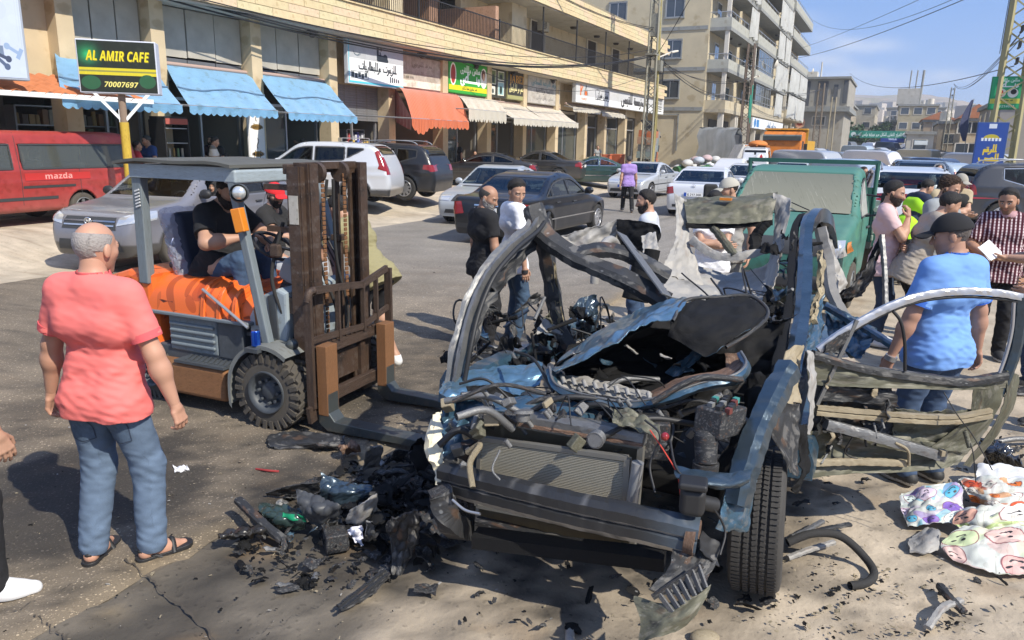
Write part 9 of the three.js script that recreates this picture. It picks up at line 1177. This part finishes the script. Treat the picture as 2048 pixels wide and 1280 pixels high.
// --- open front door
{
const d0=uv3(4.0,0.23),dd=V3(0,0,0).addScaledVector(SU,0.52).addScaledVector(NV,-0.854),nD=V3(dd.z,0,-dd.x).normalize();const D=(x,y,off=0)=>onPlane(x,y,d0.clone().addScaledVector(nD,off),nD);
const sgn=nD.dot(camera.position.clone().sub(d0))>0?1:-1,K=(x,y,o)=>D(x,y,o*sgn);
const door=w('front_door',crumple([[K(1612,705,0),K(1720,730,0),K(1830,750,0),K(1930,758,0),K(2012,748,0)],[K(1618,770,0),K(1720,775,0.02),K(1830,778,0.02),K(1930,780,0.02),K(2018,775,0)]],{amp:0.02,n:44,m:12,rag:0.004}),M.wOlive);
const part=(n,g,m)=>mesh(n,g,m,door);
part('lower_skin',crumple([[K(1616,860,0),K(1700,872,-0.03),K(1800,880,-0.03),K(1900,885,-0.02),K(1965,878,0)],[K(1612,915,0),K(1700,912,-0.02),K(1800,915,-0.02),K(1890,912,-0.01),K(1938,905,0)],[K(1608,958,0.02),K(1700,948,0.02),K(1800,945,0.02),K(1880,938,0.02),K(1915,930,0.01)]],{amp:0.016,n:44,m:20,rag:0.006}),M.wOlive);
part('outer_skin',crumple([[K(1625,740,-0.1),K(1720,745,-0.1),K(1785,752,-0.1)],[K(1620,850,-0.12),K(1720,860,-0.12),K(1790,868,-0.12)],[K(1615,930,-0.1),K(1720,925,-0.1),K(1800,920,-0.1)]],{amp:0.03}),M.wBlack);
part('inner_panel',crumple([[K(1625,765,-0.03),K(1710,770,-0.05),K(1795,785,-0.03)],[K(1620,830,-0.04),K(1710,840,-0.07),K(1795,845,-0.04)],[K(1618,880,-0.03),K(1710,890,-0.05),K(1800,895,-0.03)]],{amp:0.04,n:24,m:24}),M.wBlack);
part('inner_panel',crumple([[K(1790,816,-0.02),K(1870,822,-0.02),K(1950,818,-0.01)],[K(1785,850,-0.04),K(1870,856,-0.04),K(1940,850,-0.02)],[K(1785,888,-0.03),K(1870,890,-0.03),K(1930,885,-0.02)]],{amp:0.03,n:24,m:16}),M.wOlive);part('inner_panel',crumple([[K(1620,768,-0.02),K(1700,776,-0.02),K(1792,782,-0.02)],[K(1620,800,-0.02),K(1700,806,-0.02),K(1800,815,-0.02)]],{amp:0.02,n:24,m:10,rag:0.02}),M.wBlack);
part('rear_edge',crumple([[K(2012,740,0),K(2040,750,-0.08)],[K(2010,800,0.01),K(2032,800,-0.07)],[K(1975,870,0.01),K(1995,872,-0.07)],[K(1925,930,0.01),K(1940,935,-0.05)]],{amp:0.01,n:8,m:24,rag:0.004}),M.wOlive);
part('panel_brace',crumple([[K(1945,775,0),K(2012,760,0)],[K(1940,830,0),K(2000,815,0)],[K(1880,880,-0.01),K(1960,880,0)],[K(1850,900,-0.01),K(1930,905,0)]],{amp:0.014,n:14}),M.wOlive);
part('side_beam',rail([K(1632,820,0.02),K(1720,828,0.02),K(1820,836,0.02),K(1910,838,0.02),K(1982,826,0.01)],0.03,0.05,{n:50,ref:V3(0,1,0),dent:0.12,sec:[[-0.5,-0.5],[0.5,-0.5],[0.5,-0.1],[0.1,0],[0.5,0.1],[0.5,0.5],[-0.5,0.5]]}),M.wTan);
part('diagonal_beam',rail([K(1652,848,0.035),K(1740,870,0.04),K(1820,893,0.04),K(1888,914,0.03)],0.045,0.05,{dent:0.08}),M.wSteel);
part('sill_rail',rail([K(1618,925,0.03),K(1720,923,0.035),K(1815,926,0.03)],0.025,0.035),M.wTan);
part('belt_rail',rail([K(1625,708,0.0),K(1720,735,0),K(1830,752,0),K(1930,762,0),K(2012,750,0)],0.05,0.04,{dent:0.1,n:50}),M.wBlack);
const wf=[K(1636,700,-0.02),K(1680,668,-0.02),K(1740,632,-0.02),K(1800,604,-0.02),K(1860,588,-0.02),K(1930,582,-0.02),K(2000,586,-0.02),K(2043,594,-0.02)];
part('window_frame',rail(wf,0.03,0.036,{n:70,dent:0.03}),M.alloy);part('window_seal',tube(wf.map((p)=>p.clone().add(V3(0,-0.03,0))),0.009,70,6),M.black);
part('window_frame',rail([K(2043,594,-0.02),K(2040,640,-0.02),K(2030,700,-0.02),K(2012,752,-0.02),K(1995,790,-0.02)],0.06,0.036,{ref:V3(1,0,0),dent:0.04}),M.wBlueClean);part('window_seal',tube([K(2028,605,0),K(2024,660,0),K(2012,710,0),K(1994,760,0)],0.009,30,6),M.alloy);
part('quarter_bar',beam(K(1714,640,-0.01),K(1634,810,0.01),0.012,0.02),M.wSteel);part('mirror_base',crumple([[K(1650,688,0),K(1705,655,0)],[K(1648,705,0),K(1690,712,0)]],{amp:0.02,n:8,m:8}),M.wBlack);
part('hanging_seal',tube([K(1786,622,0.02),K(1800,640,0.03),K(1809,680,0.03),K(1810,742,0.02)],0.009,30,6),M.black);
part('cable',[tube([K(1888,785,0.03),K(1915,830,0.1),K(1945,870,0.12),K(1985,940,0.2)],0.003,30,5),tube([K(1930,860,0.1),K(1945,900,0.16),K(1952,965,0.2)],0.003,30,5)],M.black);part('cable_sleeve',cyl(K(1930,862,0.11),K(1940,895,0.14),0.012,0.014),M.wOlive);
part('torn_cable',tube([K(1690,862,0.03),K(1705,870,0.05),K(1690,905,0.03),K(1735,925,0.04)],0.005,24,5),M.black);part('latch',box(...K(1885,905,0.05).toArray(),0.04,0.03,0.03,0.5),M.wTan);part('latch_rod',[tube([K(1790,885,0.06),K(1815,900,0.07),K(1818,930,0.05)],0.008,16,6)],M.wTan);
for(let i=0;i<24;i++){const p=K(rnd(1640,1790),rnd(780,900),rnd(-0.06,0.03)),e=V3(rnd(-0.1,0.1),rnd(-0.08,0.08),rnd(-0.04,0.04));part(i%2?'torn_strip':'regulator_rod',i%2?crumple([[p,p.clone().add(V3(e.y,e.x,0.01))],[p.clone().add(e),p.clone().add(V3(e.x+0.04,e.y+0.05,0))]],{n:6,m:6,amp:0.03,f:9}):cyl(p,p.clone().add(e),0.007,0.006,6),[M.wSoot,M.wTan,M.wSteel,M.wBlack][i%4]);}
}
// --- broken bumper corner hanging at the right front
{
w('bumper_corner',crumple([[A(1345,1085,2.98),A(1395,1075,3.0),A(1432,1095,3.02)],[A(1335,1140,2.9),A(1385,1140,2.92),A(1430,1130,2.95)],[A(1290,1180,2.85),A(1350,1190,2.82),A(1415,1160,2.9)]],{amp:0.025,n:22,rag:0.02}),M.wBlack);
const sk=A(1300,1180,2.85);w('bumper_skin',crumple([[A(1265,1190,2.9),A(1330,1205,2.84),A(1390,1190,2.84),A(1424,1168,2.88)],[A(1278,1240,2.86),A(1330,1240,2.8),A(1380,1225,2.8),A(1412,1200,2.84)],[A(1275,1290,2.84),A(1310,1275,2.8),A(1350,1265,2.8),A(1385,1240,2.82)]],{amp:0.012,n:26,rag:0.012}),M.wOlive);
const sl=[];for(let i=0;i<7;i++){const t=i/6;sl.push(beam(A(lerp(1318,1396,t),lerp(1188,1130,t),2.84),A(lerp(1345,1412,t),lerp(1225,1175,t),2.81),0.008,0.02));}sl.forEach((g)=>w('grille_slat',g,M.wSteel));w('grille_bar',[beam(A(1305,1195,2.84),A(1405,1130,2.84),0.012,0.02)],M.wBlack);
w('bumper_tab',crumple([[A(1405,1060,2.95),A(1440,1085,3.0)],[A(1400,1100,2.92),A(1438,1140,2.96)]],{amp:0.02,n:8,m:8}),M.black);
}
// ---------- wreckage and rubbish on the ground ----------
reseed(909);
const GP=(px,py,h=0.01)=>gnd(px,py,h);
const piece=(name,label,g,m,cat='debris')=>solo(name,g,m,label,cat);
const sheetG=(pts,o={})=>crumple(pts.map((r)=>r.map(([x,y,h])=>GP(x,y,h??0.02))),{th:0.008,amp:0.014,f:9,n:20,m:20,...o});
piece('floor_mat','flat burnt grey panel lying by the forklift front wheel',sheetG([[[535,870,0.02],[590,862,0.03],[660,868,0.06],[690,875,0.05]],[[532,885,0.02],[590,885,0.05],[650,890,0.07],[690,892,0.04]],[[545,897,0.015],[600,898,0.02],[660,896,0.02],[688,900,0.02]]],{amp:0.02}),M.wBlack);
piece('plastic_rail','long black broken rail leaning out of the debris pile toward the left',rail([GP(476,998,0.14),GP(520,1040,0.1),GP(568,1080,0.04)],0.05,0.03),M.wBlack);
piece('crushed_tube','shiny dark crushed tube at the left end of the debris pile',sheetG([[[434,1066,0.07],[480,1058,0.08],[530,1052,0.07]],[[438,1074,0.1],[485,1066,0.11],[532,1060,0.1]],[[445,1080,0.03],[490,1074,0.03],[534,1068,0.03]]],{amp:0.03,m:12}),std({color:[0.03,0.028,0.026],roughness:0.3,side:THREE.DoubleSide}));
piece('body_panel','curved steel blue body panel in the middle of the debris pile',sheetG([[[642,945,0.3],[690,962,0.24],[745,972,0.22]],[[638,985,0.2],[690,985,0.22],[742,985,0.2]],[[640,1002,0.12],[680,1010,0.14],[735,1012,0.12]]],{amp:0.02}),M.wBlueClean);
piece('bent_plastic','large bent black plastic panel before the blue panel',sheetG([[[590,975,0.26],[620,985,0.24],[655,1005,0.2]],[[595,1010,0.2],[635,1020,0.2],[680,1008,0.24]],[[620,1050,0.08],[650,1055,0.06],[675,1040,0.1]]],{amp:0.02}),std({color:[0.055,0.058,0.062],roughness:0.5,side:THREE.DoubleSide}));
piece('door_trim','grey streaked trim panel standing behind the white paper',sheetG([[[700,1020,0.22],[735,1000,0.3],[752,985,0.32]],[[690,1040,0.14],[725,1040,0.16],[755,1015,0.22]],[[695,1050,0.06],[720,1060,0.05],[748,1035,0.12]]],{amp:0.012}),M.wGrey);
piece('bumper_strip','dark pointed bumper strip at the back of the debris pile',sheetG([[[530,985,0.05],[580,970,0.12],[640,962,0.16]],[[532,990,0.02],[585,990,0.03],[640,990,0.04]]],{amp:0.01,m:8}),M.wBlack);
piece('headlamp_shell','broken lamp shell with green glints in the debris pile',sheetG([[[515,1005,0.1],[560,1010,0.12],[610,1020,0.12]],[[520,1030,0.1],[565,1035,0.12],[612,1042,0.1]],[[525,1050,0.03],[570,1060,0.03],[610,1062,0.02]]],{amp:0.02}),std({color:[0.03,0.05,0.045],roughness:0.2,side:THREE.DoubleSide}));
piece('green_shard','bright green plastic shard in the debris pile',sheetG([[[565,1025,0.14],[610,1030,0.14]],[[562,1035,0.12],[614,1045,0.1]]],{n:8,m:6,amp:0.02}),std({color:[0.01,0.22,0.1],roughness:0.25,side:THREE.DoubleSide}));
piece('white_paper','crumpled white paper on the debris pile',sheetG([[[690,1055,0.12],[725,1052,0.14]],[[700,1070,0.1],[728,1066,0.1]],[[708,1090,0.04],[722,1094,0.04]]],{n:10,m:14,amp:0.05,f:9,th:0.002}),std({color:[0.72,0.72,0.8],roughness:0.9,side:THREE.DoubleSide}),'paper');
piece('steel_flap','small pale blue steel flap right of the white paper',sheetG([[[733,1040,0.2],[750,1042,0.2]],[[728,1080,0.05],[748,1078,0.05]]],{n:8,m:12,amp:0.012}),M.wSteel);
piece('vent_block','square black vent block below the white paper',box(...GP(672,1078,0.05).toArray(),0.12,0.1,0.12,0.4,0,0,0.01),M.wBlack);
piece('mesh_strip','long black perforated strip lying at the pile edge nearest us',[sheetG([[[672,1212,0.015],[735,1165,0.03],[772,1130,0.05]],[[682,1224,0.01],[745,1190,0.02],[782,1150,0.04]]],{amp:0.01,m:8,n:24}),...[...Array(40)].map((_,i)=>{const t=(i>>1)/20,p=GP(lerp(680,772,t)+(i%2)*5,lerp(1210,1138,t)+(i%2)*8,0.055);return box(p.x,p.y,p.z,0.02,0.008,0.012,0.7);})],M.wBlack);
piece('side_panel','dark sheet leaning at the front of the pile toward the bumper',sheetG([[[770,1050,0.3],[800,1030,0.36],[838,1020,0.36]],[[780,1090,0.16],[810,1085,0.18],[840,1070,0.2]],[[782,1150,0.02],[800,1150,0.02],[820,1120,0.03]]],{amp:0.03}),M.wBlack);
piece('grey_plate','pale grey plate standing in the black heap under the fork',sheetG([[[735,893,0.26],[768,892,0.28]],[[730,915,0.16],[762,920,0.16]],[[724,938,0.06],[752,935,0.06]]],{n:12,m:12,amp:0.02}),M.wSteel);
piece('rust_sheet','rust brown crumpled sheet under the near fork',sheetG([[[672,890,0.08],[712,880,0.12]],[[680,900,0.1],[720,892,0.12]],[[690,908,0.02],[722,902,0.02]]],{n:12,m:10,amp:0.04}),M.wRust);
piece('red_rod','short dark red strip alone on the asphalt',tube([GP(512,938),GP(535,941,0.02),GP(558,943)],0.008,10,6),std({color:[0.28,0.03,0.03]}));
piece('blue_ring','small blue bottle ring on the ground before the debris pile',new THREE.TorusGeometry(0.014,0.006,8,16).rotateX(Math.PI/2).translate(...GP(622,1128,0.01).toArray()),std({color:[0.01,0.2,0.6]}));
piece('tissue','crumpled white tissue on the asphalt right of the man in coral',sheetG([[[345,932,0.02],[375,930,0.03]],[[350,945,0.02],[380,938,0.02]]],{n:8,m:8,amp:0.03,f:12,th:0.002}),std({color:[0.7,0.7,0.72],side:THREE.DoubleSide}),'paper');
piece('burnt_board','small charred board on the pale ground below the bumper',sheetG([[[830,1168,0.03],[880,1168,0.03]],[[826,1182,0.03],[872,1190,0.03]]],{n:10,m:8,amp:0.015}),M.wBlack);
piece('stick','dark curved hose end at the bottom edge',tube([GP(1140,1262,0.02),GP(1142,1285,0.03),GP(1160,1300,0.03),GP(1200,1290,0.02)],0.02,20,8),M.wGrey);
piece('stone','brown stone at the bottom edge right of the hose end',sphere(...GP(1410,1275,0.02).toArray(),0.05,1.3,0.6,0.9),M.wTan,'stone');
piece('curved_hose','thick black hose curving over the ground right of the front tyre',tube([GP(1575,1085,0.12),GP(1620,1068,0.16),GP(1680,1072,0.15),GP(1730,1115,0.06),GP(1748,1145,0.03),GP(1735,1165,0.025),GP(1700,1172,0.02)],0.021,60,10),M.rubber);
piece('trim_strip','flat black strip above the curved hose',rail([GP(1580,1085,0.06),GP(1640,1060,0.07),GP(1700,1048,0.05)],0.035,0.015),M.wBlack);
piece('trim_strip','scorched strip below the curved hose',rail([GP(1575,1115,0.03),GP(1620,1098,0.05),GP(1668,1084,0.04)],0.03,0.02),M.wGrey);
piece('sill_trim','pale bent metal strip behind the front tyre',rail([GP(1585,1075,0.1),GP(1610,1062,0.09),GP(1645,1042,0.05)],0.03,0.02),M.wSteel);
piece('scrap_strip','grey curved scrap strip at lower right corner',rail([GP(1855,1255,0.02),GP(1885,1215,0.05),GP(1922,1200,0.03)],0.035,0.02),M.wGrey);
piece('charred_plank','charred plank crossing the grey strip at lower right',rail([GP(1880,1170,0.05),GP(1900,1195,0.05),GP(1930,1225,0.02)],0.04,0.025),M.wBlack);
piece('bent_pipe','grey pipe lying beyond the open door at the right edge',tube([GP(1990,885,0.04),GP(2030,878,0.06),GP(2080,880,0.04)],0.02,16,8),M.wSteel);
piece('plastic_bag','shiny black plastic bag beneath the free end of the door',sheetG([[[1955,885,0.12],[1990,880,0.2],[2025,900,0.14]],[[1965,905,0.14],[2000,905,0.2],[2040,920,0.12]],[[1975,930,0.02],[2010,930,0.06],[2045,935,0.02]]],{amp:0.06,f:8,n:24}),phys({color:[0.015,0.015,0.017],roughness:0.15,clearcoat:0.8,side:THREE.DoubleSide}),'bag');
const faceTex=(seedN,cols)=>{reseed(seedN);return canvas(512,512,(g,w,h)=>{g.fillStyle='#d4dad6';g.fillRect(0,0,w,h);for(let i=0;i<26;i++){g.fillStyle=cols[(i*3)%cols.length];g.globalAlpha=0.5;g.beginPath();g.ellipse(rnd(w),rnd(h),rnd(30,120),rnd(20,70),rnd(3),0,TAU);g.fill();}g.globalAlpha=1;for(let i=0;i<9;i++){const x=60+(i%3)*180+rnd(-30,30),y=70+(i/3|0)*170+rnd(-30,30),r=rnd(50,90);g.fillStyle=cols[i%cols.length];g.beginPath();g.ellipse(x,y,r,r*0.7,rnd(3),0,TAU);g.fill();g.strokeStyle='rgba(120,50,60,.7)';g.lineWidth=5;g.stroke();g.fillStyle='#2d2a30';g.beginPath();g.ellipse(x-20,y-8,11,6,0.4,0,TAU);g.ellipse(x+20,y-8,11,6,-0.4,0,TAU);g.fill();g.lineWidth=7;g.strokeStyle='#2d2a30';g.beginPath();g.arc(x,y+8,20,0.3,2.8);g.stroke();}worn(g,w,h,0.3,200);});};
const printM=(t)=>std({map:t,color:[0.8,0.78,0.74],roughness:0.6,side:THREE.DoubleSide});
piece('printed_sheet','crumpled sheet printed with blue and purple smiling faces',sheetG([[[1800,985,0.1],[1860,968,0.16],[1920,965,0.14]],[[1800,1015,0.06],[1860,1010,0.12],[1930,1010,0.1]],[[1815,1052,0.03],[1870,1045,0.07],[1925,1045,0.05]]],{amp:0.03,f:4,n:30,m:30,th:0.003,us:1,vs:1}),printM(faceTex(5,['#57b5dd','#8a6bc8','#dff0f2','#e8d8f0'])),'sheet');
piece('printed_sheet','orange printed sheet at the back of the crumpled sheets',sheetG([[[1915,955,0.1],[1980,952,0.14],[2060,960,0.1]],[[1930,980,0.1],[1990,985,0.14],[2060,992,0.1]],[[1940,1005,0.04],[1990,1015,0.08],[2060,1020,0.05]]],{amp:0.03,f:4,n:30,m:26,th:0.003,us:1,vs:1}),printM(faceTex(8,['#e0762a','#f0ece6','#d8562c','#ece6da'])),'sheet');
piece('printed_sheet','crumpled sheet printed with a large pink face nearest us',sheetG([[[1925,1055,0.1],[1990,1050,0.12],[2070,1045,0.1]],[[1880,1090,0.05],[1960,1085,0.1],[2070,1090,0.08]],[[1905,1120,0.02],[1960,1140,0.03],[2070,1148,0.03]]],{amp:0.03,f:3,n:30,m:26,th:0.003,us:0.62,vs:0.62}),printM(faceTex(13,['#e9b9b4','#e8ecea','#d6e6b8','#f0cfc8'])),'sheet');
piece('printed_sheet','pale green printed sheet in the middle of the crumpled sheets',sheetG([[[1920,1010,0.12],[1990,1010,0.15],[2070,1005,0.12]],[[1905,1040,0.08],[1980,1040,0.12],[2070,1040,0.1]],[[1930,1062,0.05],[1990,1066,0.06],[2070,1062,0.05]]],{amp:0.04,f:4,n:30,m:20,th:0.003}),printM(faceTex(17,['#a6cf5a','#f2f0ea','#e8b4a0','#f4f2ee'])),'sheet');
piece('white_sheet','plain white sheet lying at the right edge above the printed ones',sheetG([[[1955,930,0.12],[2000,925,0.14],[2060,935,0.12]],[[1950,960,0.08],[2000,965,0.1],[2060,975,0.1]]],{amp:0.03,f:3,n:20,m:12,th:0.003}),std({color:[0.72,0.73,0.74],side:THREE.DoubleSide,map:rep(T.dirt,1)}),'sheet');
piece('grey_flap','folded grey board between the printed sheets',sheetG([[[1830,1070,0.02],[1860,1055,0.03],[1880,1062,0.06]],[[1815,1085,0.02],[1850,1085,0.05],[1880,1080,0.06]],[[1820,1105,0.01],[1850,1108,0.02],[1878,1098,0.03]]],{n:12,m:12,amp:0.015}),M.wGrey);
piece('white_scrap','dusty white cloth scrap lying on the road beyond the forks',sheetG([[[935,524,0.02],[955,522,0.03]],[[938,531,0.01],[960,529,0.02]]],{n:8,m:6,amp:0.03,th:0.002}),std({color:[0.6,0.6,0.58],side:THREE.DoubleSide}),'paper');
piece('cable_coil','tangle of dark wire on the ground before the grey SUV',tube([GP(60,512),GP(100,503,0.03),GP(80,510),GP(105,508,0.02),GP(66,516)],0.012,40,5),M.black,'wire');
{
const shapes=[...Array(7)].map((_,k)=>{const g=crumple([[V3(-0.5,0,-0.5),V3(0,0.1,-0.6),V3(0.5,0,-0.5)],[V3(-0.6,0.15,0),V3(0,0.25,0),V3(0.5,0.1,0.1)],[V3(-0.4,0,0.5),V3(0.1,0.1,0.5),V3(0.6,0,0.4)]],{n:5,m:5,amp:0.2,f:1.4,rag:0.03,th:0.06,s:k*9});g.scale(1,k%3===0?0.6:1.2,k%2?0.35:0.8);return g;});
const scatter=(name,count,mats,where)=>{const lists={};for(let i=0;i<count;i++){const[p,s,tilt,mi]=where(i);const k=(i%7)+'_'+mi;(lists[k]=lists[k]||[]).push(new THREE.Matrix4().compose(p,new THREE.Quaternion().setFromEuler(new THREE.Euler(rnd(-tilt,tilt),rnd(6.3),rnd(-tilt,tilt))),V3(s*rnd(0.6,1.4),s,s*rnd(0.6,1.4))));}
const grp=new THREE.Group();grp.name=numbered(name);grp.userData.kind='stuff';scene.add(grp);for(const k in lists){const[a,b]=k.split('_'),im=new THREE.InstancedMesh(shapes[+a],mats[+b],lists[k].length);lists[k].forEach((m,i)=>im.setMatrixAt(i,m));im.name='fragment';im.castShadow=im.receiveShadow=true;im.userData.kind='stuff';grp.add(im);}};
const G=(u,v,y)=>uv3(u,v,y+gh(u,v));
scatter('charred_fragments',900,[M.wSoot,M.wBlack,M.wSteel,M.wBlue],(i)=>{const a=rnd(TAU),r=Math.pow(rnd(),0.8),hp=i<640;const u=(hp?3.2:4.7)+Math.cos(a)*r*(hp?0.85:2.2),v=(hp?2.45:1.3)+Math.sin(a)*r*(hp?0.62:1.4);return[G(u,v,hp?0.015+0.12*Math.max(0,1-r*1.1)*rnd():0.02),hp?rnd(0.02,0.085):rnd(0.02,0.08),0.7,i%13===0?2:i%41===0?3:i%2];});
scatter('charred_heap',130,[M.wSoot,M.wBlack],(i)=>[G(3.3+rnd(-0.5,0.6),2.2+rnd(-0.35,0.4),0.02+rnd(0.16)),rnd(0.07,0.17),0.8,i%2]);
scatter('burnt_rubble',900,[M.wSoot,M.wBlack,M.wTan],(i)=>{const u=4.9+rnd(-1.6,1.8)*rnd(0.4,1),v=-1.5+rnd(-1.6,1.0)*rnd(0.3,1);return[G(u,v,0.008),rnd(0.01,0.06),0.8,i%7===0?2:i%2];});
scatter('grit',5200,[M.wSoot,M.wTan,M.wGrey,M.wBlack],(i)=>{const k=i%4;const u=k<2?rnd(1.2,5):rnd(1.5,12),v=k<2?rnd(-2.2,4.5):rnd(-4,8);return[G(u,v,0.006),0.004+0.022*rnd()*rnd()*rnd()*(k<2?1.3:2),0.5,i%4];});
scatter('grit_by_the_tyre',240,[M.wSoot,M.wTan],(i)=>[G(3.5+rnd(-0.4,0.5),rnd(-0.6,0.3),0.008),rnd(0.006,0.03),0.6,i%2]);
}
renderer.render(scene,camera);
